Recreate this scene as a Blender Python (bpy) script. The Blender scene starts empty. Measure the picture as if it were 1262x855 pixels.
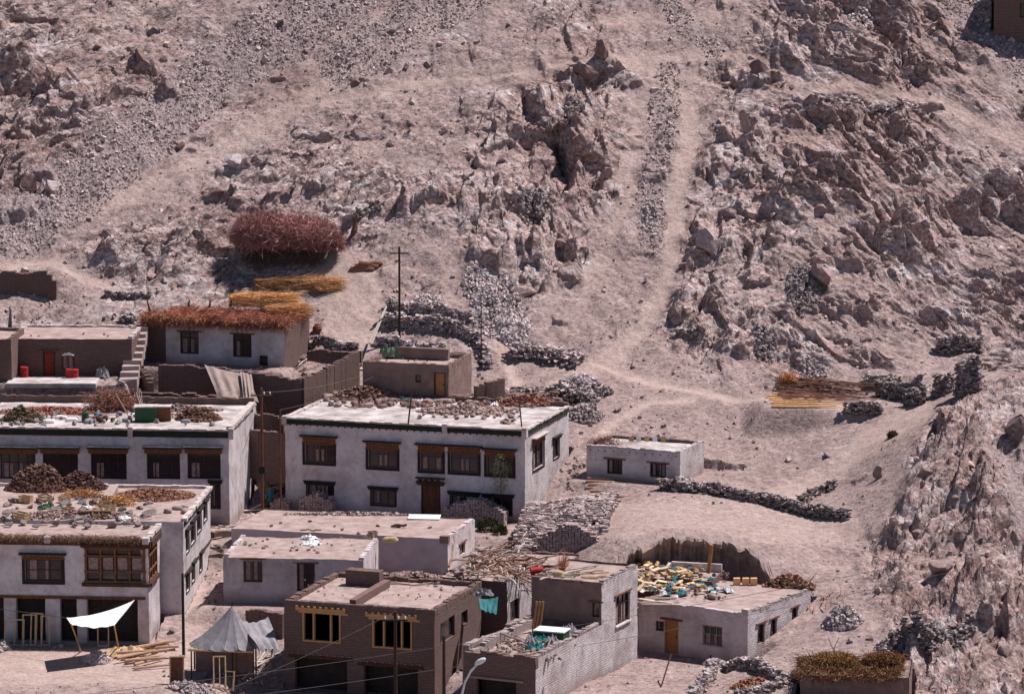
import bpy, math, random
import numpy as np
from mathutils import Vector, noise as mnoise
R = math.radians
random.seed(7)
rng = np.random.default_rng(11)
scn = bpy.context.scene
COL = scn.collection

# ------------------------------------------------------------------ camera
CAM = np.array([0.0, -265.0, 51.0]); PITCH = R(8.5); FPX = 4732.0
FW = np.array([0, math.cos(PITCH), -math.sin(PITCH)])
UP = np.array([0, math.sin(PITCH), math.cos(PITCH)])
def ray(px, py):
    px = np.asarray(px, float); py = np.asarray(py, float)
    a = (px - 631) / FPX; b = (427.5 - py) / FPX
    return np.stack([a, FW[1] + b * UP[1], FW[2] + b * UP[2]], -1)
def P(px, py, Y):                       # point on the sight line at world y = Y
    d = ray(px, py); return CAM + d * ((Y - CAM[1]) / d[..., 1])[..., None]
def PZ(px, py, z):
    d = ray(px, py); return CAM + d * ((z - CAM[2]) / d[..., 2])[..., None]
def proj(p):
    q = np.asarray(p, float) - CAM
    dz = q @ FW; return 631 + FPX * q[..., 0] / dz, 427.5 - FPX * (q @ UP) / dz
cd = bpy.data.cameras.new('camera'); co = bpy.data.objects.new('camera', cd); COL.objects.link(co)
cd.sensor_width = 36; cd.lens = FPX / 1262 * 36; cd.clip_end = 3000; cd.clip_start = 1
co.location = CAM; co.rotation_euler = (math.pi / 2 - PITCH, 0, 0); scn.camera = co

# ------------------------------------------------------------------ light
SUN_EL, SUN_AZ = R(60), R(64)          # azimuth from +y towards +x
sd = np.array([math.sin(SUN_AZ) * math.cos(SUN_EL), math.cos(SUN_AZ) * math.cos(SUN_EL), math.sin(SUN_EL)])
w = bpy.data.worlds.new('World'); scn.world = w; w.use_nodes = True
nt = w.node_tree; sky = nt.nodes.new('ShaderNodeTexSky'); sky.sky_type = 'NISHITA'; sky.sun_disc = False
sky.sun_elevation = SUN_EL; sky.sun_rotation = SUN_AZ; sky.altitude = 3500; sky.dust_density = 1.0
bg = nt.nodes['Background']; bg.inputs[1].default_value = 0.058
nt.links.new(sky.outputs[0], bg.inputs[0])
sl = bpy.data.lights.new('sun', 'SUN'); sl.energy = 4.4; sl.angle = R(0.5); sl.color = (1.0, 0.94, 0.925)
so = bpy.data.objects.new('sun', sl); COL.objects.link(so); so.rotation_euler = Vector(sd).to_track_quat('Z', 'Y').to_euler()
scn.view_settings.view_transform = 'Standard'; scn.view_settings.look = 'None'
scn.view_settings.exposure = 0.52; scn.view_settings.gamma = 1

# ------------------------------------------------------------------ materials
def newmat(name, rough=0.9):
    m = bpy.data.materials.new(name); m.use_nodes = True
    b = m.node_tree.nodes['Principled BSDF']; b.inputs['Roughness'].default_value = rough
    b.inputs['Specular IOR Level'].default_value = 0.2
    return m, m.node_tree, b
def N(nt, t, **kw):
    n = nt.nodes.new(t)
    for k, v in kw.items():
        if k.startswith('i_'):
            key = k[2:]; key = int(key) if key.isdigit() else key
            n.inputs[key].default_value = v
        else: setattr(n, k, v)
    return n
def L(nt, a, b): nt.links.new(a, b)
def noise_n(nt, vec, scale, detail=4, rough=0.6):
    n = N(nt, 'ShaderNodeTexNoise'); n.inputs['Scale'].default_value = scale
    n.inputs['Detail'].default_value = detail; n.inputs['Roughness'].default_value = rough
    if vec is not None: L(nt, vec, n.inputs['Vector'])
    return n.outputs['Fac']
def ramp(nt, fac, stops):
    r = N(nt, 'ShaderNodeValToRGB'); L(nt, fac, r.inputs[0]); e = r.color_ramp.elements
    while len(e) < len(stops): e.new(0.5)
    for el, (p, c) in zip(e, stops): el.position = p; el.color = (*c, 1) if len(c) == 3 else c
    return r.outputs[0]
def mixc(nt, fac, a, b, blend='MIX'):
    m = N(nt, 'ShaderNodeMix', data_type='RGBA', blend_type=blend)
    for sock, v in ((m.inputs[0], fac), (m.inputs[6], a), (m.inputs[7], b)):
        if hasattr(v, 'is_output'): L(nt, v, sock)
        elif isinstance(v, (int, float)): sock.default_value = v
        else: sock.default_value = (*v, 1)
    return m.outputs[2]
def mth(nt, op, a, b=0.0, c=None):
    m = N(nt, 'ShaderNodeMath', operation=op)
    for i, v in enumerate((a, b, c)):
        if v is None: continue
        if hasattr(v, 'is_output'): L(nt, v, m.inputs[i])
        else: m.inputs[i].default_value = v
    return m.outputs[0]
def bump(nt, b, h, dist, strength=1.0, prev=None):
    n = N(nt, 'ShaderNodeBump'); n.inputs['Strength'].default_value = strength; n.inputs['Distance'].default_value = dist
    L(nt, h, n.inputs['Height'])
    if prev is not None: L(nt, prev, n.inputs['Normal'])
    if b is not None: L(nt, n.outputs[0], b.inputs['Normal'])
    return n.outputs[0]
def objvec(nt): return N(nt, 'ShaderNodeTexCoord').outputs['Object']
MATS = {}
def simple(name, c1, c2=None, scale=3.0, rough=0.9, bd=0.02, bs=8.0, stretch=None, tint=False, spec=None):
    """two-tone noise surface with bump; tint = per-piece colour variation attribute"""
    m, nt, b = newmat(name, rough)
    v = objvec(nt)
    if stretch:
        mp = N(nt, 'ShaderNodeMapping'); mp.inputs['Scale'].default_value = stretch; L(nt, v, mp.inputs[0]); v = mp.outputs[0]
    f = noise_n(nt, v, scale, 5, 0.65)
    c2 = c2 or tuple(x * 0.7 for x in c1)
    col = ramp(nt, f, [(0.32, c2), (0.62, c1)])
    if tint:
        a = N(nt, 'ShaderNodeAttribute', attribute_name='tint')
        col = mixc(nt, 1.0, col, a.outputs['Color'], 'MULTIPLY')
    L(nt, col, b.inputs['Base Color'])
    if bd: bump(nt, b, noise_n(nt, v, bs, 5, 0.7), bd)
    if spec is not None: b.inputs['Specular IOR Level'].default_value = spec
    MATS[name] = m; return m
def brickmat(name, c1, c2, mortar, bw=0.36, bh=0.15, stain=0.4, ms=0.018, bd=0.03, cover=None, cov_amt=0.0, streak=0.0):
    """adobe / rough masonry courses, optionally under a worn coat of wash"""
    m, nt, b = newmat(name, 0.92)
    v = objvec(nt); s = N(nt, 'ShaderNodeSeparateXYZ'); L(nt, v, s.inputs[0])
    c = N(nt, 'ShaderNodeCombineXYZ'); L(nt, mth(nt, 'ADD', s.outputs[0], s.outputs[1]), c.inputs[0]); L(nt, s.outputs[2], c.inputs[1])
    wv = N(nt, 'ShaderNodeTexNoise'); wv.inputs['Scale'].default_value = 2.2; L(nt, v, wv.inputs['Vector'])
    ad = N(nt, 'ShaderNodeVectorMath', operation='MULTIPLY_ADD'); L(nt, wv.outputs['Color'], ad.inputs[0]); ad.inputs[1].default_value = (0.14, 0.1, 0); L(nt, c.outputs[0], ad.inputs[2])
    br = N(nt, 'ShaderNodeTexBrick'); L(nt, ad.outputs[0], br.inputs['Vector'])
    br.inputs['Scale'].default_value = 1; br.inputs['Brick Width'].default_value = bw; br.inputs['Row Height'].default_value = bh
    br.inputs['Mortar Size'].default_value = ms; br.inputs['Mortar Smooth'].default_value = 0.4; br.inputs['Bias'].default_value = 0
    br.inputs['Color1'].default_value = (*c1, 1); br.inputs['Color2'].default_value = (*c2, 1); br.inputs['Mortar'].default_value = (*mortar, 1)
    n1 = noise_n(nt, v, 1.3, 5, 0.7)
    col = mixc(nt, mth(nt, 'MULTIPLY', n1, stain), br.outputs['Color'], tuple(x * 0.55 for x in c1))
    if cover:
        n2 = noise_n(nt, v, 0.9, 7, 0.75)
        f = N(nt, 'ShaderNodeMapRange'); L(nt, n2, f.inputs[0]); f.inputs[1].default_value = 0.62 - 0.3 * cov_amt; f.inputs[2].default_value = 0.70 - 0.3 * cov_amt
        # wash survives where the mask is low
        cv = cover
        if streak:
            mp = N(nt, 'ShaderNodeMapping'); mp.inputs['Scale'].default_value = (1.6, 1.6, 0.3); L(nt, v, mp.inputs[0])
            sn = noise_n(nt, mp.outputs[0], 1.0, 4, 0.6)
            cv = ramp(nt, sn, [(0.35, tuple(x * (1 - streak) for x in cover)), (0.6, cover)])
        fine = noise_n(nt, v, 7, 4, 0.7)
        cv = mixc(nt, mth(nt, 'MULTIPLY', fine, 0.55), cv, tuple(x * 0.72 for x in cover))
        inv = mth(nt, 'SUBTRACT', 1.0, mth(nt, 'MULTIPLY', f.outputs[0], 0.8))
        inv = mth(nt, 'MULTIPLY', inv, mth(nt, 'SUBTRACT', 1.0, mth(nt, 'MULTIPLY', br.outputs['Fac'], 0.10 if cov_amt < -.1 else 0.25)))
        col = mixc(nt, inv, col, cv)
        m3 = noise_n(nt, v, 2.6, 6, .7); col = mixc(nt, 1.0, col, ramp(nt, m3, [(.3, (.74, .70, .68)), (.48, (1, 1, 1)), (.7, (1.08, 1.08, 1.08))]), 'MULTIPLY')
        big = noise_n(nt, v, .6, 5, .6); col = mixc(nt, 1.0, col, ramp(nt, big, [(.32, (.66, .59, .56)), (.52, (.93, .91, .90)), (.7, (1.05, 1.05, 1.05))]), 'MULTIPLY')
        spl = N(nt, 'ShaderNodeMapRange'); L(nt, mth(nt, 'SUBTRACT', s.outputs[2], mth(nt, 'MULTIPLY', n1, 1.6)), spl.inputs[0]); spl.inputs[1].default_value = -.1; spl.inputs[2].default_value = -.9
        col = mixc(nt, mth(nt, 'MULTIPLY', spl.outputs[0], .75), col, (.33, .24, .21))
    L(nt, col, b.inputs['Base Color'])
    h1 = bump(nt, None, mth(nt, 'SUBTRACT', 1.0, br.outputs['Fac']), bd * ((0.12 if cov_amt < -.1 else 1.0) if cover else 1))
    bump(nt, b, noise_n(nt, v, 6, 6, 0.7), 0.04, 1.0, h1)
    MATS[name] = m; return m

simple('mud_plaster', (.25, .165, .145), (.17, .11, .10), 1.2, bd=.04, bs=5)
simple('mud_roof', (.42, .315, .285), (.25, .175, .155), 1.3, bd=.03, bs=5)
simple('pale_roof', (.56, .51, .50), (.22, .16, .14), 0.6, bd=.03, bs=5)
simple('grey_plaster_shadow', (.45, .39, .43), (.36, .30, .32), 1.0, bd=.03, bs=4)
simple('coping', (.60, .52, .50), (.36, .28, .26), 2.2, bd=.03)
simple('dark_green_trim', (.022, .032, .022), (.035, .03, .028), 4)
simple('black_border', (.022, .018, .018), (.04, .03, .03), 3)
simple('dark_wood', (.085, .042, .030), (.05, .026, .02), 6, stretch=(1, 1, .3))
simple('brown_wood', (.19, .075, .045), (.08, .035, .022), 6, stretch=(1, 1, .3))
simple('carved_wood', (.22, .09, .045), (.09, .038, .022), 9)
simple('red_wood', (.30, .05, .035), (.2, .04, .03), 4)
simple('fresh_wood', (.58, .33, .15), (.42, .23, .10), 5, stretch=(1, 6, 6))
simple('old_wood', (.36, .26, .20), (.2, .14, .11), 5, stretch=(1, 6, 6), tint=True)
simple('ochre_wood', (.42, .20, .08), (.3, .14, .06), 5)
simple('bleached_wood', (.62, .54, .48), (.42, .35, .30), 6, tint=True)
simple('timber', (.54, .38, .22), (.36, .23, .13), 5, tint=True)
simple('stone', (.37, .315, .305), (.21, .172, .165), 5, bd=.08, bs=4, tint=True)
simple('adobe', (.40, .31, .29), (.29, .21, .2), 5, bd=.02, tint=True)
simple('twigs', (.32, .165, .115), (.22, .11, .08), 4, bd=0, tint=True)
simple('purple_twigs', (.42, .22, .20), (.29, .145, .135), 4, bd=0, tint=True)
simple('straw', (.58, .42, .25), (.40, .27, .15), 4, bd=0, tint=True)
simple('dung', (.17, .12, .10), (.10, .068, .06), 6, bd=.03, tint=True)
simple('white_cloth', (.80, .79, .78), (.68, .66, .66), 3, bd=.01)
simple('grey_cloth', (.30, .275, .29), (.21, .19, .20), 2, bd=.02)
simple('tan_cloth', (.36, .27, .24), (.26, .19, .17), 2, bd=.03)
simple('teal_cloth', (.05, .20, .21), (.03, .12, .13), 3, bd=.02)
simple('blue_cloth', (.10, .22, .32), (.07, .14, .2), 3, bd=.02)
simple('red_paint', (.45, .03, .03), (.3, .02, .02), 3, 0.5)
simple('green_paint', (.03, .09, .04), (.02, .06, .03), 3, 0.6)
simple('lamp_metal', (.70, .75, .73), (.55, .6, .58), 3, 0.4)
simple('tarred_wood', (.07, .04, .03), (.04, .025, .02), 5)
simple('wire', (.12, .10, .10), (.09, .08, .08), 3)
simple('leaf', (.13, .15, .07), (.07, .09, .04), 3, bd=0, tint=True)
simple('skin', (.30, .16, .10), (.25, .13, .08), 3)
simple('hair', (.02, .015, .012), (.015, .01, .01), 3)
simple('glass', (.018, .016, .02), (.03, .026, .03), 3, 0.15, bd=0, spec=.5)
simple('curtain', (.34, .25, .24), (.2, .11, .10), 5, 0.8)
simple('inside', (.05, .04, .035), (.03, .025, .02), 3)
brickmat('mudbrick', (.225, .145, .128), (.18, .115, .10), (.125, .08, .07), .30, .125, ms=.016, bd=.035)
brickmat('pale_brick', (.44, .36, .34), (.34, .27, .26), (.2, .15, .14), .34, .14)
brickmat('whitewash', (.40, .30, .28), (.33, .24, .22), (.22, .15, .14), cover=(.77, .70, .72), cov_amt=-.3, streak=.08)
brickmat('worn_whitewash', (.46, .36, .34), (.38, .29, .28), (.2, .14, .13), cover=(.72, .66, .67), cov_amt=.05, streak=.06, bd=.09)

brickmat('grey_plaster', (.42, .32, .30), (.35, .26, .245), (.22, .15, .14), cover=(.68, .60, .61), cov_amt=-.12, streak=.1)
# ------------------------------------------------------------------ object helpers
def link(o): COL.objects.link(o); return o
def tag(o, label=None, cat=None, group=None, kind=None):
    if label: o['label'] = label
    if cat: o['category'] = cat
    if group: o['group'] = group
    if kind: o['kind'] = kind
    return o
def empty(name, loc, rz, label, cat, group=None):
    o = link(bpy.data.objects.new(name, None)); o.location = loc; o.rotation_euler = (0, 0, rz); o.empty_display_size = .5
    return tag(o, label, cat, group)
def mesh_np(name, V, F, mats, parent=None, tint=None, smooth=False, mi=None):
    """V (n,3); F (m,k) array or list of such arrays"""
    if not isinstance(F, list): F = [F]
    V = np.asarray(V, np.float32)
    me = bpy.data.meshes.new(name); me.vertices.add(len(V)); me.vertices.foreach_set('co', V.ravel())
    idx = np.concatenate([f.ravel() for f in F]).astype(np.int32)
    cnt = np.concatenate([np.full(len(f), f.shape[1], np.int32) for f in F])
    st = np.concatenate([[0], np.cumsum(cnt)[:-1]]).astype(np.int32)
    me.loops.add(len(idx)); me.loops.foreach_set('vertex_index', idx)
    me.polygons.add(len(cnt)); me.polygons.foreach_set('loop_start', st); me.polygons.foreach_set('loop_total', cnt)
    if mi is not None: me.polygons.foreach_set('material_index', np.asarray(mi, np.int32))
    me.polygons.foreach_set('use_smooth', np.full(len(cnt), smooth))
    me.update(calc_edges=True)
    if not isinstance(mats, (list, tuple)): mats = [mats]
    for m in mats: me.materials.append(MATS[m] if isinstance(m, str) else m)
    if tint is not None:
        a = me.attributes.new('tint', 'FLOAT_COLOR', 'POINT'); c = np.ones((len(V), 4), np.float32); c[:, :3] = tint
        a.data.foreach_set('color', c.ravel())
    o = link(bpy.data.objects.new(name, me))
    if parent is not None: o.parent = parent
    return o
class MB:
    """collects boxes and bars into one mesh"""
    def __init__(s): s.V = []; s.F = []; s.T = []; s.n = 0
    def add(s, V, F, t=1.0):
        V = np.asarray(V, float); s.V.append(V); s.F.extend([tuple(i + s.n for i in f) for f in F]); s.n += len(V)
        s.T.append(np.ones((len(V), 3)) * np.asarray(t))
        return s
    def box(s, x0, x1, y0, y1, z0, z1, jit=0.0, t=1.0):
        V = [(x, y, z) for z in (z0, z1) for x, y in ((x0, y0), (x1, y0), (x1, y1), (x0, y1))]
        V = np.array(V, float)
        if jit: V += rng.uniform(-jit, jit, V.shape)
        return s.add(V, [(3, 2, 1, 0), (4, 5, 6, 7), (0, 1, 5, 4), (1, 2, 6, 5), (2, 3, 7, 6), (3, 0, 4, 7)], t)
    def obox(s, c, size, rz=0.0, tilt=(0, 0), jit=0.0, t=1.0):
        from mathutils import Euler
        M = np.array(Euler((tilt[0], tilt[1], rz)).to_matrix())
        V = np.array([(x, y, z) for z in (-.5, .5) for x, y in ((-.5, -.5), (.5, -.5), (.5, .5), (-.5, .5))]) * size
        if jit: V += rng.uniform(-jit, jit, V.shape)
        return s.add(V @ M.T + np.asarray(c), [(3, 2, 1, 0), (4, 5, 6, 7), (0, 1, 5, 4), (1, 2, 6, 5), (2, 3, 7, 6), (3, 0, 4, 7)], t)
    def bar(s, a, b, r0, r1=None, k=6, t=1.0, sag=0.0, seg=1, wob=0.0):
        a = np.asarray(a, float); b = np.asarray(b, float); r1 = r0 if r1 is None else r1
        d = (b - a); ln = np.linalg.norm(d); d = d / ln
        u = np.cross(d, (0, 0, 1.0)) if abs(d[2]) < .95 else np.cross(d, (1.0, 0, 0)); u /= np.linalg.norm(u); v = np.cross(d, u)
        V = []; F = []
        for i in range(seg + 1):
            q = i / seg; c = a + (b - a) * q - np.array([0, 0, sag * 4 * q * (1 - q)])
            if wob and 0 < i < seg: c = c + rng.uniform(-wob, wob, 3)
            r = r0 + (r1 - r0) * q
            for j in range(k):
                an = 2 * math.pi * j / k; V.append(c + (u * math.cos(an) + v * math.sin(an)) * r)
        for i in range(seg):
            for j in range(k): F.append((i * k + j, i * k + (j + 1) % k, (i + 1) * k + (j + 1) % k, (i + 1) * k + j))
        F.append(tuple(range(k))[::-1]); F.append(tuple(range(seg * k, seg * k + k)))
        return s.add(V, F, t)
    def build(s, name, mat, parent=None, smooth=False):
        me = bpy.data.meshes.new(name); me.from_pydata(np.concatenate(s.V).tolist(), [], s.F)
        me.materials.append(MATS[mat])
        T = np.concatenate(s.T); a = me.attributes.new('tint', 'FLOAT_COLOR', 'POINT')
        c = np.ones((len(T), 4), np.float32); c[:, :3] = T; a.data.foreach_set('color', c.ravel())
        if smooth: me.polygons.foreach_set('use_smooth', np.ones(len(me.polygons), bool))
        o = link(bpy.data.objects.new(name, me))
        if parent is not None: o.parent = parent
        return o

# ---------- scatter of small pieces into one mesh
def rock_proto(k, sub):
    r = np.random.default_rng(k)
    import bmesh
    bm = bmesh.new()
    if sub == 0:
        bmesh.ops.create_cube(bm, size=1.5)
        V = np.array([v.co[:] for v in bm.verts]) + r.uniform(-.28, .28, (8, 3))
    else:
        bmesh.ops.create_icosphere(bm, subdivisions=sub, radius=1)
        V = np.array([v.co[:] for v in bm.verts])
        for _ in range(10 if sub < 3 else 15):                 # shave planes: angular blocks
            n = r.normal(size=3); n /= np.linalg.norm(n); lim = r.uniform(.45, .8) if sub < 3 else r.uniform(.32, .62)
            d = V @ n; ex = np.clip(d - lim, 0, None); V = V - ex[:, None] * n
    for v, c in zip(bm.verts, V): v.co = c
    bmesh.ops.triangulate(bm, faces=bm.faces)
    F = np.array([[v.index for v in f.verts] for f in bm.faces]); bm.free()
    return V, F
STONES = [rock_proto(i, 0) for i in range(6)]; ROCKS = [rock_proto(i + 20, 1) for i in range(6)]; BIG = [rock_proto(i + 50, 3) for i in range(8)]
BRICKP = [(np.array([(x, y, z) for z in (-1, 1) for x, y in ((-1, -1), (1, -1), (1, 1), (-1, 1))], float),
           np.array([(3, 2, 1), (3, 1, 0), (4, 5, 6), (4, 6, 7), (0, 1, 5), (0, 5, 4), (1, 2, 6), (1, 6, 5), (2, 3, 7), (2, 7, 6), (3, 0, 4), (3, 4, 7)]))]
TWIG = [(np.array([(0, 0, 0), (1, .012, 0), (1, -.006, .011), (0, .025, 0), (0, 0, .03)], float), np.array([(0, 3, 1), (3, 4, 1), (4, 0, 1)])),
        (np.array([(0, 0, 0), (.55, .05, .03), (1, 0, 0), (0, .03, 0), (.55, .07, .05)], float), np.array([(0, 3, 1), (3, 4, 1), (1, 4, 2)]))]
def rotm(ax, ay, az):
    cx, sx, cy, sy, cz, sz = np.cos(ax), np.sin(ax), np.cos(ay), np.sin(ay), np.cos(az), np.sin(az)
    return np.stack([np.stack([cy * cz, sx * sy * cz - cx * sz, cx * sy * cz + sx * sz], -1),
                     np.stack([cy * sz, sx * sy * sz + cx * cz, cx * sy * sz - sx * cz], -1),
                     np.stack([-sy, sx * cy, cx * cy], -1)], -2)
def scatter(name, protos, pos, scale, rot, mat, tint=None, parent=None):
    n = len(pos); pos = np.asarray(pos, float); scale = np.broadcast_to(np.asarray(scale, float), (n, 3))
    M = rotm(rot[:, 0], rot[:, 1], rot[:, 2]); kind = rng.integers(0, len(protos), n)
    if tint is None: tint = np.clip(rng.normal(1, .18, (n, 1)) + rng.normal(0, .03, (n, 3)), .45, 1.7)
    VV, FF, TT, off = [], [], [], 0
    for k, (pv, pf) in enumerate(protos):
        ix = np.where(kind == k)[0]
        if not len(ix): continue
        v = pv[None] * scale[ix, None, :]; v = np.einsum('nij,nvj->nvi', M[ix], v) + pos[ix, None, :]
        VV.append(v.reshape(-1, 3)); FF.append((pf[None] + (off + np.arange(len(ix)) * len(pv))[:, None, None]).reshape(-1, 3))
        TT.append(np.repeat(tint[ix], len(pv), 0)); off += len(ix) * len(pv)
    return mesh_np(name, np.concatenate(VV), np.concatenate(FF), mat, parent, np.concatenate(TT))
def rr(n, a=math.pi): return rng.uniform(-a, a, (n, 3))
# ================================================================== the terrain
def gY(py): return np.interp(py, [-160, -100, 0, 100, 200, 300, 400, 450, 500, 560, 600, 643, 733, 855, 950],
                             [87.5, 81, 70, 60, 50, 40, 30, 24, 18, 9, 5, 0, -17, -38, -56])
BUMPS = [(820, 250, 45, 190, 2.2), (1000, 260, 110, 170, -3.2), (690, 260, 80, 110, -2.6), (290, 120, 160, 70, 1.5),
         (420, 240, 90, 60, -1.5), (100, 120, 100, 80, -1.8), (1150, 150, 90, 120, -1.5), (540, 290, 60, 70, -1.2), (880, 330, 40, 130, -1.6)]
ctrl = []
for px in range(-180, 1500, 105):
    for py in list(range(-160, 480, 64)) + [520, 570, 620, 690, 760, 850, 950]:
        if px > 1030 and 470 < py < 860: continue
        if 740 < px < 1040 and 580 < py < 740: continue
        Y = gY(py)
        if py < 480:
            for bx, by, sx, sy, a in BUMPS: Y += a * math.exp(-((px - bx) / sx) ** 2 - ((py - by) / sy) ** 2)
        ctrl.append((px, py, Y))
ctrl += [(860, 661, -13), (760, 664, -13), (945, 672, -13.5), (860, 640, -8), (760, 635, -5), (960, 650, -8), (1030, 660, -9), (860, 602, 1), (960, 612, 1), (1010, 590, 4),
         (1060, 600, -1), (1050, 560, 6), (1100, 540, 5), (1130, 520, 8), (1060, 505, 15), (1120, 500, 13), (1190, 500, 3), (1262, 470, 6), (1160, 560, -4), (1200, 600, -10), (1262, 560, -4), (1120, 640, -10),
         (1200, 700, -19), (1100, 700, -15), (1262, 650, -12), (1262, 740, -20), (1262, 855, -30), (1150, 800, -29), (1080, 780, -27), (1030, 760, -24), (1040, 720, -18), (1360, 560, -2), (1360, 700, -12), (1360, 855, -25), (1460, 700, -8), (1060, 905, -46), (1180, 905, -43), (1000, 880, -42), (1100, 930, -50)]
cp = np.array([P(a, b, c) for a, b, c in ctrl])
cxy, cz = cp[:, :2], cp[:, 2]
def tpsk(r2): return 0.5 * r2 * np.log(np.maximum(r2, 1e-9))
n = len(cz); K = tpsk(((cxy[:, None] - cxy[None]) ** 2).sum(-1)) + np.eye(n) * 1.5
Q = np.c_[np.ones(n), cxy]; A = np.zeros((n + 3, n + 3)); A[:n, :n] = K; A[:n, n:] = Q; A[n:, :n] = Q.T
wt = np.linalg.solve(A, np.r_[cz, 0, 0, 0])
XC = np.arange(-64, 64.1, 1.0); YC = np.arange(-64, 92.1, 1.0)
gx, gy = np.meshgrid(XC, YC)
pts = np.c_[gx.ravel(), gy.ravel()]
ZC = (tpsk(((pts[:, None] - cxy[None]) ** 2).sum(-1)) @ wt[:n] + wt[n] + pts @ wt[n + 1:]).reshape(gx.shape)
def cubic_w(t):
    t2, t3 = t * t, t * t * t
    return np.stack([-.5 * t3 + t2 - .5 * t, 1.5 * t3 - 2.5 * t2 + 1, -1.5 * t3 + 2 * t2 + .5 * t, .5 * t3 - .5 * t2], -1)
def zb(x, y):
    x = np.asarray(x, float); y = np.asarray(y, float)
    fx = np.clip(x - XC[0], 1, len(XC) - 3.001); fy = np.clip(y - YC[0], 1, len(YC) - 3.001)
    ix = fx.astype(int); iy = fy.astype(int); wx = cubic_w(fx - ix); wy = cubic_w(fy - iy); z = 0
    for a in range(4):
        for b in range(4): z = z + wy[..., a] * wx[..., b] * ZC[iy + a - 1, ix + b - 1]
    ox = np.abs(x) - 62; oy = y - 90; ny = -62 - y
    return z + .12 * np.clip(ox, 0, None) + .45 * np.clip(oy, 0, 200) - .1 * np.clip(ny, 0, None)
# ---------- noises
def hsh(i, j, s):
    h = (i.astype(np.int64) * 374761393 + j.astype(np.int64) * 668265263 + s * 974634777) & 0xffffffff
    h = ((h ^ (h >> 13)) * 1274126177) & 0xffffffff; h = (h ^ (h >> 16)) * 2246822519 & 0xffffffff
    return ((h ^ (h >> 15)) & 0xffffff) / float(0xffffff)
def vnoise(x, y, s=0):
    ix = np.floor(x); iy = np.floor(y); fx = x - ix; fy = y - iy; ix = ix.astype(int); iy = iy.astype(int)
    fx = fx * fx * (3 - 2 * fx); fy = fy * fy * (3 - 2 * fy)
    a, b, c, d = hsh(ix, iy, s), hsh(ix + 1, iy, s), hsh(ix, iy + 1, s), hsh(ix + 1, iy + 1, s)
    return (a + (b - a) * fx) * (1 - fy) + (c + (d - c) * fx) * fy
def fbm(x, y, s=0, o=4, g=.5):
    t = 0; a = 1; n = 0
    for k in range(o): t = t + a * vnoise(x * 2 ** k, y * 2 ** k, s + k * 7); n += a; a *= g
    return t / n
def facets(u, v, s, grad=1.0):
    """blocky rock: every cell a tilted plane; returns height and nearness to a crack"""
    iu = np.floor(u).astype(int); iv = np.floor(v).astype(int)
    d1 = np.full(u.shape, 9.0); d2 = np.full(u.shape, 9.0); h = np.zeros(u.shape); g = np.zeros(u.shape)
    for a in (-1, 0, 1):
        for b in (-1, 0, 1):
            ci, cj = iu + a, iv + b
            du = u - (ci + hsh(ci, cj, s)); dv = v - (cj + hsh(ci, cj, s + 1)); d = du * du + dv * dv
            hh = hsh(ci, cj, s + 2) * .8 + grad * (du * (hsh(ci, cj, s + 3) - .5) + dv * (hsh(ci, cj, s + 4) - .35)) * 2
            m = d < d1; m2 = (d < d2) & ~m
            g = np.where(m, h, np.where(m2, hh, g)); d2 = np.where(m, d1, np.where(m2, d, d2)); h = np.where(m, hh, h); d1 = np.where(m, d, d1)
    c = np.sqrt(d2) - np.sqrt(d1); t = .5 + .5 * np.clip(c / .16, 0, 1)
    return h * t + g * (1 - t), c
# ---------- masks drawn over the slope
MX, MY = np.meshgrid(np.arange(-200, 1463, 3), np.arange(-200, 1057, 3))
def inpoly(pl):
    r = np.zeros(MX.shape, bool); n = len(pl)
    for i in range(n):
        (x0, y0), (x1, y1) = pl[i], pl[(i + 1) % n]
        if y0 == y1: continue
        c = ((y0 > MY) != (y1 > MY)) & (MX < (x1 - x0) * (MY - y0) / (y1 - y0) + x0); r ^= c
    return r.astype(float)
def dline(pl, X=None, Y=None):
    X = MX if X is None else X; Y = MY if Y is None else Y
    d = np.full(X.shape, 1e9)
    for (x0, y0), (x1, y1) in zip(pl[:-1], pl[1:]):
        vx, vy = x1 - x0, y1 - y0; t = np.clip(((X - x0) * vx + (Y - y0) * vy) / (vx * vx + vy * vy + 1e-9), 0, 1)
        d = np.minimum(d, np.hypot(X - x0 - t * vx, Y - y0 - t * vy))
    return d
def blur(m, s):
    k = np.exp(-np.arange(-3 * s, 3 * s + 1) ** 2 / (2 * s * s)); k /= k.sum()
    m = np.apply_along_axis(lambda r: np.convolve(np.pad(r, 3 * s, 'edge'), k, 'valid'), 1, m)
    return np.apply_along_axis(lambda r: np.convolve(np.pad(r, 3 * s, 'edge'), k, 'valid'), 0, m)
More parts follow.
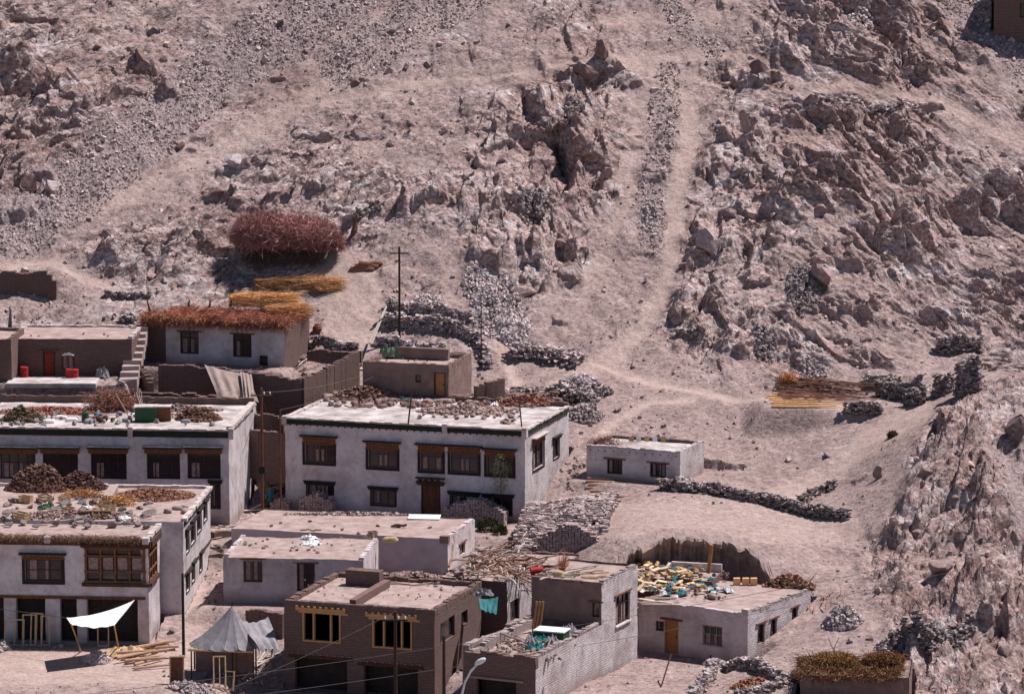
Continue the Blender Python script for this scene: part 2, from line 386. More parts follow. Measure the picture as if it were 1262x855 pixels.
ROCKP = [([(-200, 20), (60, 30), (180, 60), (240, 110), (190, 165), (120, 180), (70, 225), (75, 275), (-200, 300)], .9),
         ([(255, 185), (330, 175), (430, 185), (500, 200), (505, 270), (450, 300), (330, 255), (295, 290), (290, 365), (200, 380), (90, 360), (110, 275), (200, 235)], .8),
         ([(-200, 330), (0, 340), (100, 370), (190, 372), (190, 400), (140, 420), (0, 400), (-200, 420)], .35),
         ([(240, 60), (330, 30), (340, 110), (300, 170), (210, 200), (170, 180)], .15),
         ([(330, 100), (420, 80), (480, 120), (470, 170), (340, 165)], .45),
         ([(700, 45), (765, 70), (795, 110), (785, 190), (768, 250), (745, 300), (700, 350), (640, 375), (605, 335), (560, 270), (500, 290), (485, 235), (550, 200), (600, 140), (660, 90)], 1.0),
         ([(640, -10), (770, -10), (750, 35), (650, 40)], .6), ([(470, 20), (600, 10), (590, 75), (480, 90)], .35),
         ([(885, 60), (940, 10), (1000, -60), (1500, -100), (1500, 520), (1262, 500), (1180, 425), (1110, 395), (1090, 450), (985, 460), (880, 465), (820, 405), (828, 320), (815, 230), (850, 150)], .85),
         ([(1150, 500), (1210, 480), (1500, 460), (1500, 1000), (1120, 1000), (1090, 840), (1110, 780), (1065, 700), (1125, 590)], 1.0),
         ([(1210, 520), (1262, 500), (1500, 480), (1500, 600), (1240, 590)], .3),
         ([(-20, 8), (150, -20), (420, -60), (500, -10), (440, 30), (200, 50), (0, 30)], .25)]
rock = np.zeros(MX.shape)
for pl, s in ROCKP: rock = np.maximum(rock, inpoly(pl) * s)
rock = blur(rock, 4); rock = np.maximum(rock, .30 / (1 + np.exp((MY - 455) / 12)) * (1 - .8 / (1 + np.exp(-(690 - np.abs(MX - 720) * 6) / 20)) * (MY > 330)))
DUST = [([(100, 275), (240, 215), (330, 160), (420, 105), (560, 25), (700, -40)], 20), ([(785, 85), (795, 140), (775, 240), (740, 330), (690, 400), (640, 450)], 26), ([(850, 100), (850, 190), (832, 260), (826, 350), (795, 410), (730, 455)], 12),
        ([(745, 20), (900, 20)], 22), ([(740, 72), (870, 60), (1000, 95), (1262, 170)], 12), ([(400, 135), (520, 105), (700, 75)], 20), ([(420, 350), (450, 420)], 40), ([(500, 330), (560, 330), (600, 380)], 16), ([(1150, 60), (1262, 110)], 14), ([(1000, 400), (1150, 440), (1262, 460)], 14),
        ([(0, 325), (100, 340)], 26), ([(1130, 520), (1090, 620), (1050, 720)], 16), ([(1150, 640), (1130, 740)], 7)]
dust = np.zeros(MX.shape)
for pl, r_ in DUST: dust = np.maximum(dust, 1 / (1 + np.exp((dline(pl) - r_) / 6)))
rock = rock * (1 - .88 * dust)
SCREE = [([(20, 275), (100, 225), (170, 165), (260, 95), (370, 25), (470, -40)], 36), ([(822, 95), (815, 170), (800, 245), (803, 300)], 12),
         ([(420, 80), (520, 20), (620, -30)], 26), ([(1180, 10), (1262, 70)], 22), ([(880, 60), (830, 10), (800, -60)], 10), ([(1240, 560), (1262, 650)], 16)]
scree = np.zeros(MX.shape)
for pl, r_ in SCREE: scree = np.maximum(scree, 1 / (1 + np.exp((dline(pl) - r_) / 7)))
PATHS = [([(100, 262), (240, 203), (330, 150), (420, 95), (560, 15), (640, -40)], 11, .4), ([(400, 128), (460, 113), (560, 95), (660, 85), (760, 75), (862, 97), (900, 112)], 3, .9),
         ([(760, 80), (800, 78), (842, 120), (850, 170), (832, 240), (825, 340), (795, 405), (745, 445), (690, 480), (640, 500)], 11, .7),
         ([(735, 25), (890, 22)], 5, .6), ([(750, 76), (900, 66)], 8, .6), ([(800, 95), (780, 170), (768, 260), (720, 370)], 9, .3),
         ([(730, 445), (800, 470), (870, 480), (930, 497), (1000, 516), (1060, 517)], 4, 1.3), ([(735, 540), (770, 510), (810, 492), (860, 488)], 3.5, 1.2),
         ([(600, 385), (628, 440), (640, 478), (600, 505)], 6, 1.2), ([(560, 330), (545, 350), (600, 400)], 5, .6), ([(960, 615), (1010, 590), (1060, 555), (1140, 500)], 15, .6), ([(970, 612), (1040, 585)], 5, 1.0),
         ([(0, 325), (70, 326), (110, 345), (160, 362)], 4.5, 1.2), ([(940, 115), (1060, 105), (1150, 125), (1262, 175)], 7, .5), ([(430, 350), (440, 400)], 40, .6), ([(760, 640), (1040, 645)], 25, .45),
         ([(240, 800), (240, 700), (275, 655)], 14, .8), ([(-100, 830), (220, 815)], 30, .7)]
path = np.zeros(MX.shape)
for pl, r_, s in PATHS: path = np.maximum(path, s / (1 + np.exp((dline(pl) - r_) / 2.0)))
PALE = [(287, 205, 30), (60, 232, 18), (760, 90, 22), (690, 125, 25), (885, 300, 18), (900, 240, 22), (975, 270, 22), (660, 330, 24), (440, 60, 16), (1230, 215, 26), (560, 45, 16), (740, 250, 18),
        (440, 245, 18), (530, 235, 24), (1050, 40, 20), (870, 350, 25), (150, 340, 40), (700, 330, 20), (1000, 130, 24), (960, 390, 22), (1040, 560, 20), (330, 215, 20), (230, 350, 40), (1180, 380, 30), (930, 130, 25)]
pale = np.zeros(MX.shape)
for x_, y_, r_ in PALE: pale = np.maximum(pale, np.exp(-((MX - x_) ** 2 + (MY - y_) ** 2) / r_ ** 2))
DARK = [(1195, 620, 60), (1170, 740, 60), (1240, 780, 50), (180, 75, 30), (80, 105, 40), (20, 200, 30), (690, 90, 35), (740, 60, 25), (650, 150, 25), (1000, 180, 60), (1100, 80, 60), (690, 200, 50), (350, 90, 40), (1060, 190, 60), (60, 190, 30)]
redd = np.zeros(MX.shape)
for x_, y_, r_ in DARK: redd = np.maximum(redd, np.exp(-((MX - x_) ** 2 + (MY - y_) ** 2) / r_ ** 2))
def samp(m, px, py):
    fx = np.clip((px + 200) / 3, 0, m.shape[1] - 1.001); fy = np.clip((py + 200) / 3, 0, m.shape[0] - 1.001)
    ix = fx.astype(int); iy = fy.astype(int); fx = fx - ix; fy = fy - iy
    return (m[iy, ix] * (1 - fx) + m[iy, ix + 1] * fx) * (1 - fy) + (m[iy + 1, ix] * (1 - fx) + m[iy + 1, ix + 1] * fx) * fy
# single large crags that cast the big dark patches: (px, py, half width m, half height m, lift)
CRAGS = [(175, 75, .9, 1.3, 1.9), (208, 108, .9, .7, 1.3), (690, 85, 1.6, 1.3, 1.3), (735, 75, 1.7, 1.4, 1.8), (775, 100, .8, .8, 1.2), (868, 305, 1.6, 1.3, 2.0), (855, 365, 1.5, 1.3, 1.7), (930, 345, 1.0, 1.0, 1.4),
         (675, 158, 2.0, 1.0, 1.7), (610, 175, 1.4, 1.0, 1.3), (655, 300, .9, 2.6, 2.0), (700, 330, 1.0, 1.4, 1.4), (515, 240, 1.7, 1.6, 1.7), (540, 270, 1.3, 1.0, 1.2), (1020, 310, 1.8, 1.6, 1.8), (1045, 370, 1.6, 1.3, 1.5),
         (965, 235, 1.7, 1.3, 1.8), (900, 200, 1.3, 2.0, 1.5), (925, 165, .7, 1.6, 1.4), (935, 95, 1.3, 1.1, 1.4), (40, 210, 1.6, 1.1, 1.5), (60, 100, 1.8, 1.0, 1.3), (20, 255, 1.5, 1.2, 1.3), (75, 150, 1.7, .9, 1.2), (770, 175, 1.4, .9, 1.2), (720, 205, 1.6, 1.1, 1.3),
         (285, 205, 1.3, 1.2, 1.3), (270, 235, 1.5, .9, 1.3), (380, 165, 1.7, .7, 1.0), (955, 290, 1.2, 1.0, 1.3), (895, 420, 1.3, 1.0, 1.3), (1180, 590, 1.6, 1.6, 1.6), (1225, 640, 1.6, 2.2, 1.9), (1170, 660, 1.6, 1.8, 1.6), (1230, 740, 1.6, 2.4, 2.1),
         (1190, 740, 1.4, 1.8, 1.6), (1250, 540, 1.3, 1.2, 1.4), (1120, 610, .8, 2.1, 1.2), (1085, 660, .7, 1.7, 1.0), (1045, 680, .8, .9, .8), (1150, 820, 1.3, 1.0, 1.2), (1060, 590, .5, .5, .7), (330, 95, 1.0, .6, .8), (230, 180, .7, .6, .8), (1110, 215, 1.5, .9, 1.0), (1040, 205, 1.2, .9, 1.0), (1140, 130, 1.2, .7, .8), (1160, 300, 1.6, .8, 1.0), (1090, 330, 1.3, .9, 1.0), (570, 210, 1, .8, .9), (490, 150, 1.2, .6, .8), (440, 100, .8, .5, .8), (690, 395, .5, .5, .7), (800, 215, 1.0, .8, .9)]
CUTS = []          # (origin xy, ux, uy, w, d, z, margin): building floors cut into the slope
PADS = []
def terrain_z(x, y, detail=True):
    z0 = zb(x, y); px, py = proj(np.stack([x, y, z0], -1))
    wx = (fbm(x * .35, y * .35, 3) - .5) * 46; wy = (fbm(x * .35, y * .35, 9) - .5) * 46
    Rk = samp(rock, px + wx, py + wy); Sc = samp(scree, px + wx * .4, py + wy * .4); Pa = samp(path, px + wx * .25, py + wy * .25)
    Pl = samp(pale, px + wx, py + wy); Rd = samp(redd, px + wx, py + wy)
    keep = np.clip(1 - 1.4 * Pa, .0, 1) * np.clip(1 - 1.2 * Sc, 0, 1)
    patch = np.clip((fbm(x * .16, y * .18, 21, 3) - .28) * 4, .35, 1)
    Rk = Rk * keep; Ra = Rk * patch
    v = y * 1.15
    # strata directions: left hill (rising right), middle, right hill (falling right)
    wl = 1 / (1 + np.exp((px - 520) / 40)); wr = 1 / (1 + np.exp(-(px - 960) / 35)) * (1 / (1 + np.exp((py - 480) / 20))); wm = np.clip(1 - wl - wr, 0, 1); wsp = wm / (1 + np.exp(-(px - 1000) / 20)) / (1 + np.exp(-(py - 480) / 15)); wm = wm - wsp
    H = np.zeros(x.shape); CR = np.zeros(x.shape); act = Ra > .015
    warp = (fbm(x * .25, v * .25, 31) - .5) * 3
    for th, wgt, sd_ in ((R(48), wl, 100), (R(80), wm, 200), (R(-54), wr, 300), (R(60), wsp, 400)):
        m = act & (wgt > .01)
        if not m.any(): continue
        xs, vs, ws = x[m], v[m], warp[m]
        a = xs * math.cos(th) + vs * math.sin(th) + ws; b = -xs * math.sin(th) + vs * math.cos(th) + ws * .6
        if sd_ == 200: b = b * .62
        h1, c1 = facets(a / 8.5, b / 3.4, sd_, 1.5); h2, c2 = facets(a / 3.6 + .6 * h1, b / 1.35, sd_ + 20, 1.6); h3, c3 = facets(a / 1.3, b / .55, sd_ + 40, 1.5)
        h4, c4 = facets(a / .42, b / .26, sd_ + 60)
        hh = h1 * 1.5 + h2 * 1.05 + h3 * .34 + h4 * .07
        rb = 1 - np.abs(2 * fbm(a / 12, b / 1.7, sd_ + 80, 3) - 1); rb2 = 1 - np.abs(2 * fbm(a / 2.5, b / .45, sd_ + 90, 3) - 1)
        hh = hh + (1.1 if sd_ == 300 else .8) * rb ** 2 + .34 * rb2 ** 2 - .45
        hh = hh - .22 * np.exp(-(c2 / .09) ** 2) - .10 * np.exp(-(c3 / .10) ** 2)
        H[m] += (hh - 1.25) * wgt[m]; CR[m] += np.exp(-(c2 / .1) ** 2) * wgt[m]
    D = H * Ra * (.80 + .35 * wsp)
    # named crags
    for cx_, cy_, hw, hh, lift in CRAGS_W:
        dx = (x - cx_) / hw; dy = (y - cy_) / hh
        m = (np.abs(dx) < 2) & (np.abs(dy) < 2)
        if not m.any(): continue
        xs, ys = dx[m], dy[m]
        q = np.maximum(np.abs(xs + .25 * ys) , np.abs(ys - .2 * xs)) + .45 * (fbm(x[m] * .9, y[m] * .9, 77) - .5) + .25 * (h_small(x[m], y[m]))
        f = 1 / (1 + np.exp((q - 1) * 11)); f *= (.62 - .38 * ys + .12 * xs)
        D[m] += lift * f * .62 * (.75 + .5 * h_small(x[m] * .6, y[m] * .6))
    soft = 1 - np.clip(Ra, 0, 1)
    z = z0 + (fbm(x * .45, y * .45, 51, 4) - .5) * 1.0 * (1 - .8 * np.clip(Pa, 0, 1)) * np.clip((py_ok(py)), .35, 1)
    z += (fbm(x * 2.2, y * 2.2, 61, 3) - .5) * .13 * (1 - .7 * np.clip(Pa, 0, 1)) * np.clip((fbm(x * .2, y * .2, 63) - .3) * 3, .15, 1)
    z += D * .87; yo = -D * .5 * np.clip((y - 8) / 8, 0, 1) * np.clip((88 - y) / 4, 0, 1)
    z += Sc * (fbm(x * 5, y * 5, 71, 2) - .5) * .22
    z -= Pa * .12
    for (ox, oy, ux, uy, w_, d_, zf, mg) in CUTS:
        lx = (x - ox) * ux + (y - oy) * uy; ly = -(x - ox) * uy + (y - oy) * ux
        jg = mg + mg * 1.6 * (fbm(x * .9, y * .9, 123, 3) - .2) if mg > .3 else mg
        ins = (lx > -jg) & (lx < w_ + jg) & (ly > -jg) & (ly < d_ + jg)
        if mg > .3:
            q = np.maximum(np.maximum(-lx, lx - w_), np.maximum(-ly, ly - d_)) - jg
            z = np.minimum(z, zf + np.clip(q, 0, None) * (2.6 + 2 * fbm(x * 1.5, y * 1.5, 7, 2)) + .5 * (fbm(x * 2.5, y * 2.5, 17, 3) - .5) * (q > 0) + 99 * (q > 3))
        else: z = np.where(ins, np.minimum(z, zf), z)
    q = (x - ARCH[0]) / ARCH[1]; yl = ARCH[2] - 3.4 * q ** 4 - .6 * q * q + 1.2
    z = np.where((np.abs(q) < 1) & (y < yl) & (y > -27), np.minimum(z, ARCH[3]), z)
    for (ox, oy, ux, uy, w_, d_, zf, mg) in PADS:      # level yards, banked up or cut
        lx = (x - ox) * ux + (y - oy) * uy; ly = -(x - ox) * uy + (y - oy) * ux
        q = np.maximum(np.maximum(-lx, lx - w_), np.maximum(-ly, ly - d_)) / mg
        t = 1 - np.clip(q, 0, 1); t = t * t * (3 - 2 * t); z = z * (1 - t) + zf * t
    return z, Ra, Sc, Pa, Pl, Rd, np.clip(CR, 0, 1), yo
def py_ok(py): return (480 - py) / 60
def h_small(x, y): return facets(x / 1.1, y / .9, 555, 1.2)[0] - .5
TG = {}
_a = P(758, 690, -15)[0]; _b = P(950, 690, -15)[0]; ARCH = ((_a + _b) / 2, (_b - _a) / 2, -13.6, -2.6)
def build_terrain():
    global CRAGS_W
    CRAGS_W = []
    for a in CRAGS:
        p = hit0(a[0], a[1]); CRAGS_W.append((p[0], p[1], a[2], a[3] * 1.15, a[4] * (1.5 if a[0] > 1140 and a[1] > 560 else 1.1)))
    X = np.r_[-420, -300, -200, -150, -110, -85, -70, -60, np.arange(-52, 52, .1), 52, 60, 70, 85, 110, 150, 200, 300, 420]
    Y = np.r_[-420, -200, -120, -90, -75, -66, np.arange(-60, 14, .16), np.arange(14, 84, .095), 85, 88, 92, 98, 106, 116, 130, 150, 180, 220, 290]
    GX, GY = np.meshgrid(X, Y)
    Z, Ra, Sc, Pa, Pl, Rd, CR, YO = terrain_z(GX, GY)
    TG.update(X=X, Y=Y, Z=Z, Ra=Ra, Sc=Sc, Pa=Pa)
    ny, nx = GX.shape; i = np.arange(ny * nx).reshape(ny, nx)
    F = np.stack([i[:-1, :-1], i[:-1, 1:], i[1:, 1:], i[1:, :-1]], -1).reshape(-1, 4)
    V = np.stack([GX, GY + YO, Z], -1).reshape(-1, 3)
    o = mesh_np('hillside', V, F, hillmat(), smooth=False); tag(o, kind='structure')
    at = o.data.attributes.new('mask', 'FLOAT_COLOR', 'POINT')
    at.data.foreach_set('color', np.stack([Ra, Sc, Pa, Pl], -1).astype(np.float32).ravel())
    at = o.data.attributes.new('mask2', 'FLOAT_COLOR', 'POINT')
    at.data.foreach_set('color', np.stack([Rd, CR, Z * 0, Z * 0 + 1], -1).astype(np.float32).ravel())
    return o
def hillmat():
    m, nt, b = newmat('hill_ground', .95)
    v = objvec(nt); a = N(nt, 'ShaderNodeAttribute', attribute_name='mask'); s = N(nt, 'ShaderNodeSeparateColor'); L(nt, a.outputs['Color'], s.inputs[0])
    a2 = N(nt, 'ShaderNodeAttribute', attribute_name='mask2'); s2 = N(nt, 'ShaderNodeSeparateColor'); L(nt, a2.outputs['Color'], s2.inputs[0])
    big = noise_n(nt, v, .13, 5, .6); mid = noise_n(nt, v, .9, 5, .7); fine = noise_n(nt, v, 5, 4, .75)
    dirt = ramp(nt, big, [(.3, (0.284, 0.206, 0.184)), (.5, (0.350, 0.259, 0.233)), (.7, (0.427, 0.318, 0.283))])
    dirt = mixc(nt, .55, dirt, ramp(nt, mid, [(.3, (0.238, 0.174, 0.161)), (.55, (0.365, 0.272, 0.247)), (.75, (0.528, 0.418, 0.383))]))
    mp = N(nt, 'ShaderNodeMapping'); mp.inputs['Scale'].default_value = (.5, .5, 1.6); mp.inputs['Rotation'].default_value = (0, .5, 0); L(nt, v, mp.inputs[0])
    rk = noise_n(nt, mp.outputs[0], 1.5, 5, .75)
    rkc = ramp(nt, rk, [(.26, (0.274, 0.151, 0.128)), (.37, (0.436, 0.298, 0.265)), (.50, (0.568, 0.433, 0.398)), (.63, (0.771, 0.665, 0.628))])
    col = mixc(nt, mth(nt, 'MULTIPLY', s.outputs[0], .85), dirt, rkc)
    red = mth(nt, 'MULTIPLY', s2.outputs[0], mth(nt, 'MULTIPLY', mid, 1.1)); col = mixc(nt, mth(nt, 'MULTIPLY', mth(nt, 'MINIMUM', red, .8), .6), col, (0.274, 0.147, 0.117))
    vein = N(nt, 'ShaderNodeMapRange'); L(nt, rk, vein.inputs[0]); vein.inputs[1].default_value = .48; vein.inputs[2].default_value = .6
    col = mixc(nt, mth(nt, 'MULTIPLY', a.outputs['Alpha'], mth(nt, 'MULTIPLY', vein.outputs[0], .8)), col, (0.670, 0.624, 0.619))
    col = mixc(nt, mth(nt, 'MULTIPLY', s.outputs[1], .75), col, ramp(nt, fine, [(.3, (0.203, 0.156, 0.158)), (.6, (0.385, 0.313, 0.304))]))
    col = mixc(nt, mth(nt, 'MULTIPLY', s.outputs[2], .95), col, ramp(nt, mid, [(.3, (0.427, 0.313, 0.265)), (.7, (0.558, 0.424, 0.367))]))
    # bedrock of different colour: brown weathered skins and white broken faces
    p1 = noise_n(nt, mp.outputs[0], .42, 6, .7); rm0 = mth(nt, 'MINIMUM', mth(nt, 'MULTIPLY', s.outputs[0], 2.5), 1.0)
    br_ = N(nt, 'ShaderNodeMapRange'); L(nt, p1, br_.inputs[0]); br_.inputs[1].default_value = .44; br_.inputs[2].default_value = .36
    wh_ = N(nt, 'ShaderNodeMapRange'); L(nt, p1, wh_.inputs[0]); wh_.inputs[1].default_value = .55; wh_.inputs[2].default_value = .63
    col = mixc(nt, mth(nt, 'MULTIPLY', mth(nt, 'MULTIPLY', br_.outputs[0], rm0), .6), col, (.27, .165, .14))
    col = mixc(nt, mth(nt, 'MULTIPLY', mth(nt, 'MULTIPLY', wh_.outputs[0], rm0), .55), col, (.72, .65, .65))
    # pebbles and grit
    def facet(sc, rot, stretch):
        mp_ = N(nt, 'ShaderNodeMapping'); mp_.inputs['Rotation'].default_value = rot; mp_.inputs['Scale'].default_value = stretch; L(nt, v, mp_.inputs[0])
        wn = N(nt, 'ShaderNodeTexNoise'); wn.inputs['Scale'].default_value = .8; L(nt, v, wn.inputs['Vector'])
        ad = N(nt, 'ShaderNodeVectorMath', operation='MULTIPLY_ADD'); L(nt, wn.outputs['Color'], ad.inputs[0]); ad.inputs[1].default_value = (.8, .8, .8); L(nt, mp_.outputs[0], ad.inputs[2])
        vv = N(nt, 'ShaderNodeTexVoronoi'); vv.inputs['Scale'].default_value = sc; L(nt, ad.outputs[0], vv.inputs['Vector'])
        sb = N(nt, 'ShaderNodeVectorMath', operation='SUBTRACT'); L(nt, ad.outputs[0], sb.inputs[0]); L(nt, vv.outputs['Position'], sb.inputs[1])
        cc = N(nt, 'ShaderNodeVectorMath', operation='SUBTRACT'); L(nt, vv.outputs['Color'], cc.inputs[0]); cc.inputs[1].default_value = (.5, .5, .5)
        dt = N(nt, 'ShaderNodeVectorMath', operation='DOT_PRODUCT'); L(nt, sb.outputs[0], dt.inputs[0]); L(nt, cc.outputs[0], dt.inputs[1])
        return dt.outputs['Value'], vv.outputs['Color']
    f1, fc1 = facet(1.3, (0, .6, .5), (1, 1, 1.7)); f2, fc2 = facet(3.6, (0, .5, -.4), (1, 1, 1.5))
    s3 = N(nt, 'ShaderNodeSeparateColor'); L(nt, fc2, s3.inputs[0])
    rmask = mth(nt, 'MINIMUM', mth(nt, 'MULTIPLY', s.outputs[0], 2.2), 1.0)
    col = mixc(nt, rmask, col, ramp(nt, s3.outputs[0], [(0, (.74, .68, .66)), (.5, (1, 1, 1)), (1, (1.16, 1.15, 1.15))]), 'MULTIPLY')
    vo = N(nt, 'ShaderNodeTexVoronoi'); L(nt, v, vo.inputs['Vector']); vo.inputs['Scale'].default_value = 4.5
    sp = N(nt, 'ShaderNodeSeparateColor'); L(nt, vo.outputs['Color'], sp.inputs[0])
    peb = ramp(nt, sp.outputs[0], [(0, (.55, .5, .5)), (.45, (.95, .95, .95)), (.8, (1, 1, 1)), (1, (1.25, 1.25, 1.25))])
    col = mixc(nt, mth(nt, 'SUBTRACT', .85, mth(nt, 'MULTIPLY', s.outputs[2], .6)), col, peb, 'MULTIPLY')
    col = mixc(nt, 1.0, col, (.93, .925, .94), 'MULTIPLY')
    col = mixc(nt, 1.0, col, ramp(nt, fine, [(.25, (.72, .70, .70)), (.5, (1, 1, 1)), (.8, (1.12, 1.12, 1.12))]), 'MULTIPLY')
    L(nt, col, b.inputs['Base Color'])
    h = mth(nt, 'ADD', mth(nt, 'MULTIPLY', fine, .5), noise_n(nt, v, 2.0, 6, .65))
    h = mth(nt, 'MULTIPLY', h, mth(nt, 'ADD', .35, mth(nt, 'MULTIPLY', s.outputs[0], .8)))
    n0 = bump(nt, None, mth(nt, 'MULTIPLY', mth(nt, 'ADD', f1, mth(nt, 'MULTIPLY', f2, .45)), rmask), .62, .9)
    n1 = bump(nt, None, h, .24, 1.0, n0)
    bump(nt, b, mth(nt, 'SUBTRACT', 1.0, vo.outputs['Distance']), .04, .6, n1)
    return m
def hit0(px, py):
    t = np.arange(190, 400, .25); d = ray(px, py); q = CAM + t[:, None] * d
    below = q[:, 2] < zb(q[:, 0], q[:, 1]); k = int(np.argmax(below)) if below.any() else len(t) - 1
    return q[k]
def zt(x, y):
    X, Y, Z = TG['X'], TG['Y'], TG['Z']; x = np.asarray(x, float); y = np.asarray(y, float)
    i = np.clip(np.searchsorted(X, x) - 1, 0, len(X) - 2); j = np.clip(np.searchsorted(Y, y) - 1, 0, len(Y) - 2)
    fx = (x - X[i]) / (X[i + 1] - X[i]); fy = (y - Y[j]) / (Y[j + 1] - Y[j])
    return (Z[j, i] * (1 - fx) + Z[j, i + 1] * fx) * (1 - fy) + (Z[j + 1, i] * (1 - fx) + Z[j + 1, i + 1] * fx) * fy
def hit(px, py, tmin=200):
    t = np.arange(tmin, 420, .12); d = ray(px, py); q = CAM + t[:, None] * d
    below = q[:, 2] < zt(q[:, 0], q[:, 1]); k = int(np.argmax(below)) if below.any() else len(t) - 1
    return q[k]
# ================================================================== buildings
BLD = {}
def nz(p, k, amp, s=0.0):
    v = mnoise.noise_vector(Vector((p[0] * k + s, p[1] * k, p[2] * k))); return (v[0] * amp, v[1] * amp, v[2] * amp)
class House:
    """front-left base corner at origin; x along the front, y into depth; placed from the sight lines of its front-right corner"""
    def __init__(s, name, label, cat, frx, ytop, ybot, Y, yaw, flx, brx, base=2.0, cut=True, depth=None, mg=.25, width=None, group=None):
        b = P(frx, ybot, Y); t = P(frx, ytop, Y); s.h = t[2] - b[2]; s.zb = b[2]
        a = R(yaw); fr = b.copy(); s.a = a
        ux = np.array([math.cos(a), -math.sin(a), 0]); uy = np.array([math.sin(a), math.cos(a), 0])
        top = fr + np.array([0, 0, s.h])
        def solve(dirv, target):
            lo, hi = .3, 45
            f = lambda q: proj(top + dirv * q)[0] - target
            sgn = np.sign(f(lo))
            for _ in range(50):
                m = (lo + hi) / 2
                if np.sign(f(m)) == sgn: lo = m
                else: hi = m
            return lo
        s.w = width or solve(-ux, flx); s.d = depth or solve(uy, brx)
        s.o = fr - ux * s.w; s.ux, s.uy = ux, uy; s.base = base; s.seed = len(BLD) * 7.3
        s.root = empty(name, tuple(s.o), -a, label, cat, group) if name else None
        if cut: CUTS.append((s.o[0], s.o[1], ux[0], ux[1], s.w, s.d, s.zb + (0.0 if cut is True else cut), mg))
        BLD[name + str(len(BLD)) if name else str(len(BLD))] = s
    def W(s, x, y, z): return s.o + s.ux * x + s.uy * y + np.array([0, 0, z])
    def loc(s, face, px, py, off=0.0):
        d = ray(px, py)
        if face in 'FB':
            n = s.uy; p0 = s.W(0, off if face == 'F' else off, 0)
        elif face in 'RL':
            n = s.ux; p0 = s.W(s.w + off if face == 'R' else off, 0, 0)
        elif face == 'T': n = np.array([0, 0, 1.0]); p0 = s.o + np.array([0, 0, s.h + off])
        q = CAM + d * (((p0 - CAM) @ n) / (d @ n)); r = q - s.o
        return np.array([r @ s.ux, r @ s.uy, r[2]])
    def rect(s, face, x0, x1, y0, y1):
        """picture rectangle -> (s0, s1, z0, z1) on the face"""
        xm, ym = (x0 + x1) / 2, (y0 + y1) / 2
        k = 0 if face in 'FB' else 1
        a = s.loc(face, x0, ym)[k]; b = s.loc(face, x1, ym)[k]; t = s.loc(face, xm, y0)[2]; u = s.loc(face, xm, y1)[2]
        return min(a, b), max(a, b), u, t
    def fl(s, face, u, off, z):
        """face coordinates -> local xyz, off = outwards"""
        return {'F': (u, -off, z), 'R': (s.w + off, u, z), 'L': (-off, u, z), 'B': (u, s.d + off, z)}[face]
    def fbox(s, mb, face, u0, u1, o0, o1, z0, z1, jit=0.0):
        a = s.fl(face, u0, o0, z0); b = s.fl(face, u1, o1, z1)
        return mb.box(min(a[0], b[0]), max(a[0], b[0]), min(a[1], b[1]), max(a[1], b[1]), min(a[2], b[2]), max(a[2], b[2]), jit)
    def walls(s, mat, holes=None, top=None, rev=.28, mats2=None, dips=None, name='wall', rough=.035, faces='FRBL', parent=None):
        """four wall skins with real openings; a face may take its own material"""
        holes = holes or {}; top = s.h if top is None else top; s.holes = holes; mats2 = mats2 or {}
        groups = {}
        for face in faces: groups.setdefault(mats2.get(face, mat), []).append(face)
        for mt, fs in groups.items():
            V = {}; VL = []; F = []
            def vid(p):
                k = (round(p[0], 3), round(p[1], 3), round(p[2], 3))
                if k not in V:
                    j = nz((p[0] + s.o[0], p[1] + s.o[1], p[2]), 1.1, rough, s.seed); j2 = nz(p, 4.0, rough * .5)
                    V[k] = len(VL); VL.append((p[0] + j[0] + j2[0], p[1] + j[1] + j2[1], p[2] + (j[2] + j2[2] * 1.5 if p[2] > top - .05 else 0)))
                return V[k]
            for face in fs:
                Lw = s.w if face in 'FB' else s.d; hs = holes.get(face, [])
                us = sorted(set([0, Lw] + [round(v, 3) for h in hs for v in h[:2]])); zs = sorted(set([-s.base, top] + [round(v, 3) for h in hs for v in h[2:4]]))
                def dens(a):
                    r = [a[0]]
                    for q in a[1:]:
                        k = max(1, int(math.ceil((q - r[-1]) / .5))); s0 = r[-1]; r += [s0 + (q - s0) * i / k for i in range(1, k + 1)]
                    return r
                us, zs = dens(us), dens(zs)
                for i in range(len(us) - 1):
                    for j in range(len(zs) - 1):
                        um, zm = (us[i] + us[i + 1]) / 2, (zs[j] + zs[j + 1]) / 2
                        if any(h[0] < um < h[1] and h[2] < zm < h[3] for h in hs): continue
                        q = [s.fl(face, us[i], 0, zs[j]), s.fl(face, us[i + 1], 0, zs[j]), s.fl(face, us[i + 1], 0, zs[j + 1]), s.fl(face, us[i], 0, zs[j + 1])]
                        if face in 'LB': q = q[::-1]
                        F.append([vid(p) for p in q])
                # reveals
                for h in hs:
                    u0, u1, z0, z1 = h[:4]
                    c = [(u0, z0), (u1, z0), (u1, z1), (u0, z1)]
                    for k in range(4):
                        (a0, b0), (a1, b1) = c[k], c[(k + 1) % 4]
                        q = [s.fl(face, a0, 0.02, b0), s.fl(face, a0, -rev, b0), s.fl(face, a1, -rev, b1), s.fl(face, a1, 0.02, b1)]
                        if face in 'LB': q = q[::-1]
                        base = len(VL); VL.extend(q); F.append([base, base + 1, base + 2, base + 3])
            me = bpy.data.meshes.new(name); me.from_pydata(VL, [], F); me.materials.append(MATS[mt])
            o = link(bpy.data.objects.new(name, me)); o.parent = parent or s.root
        return s
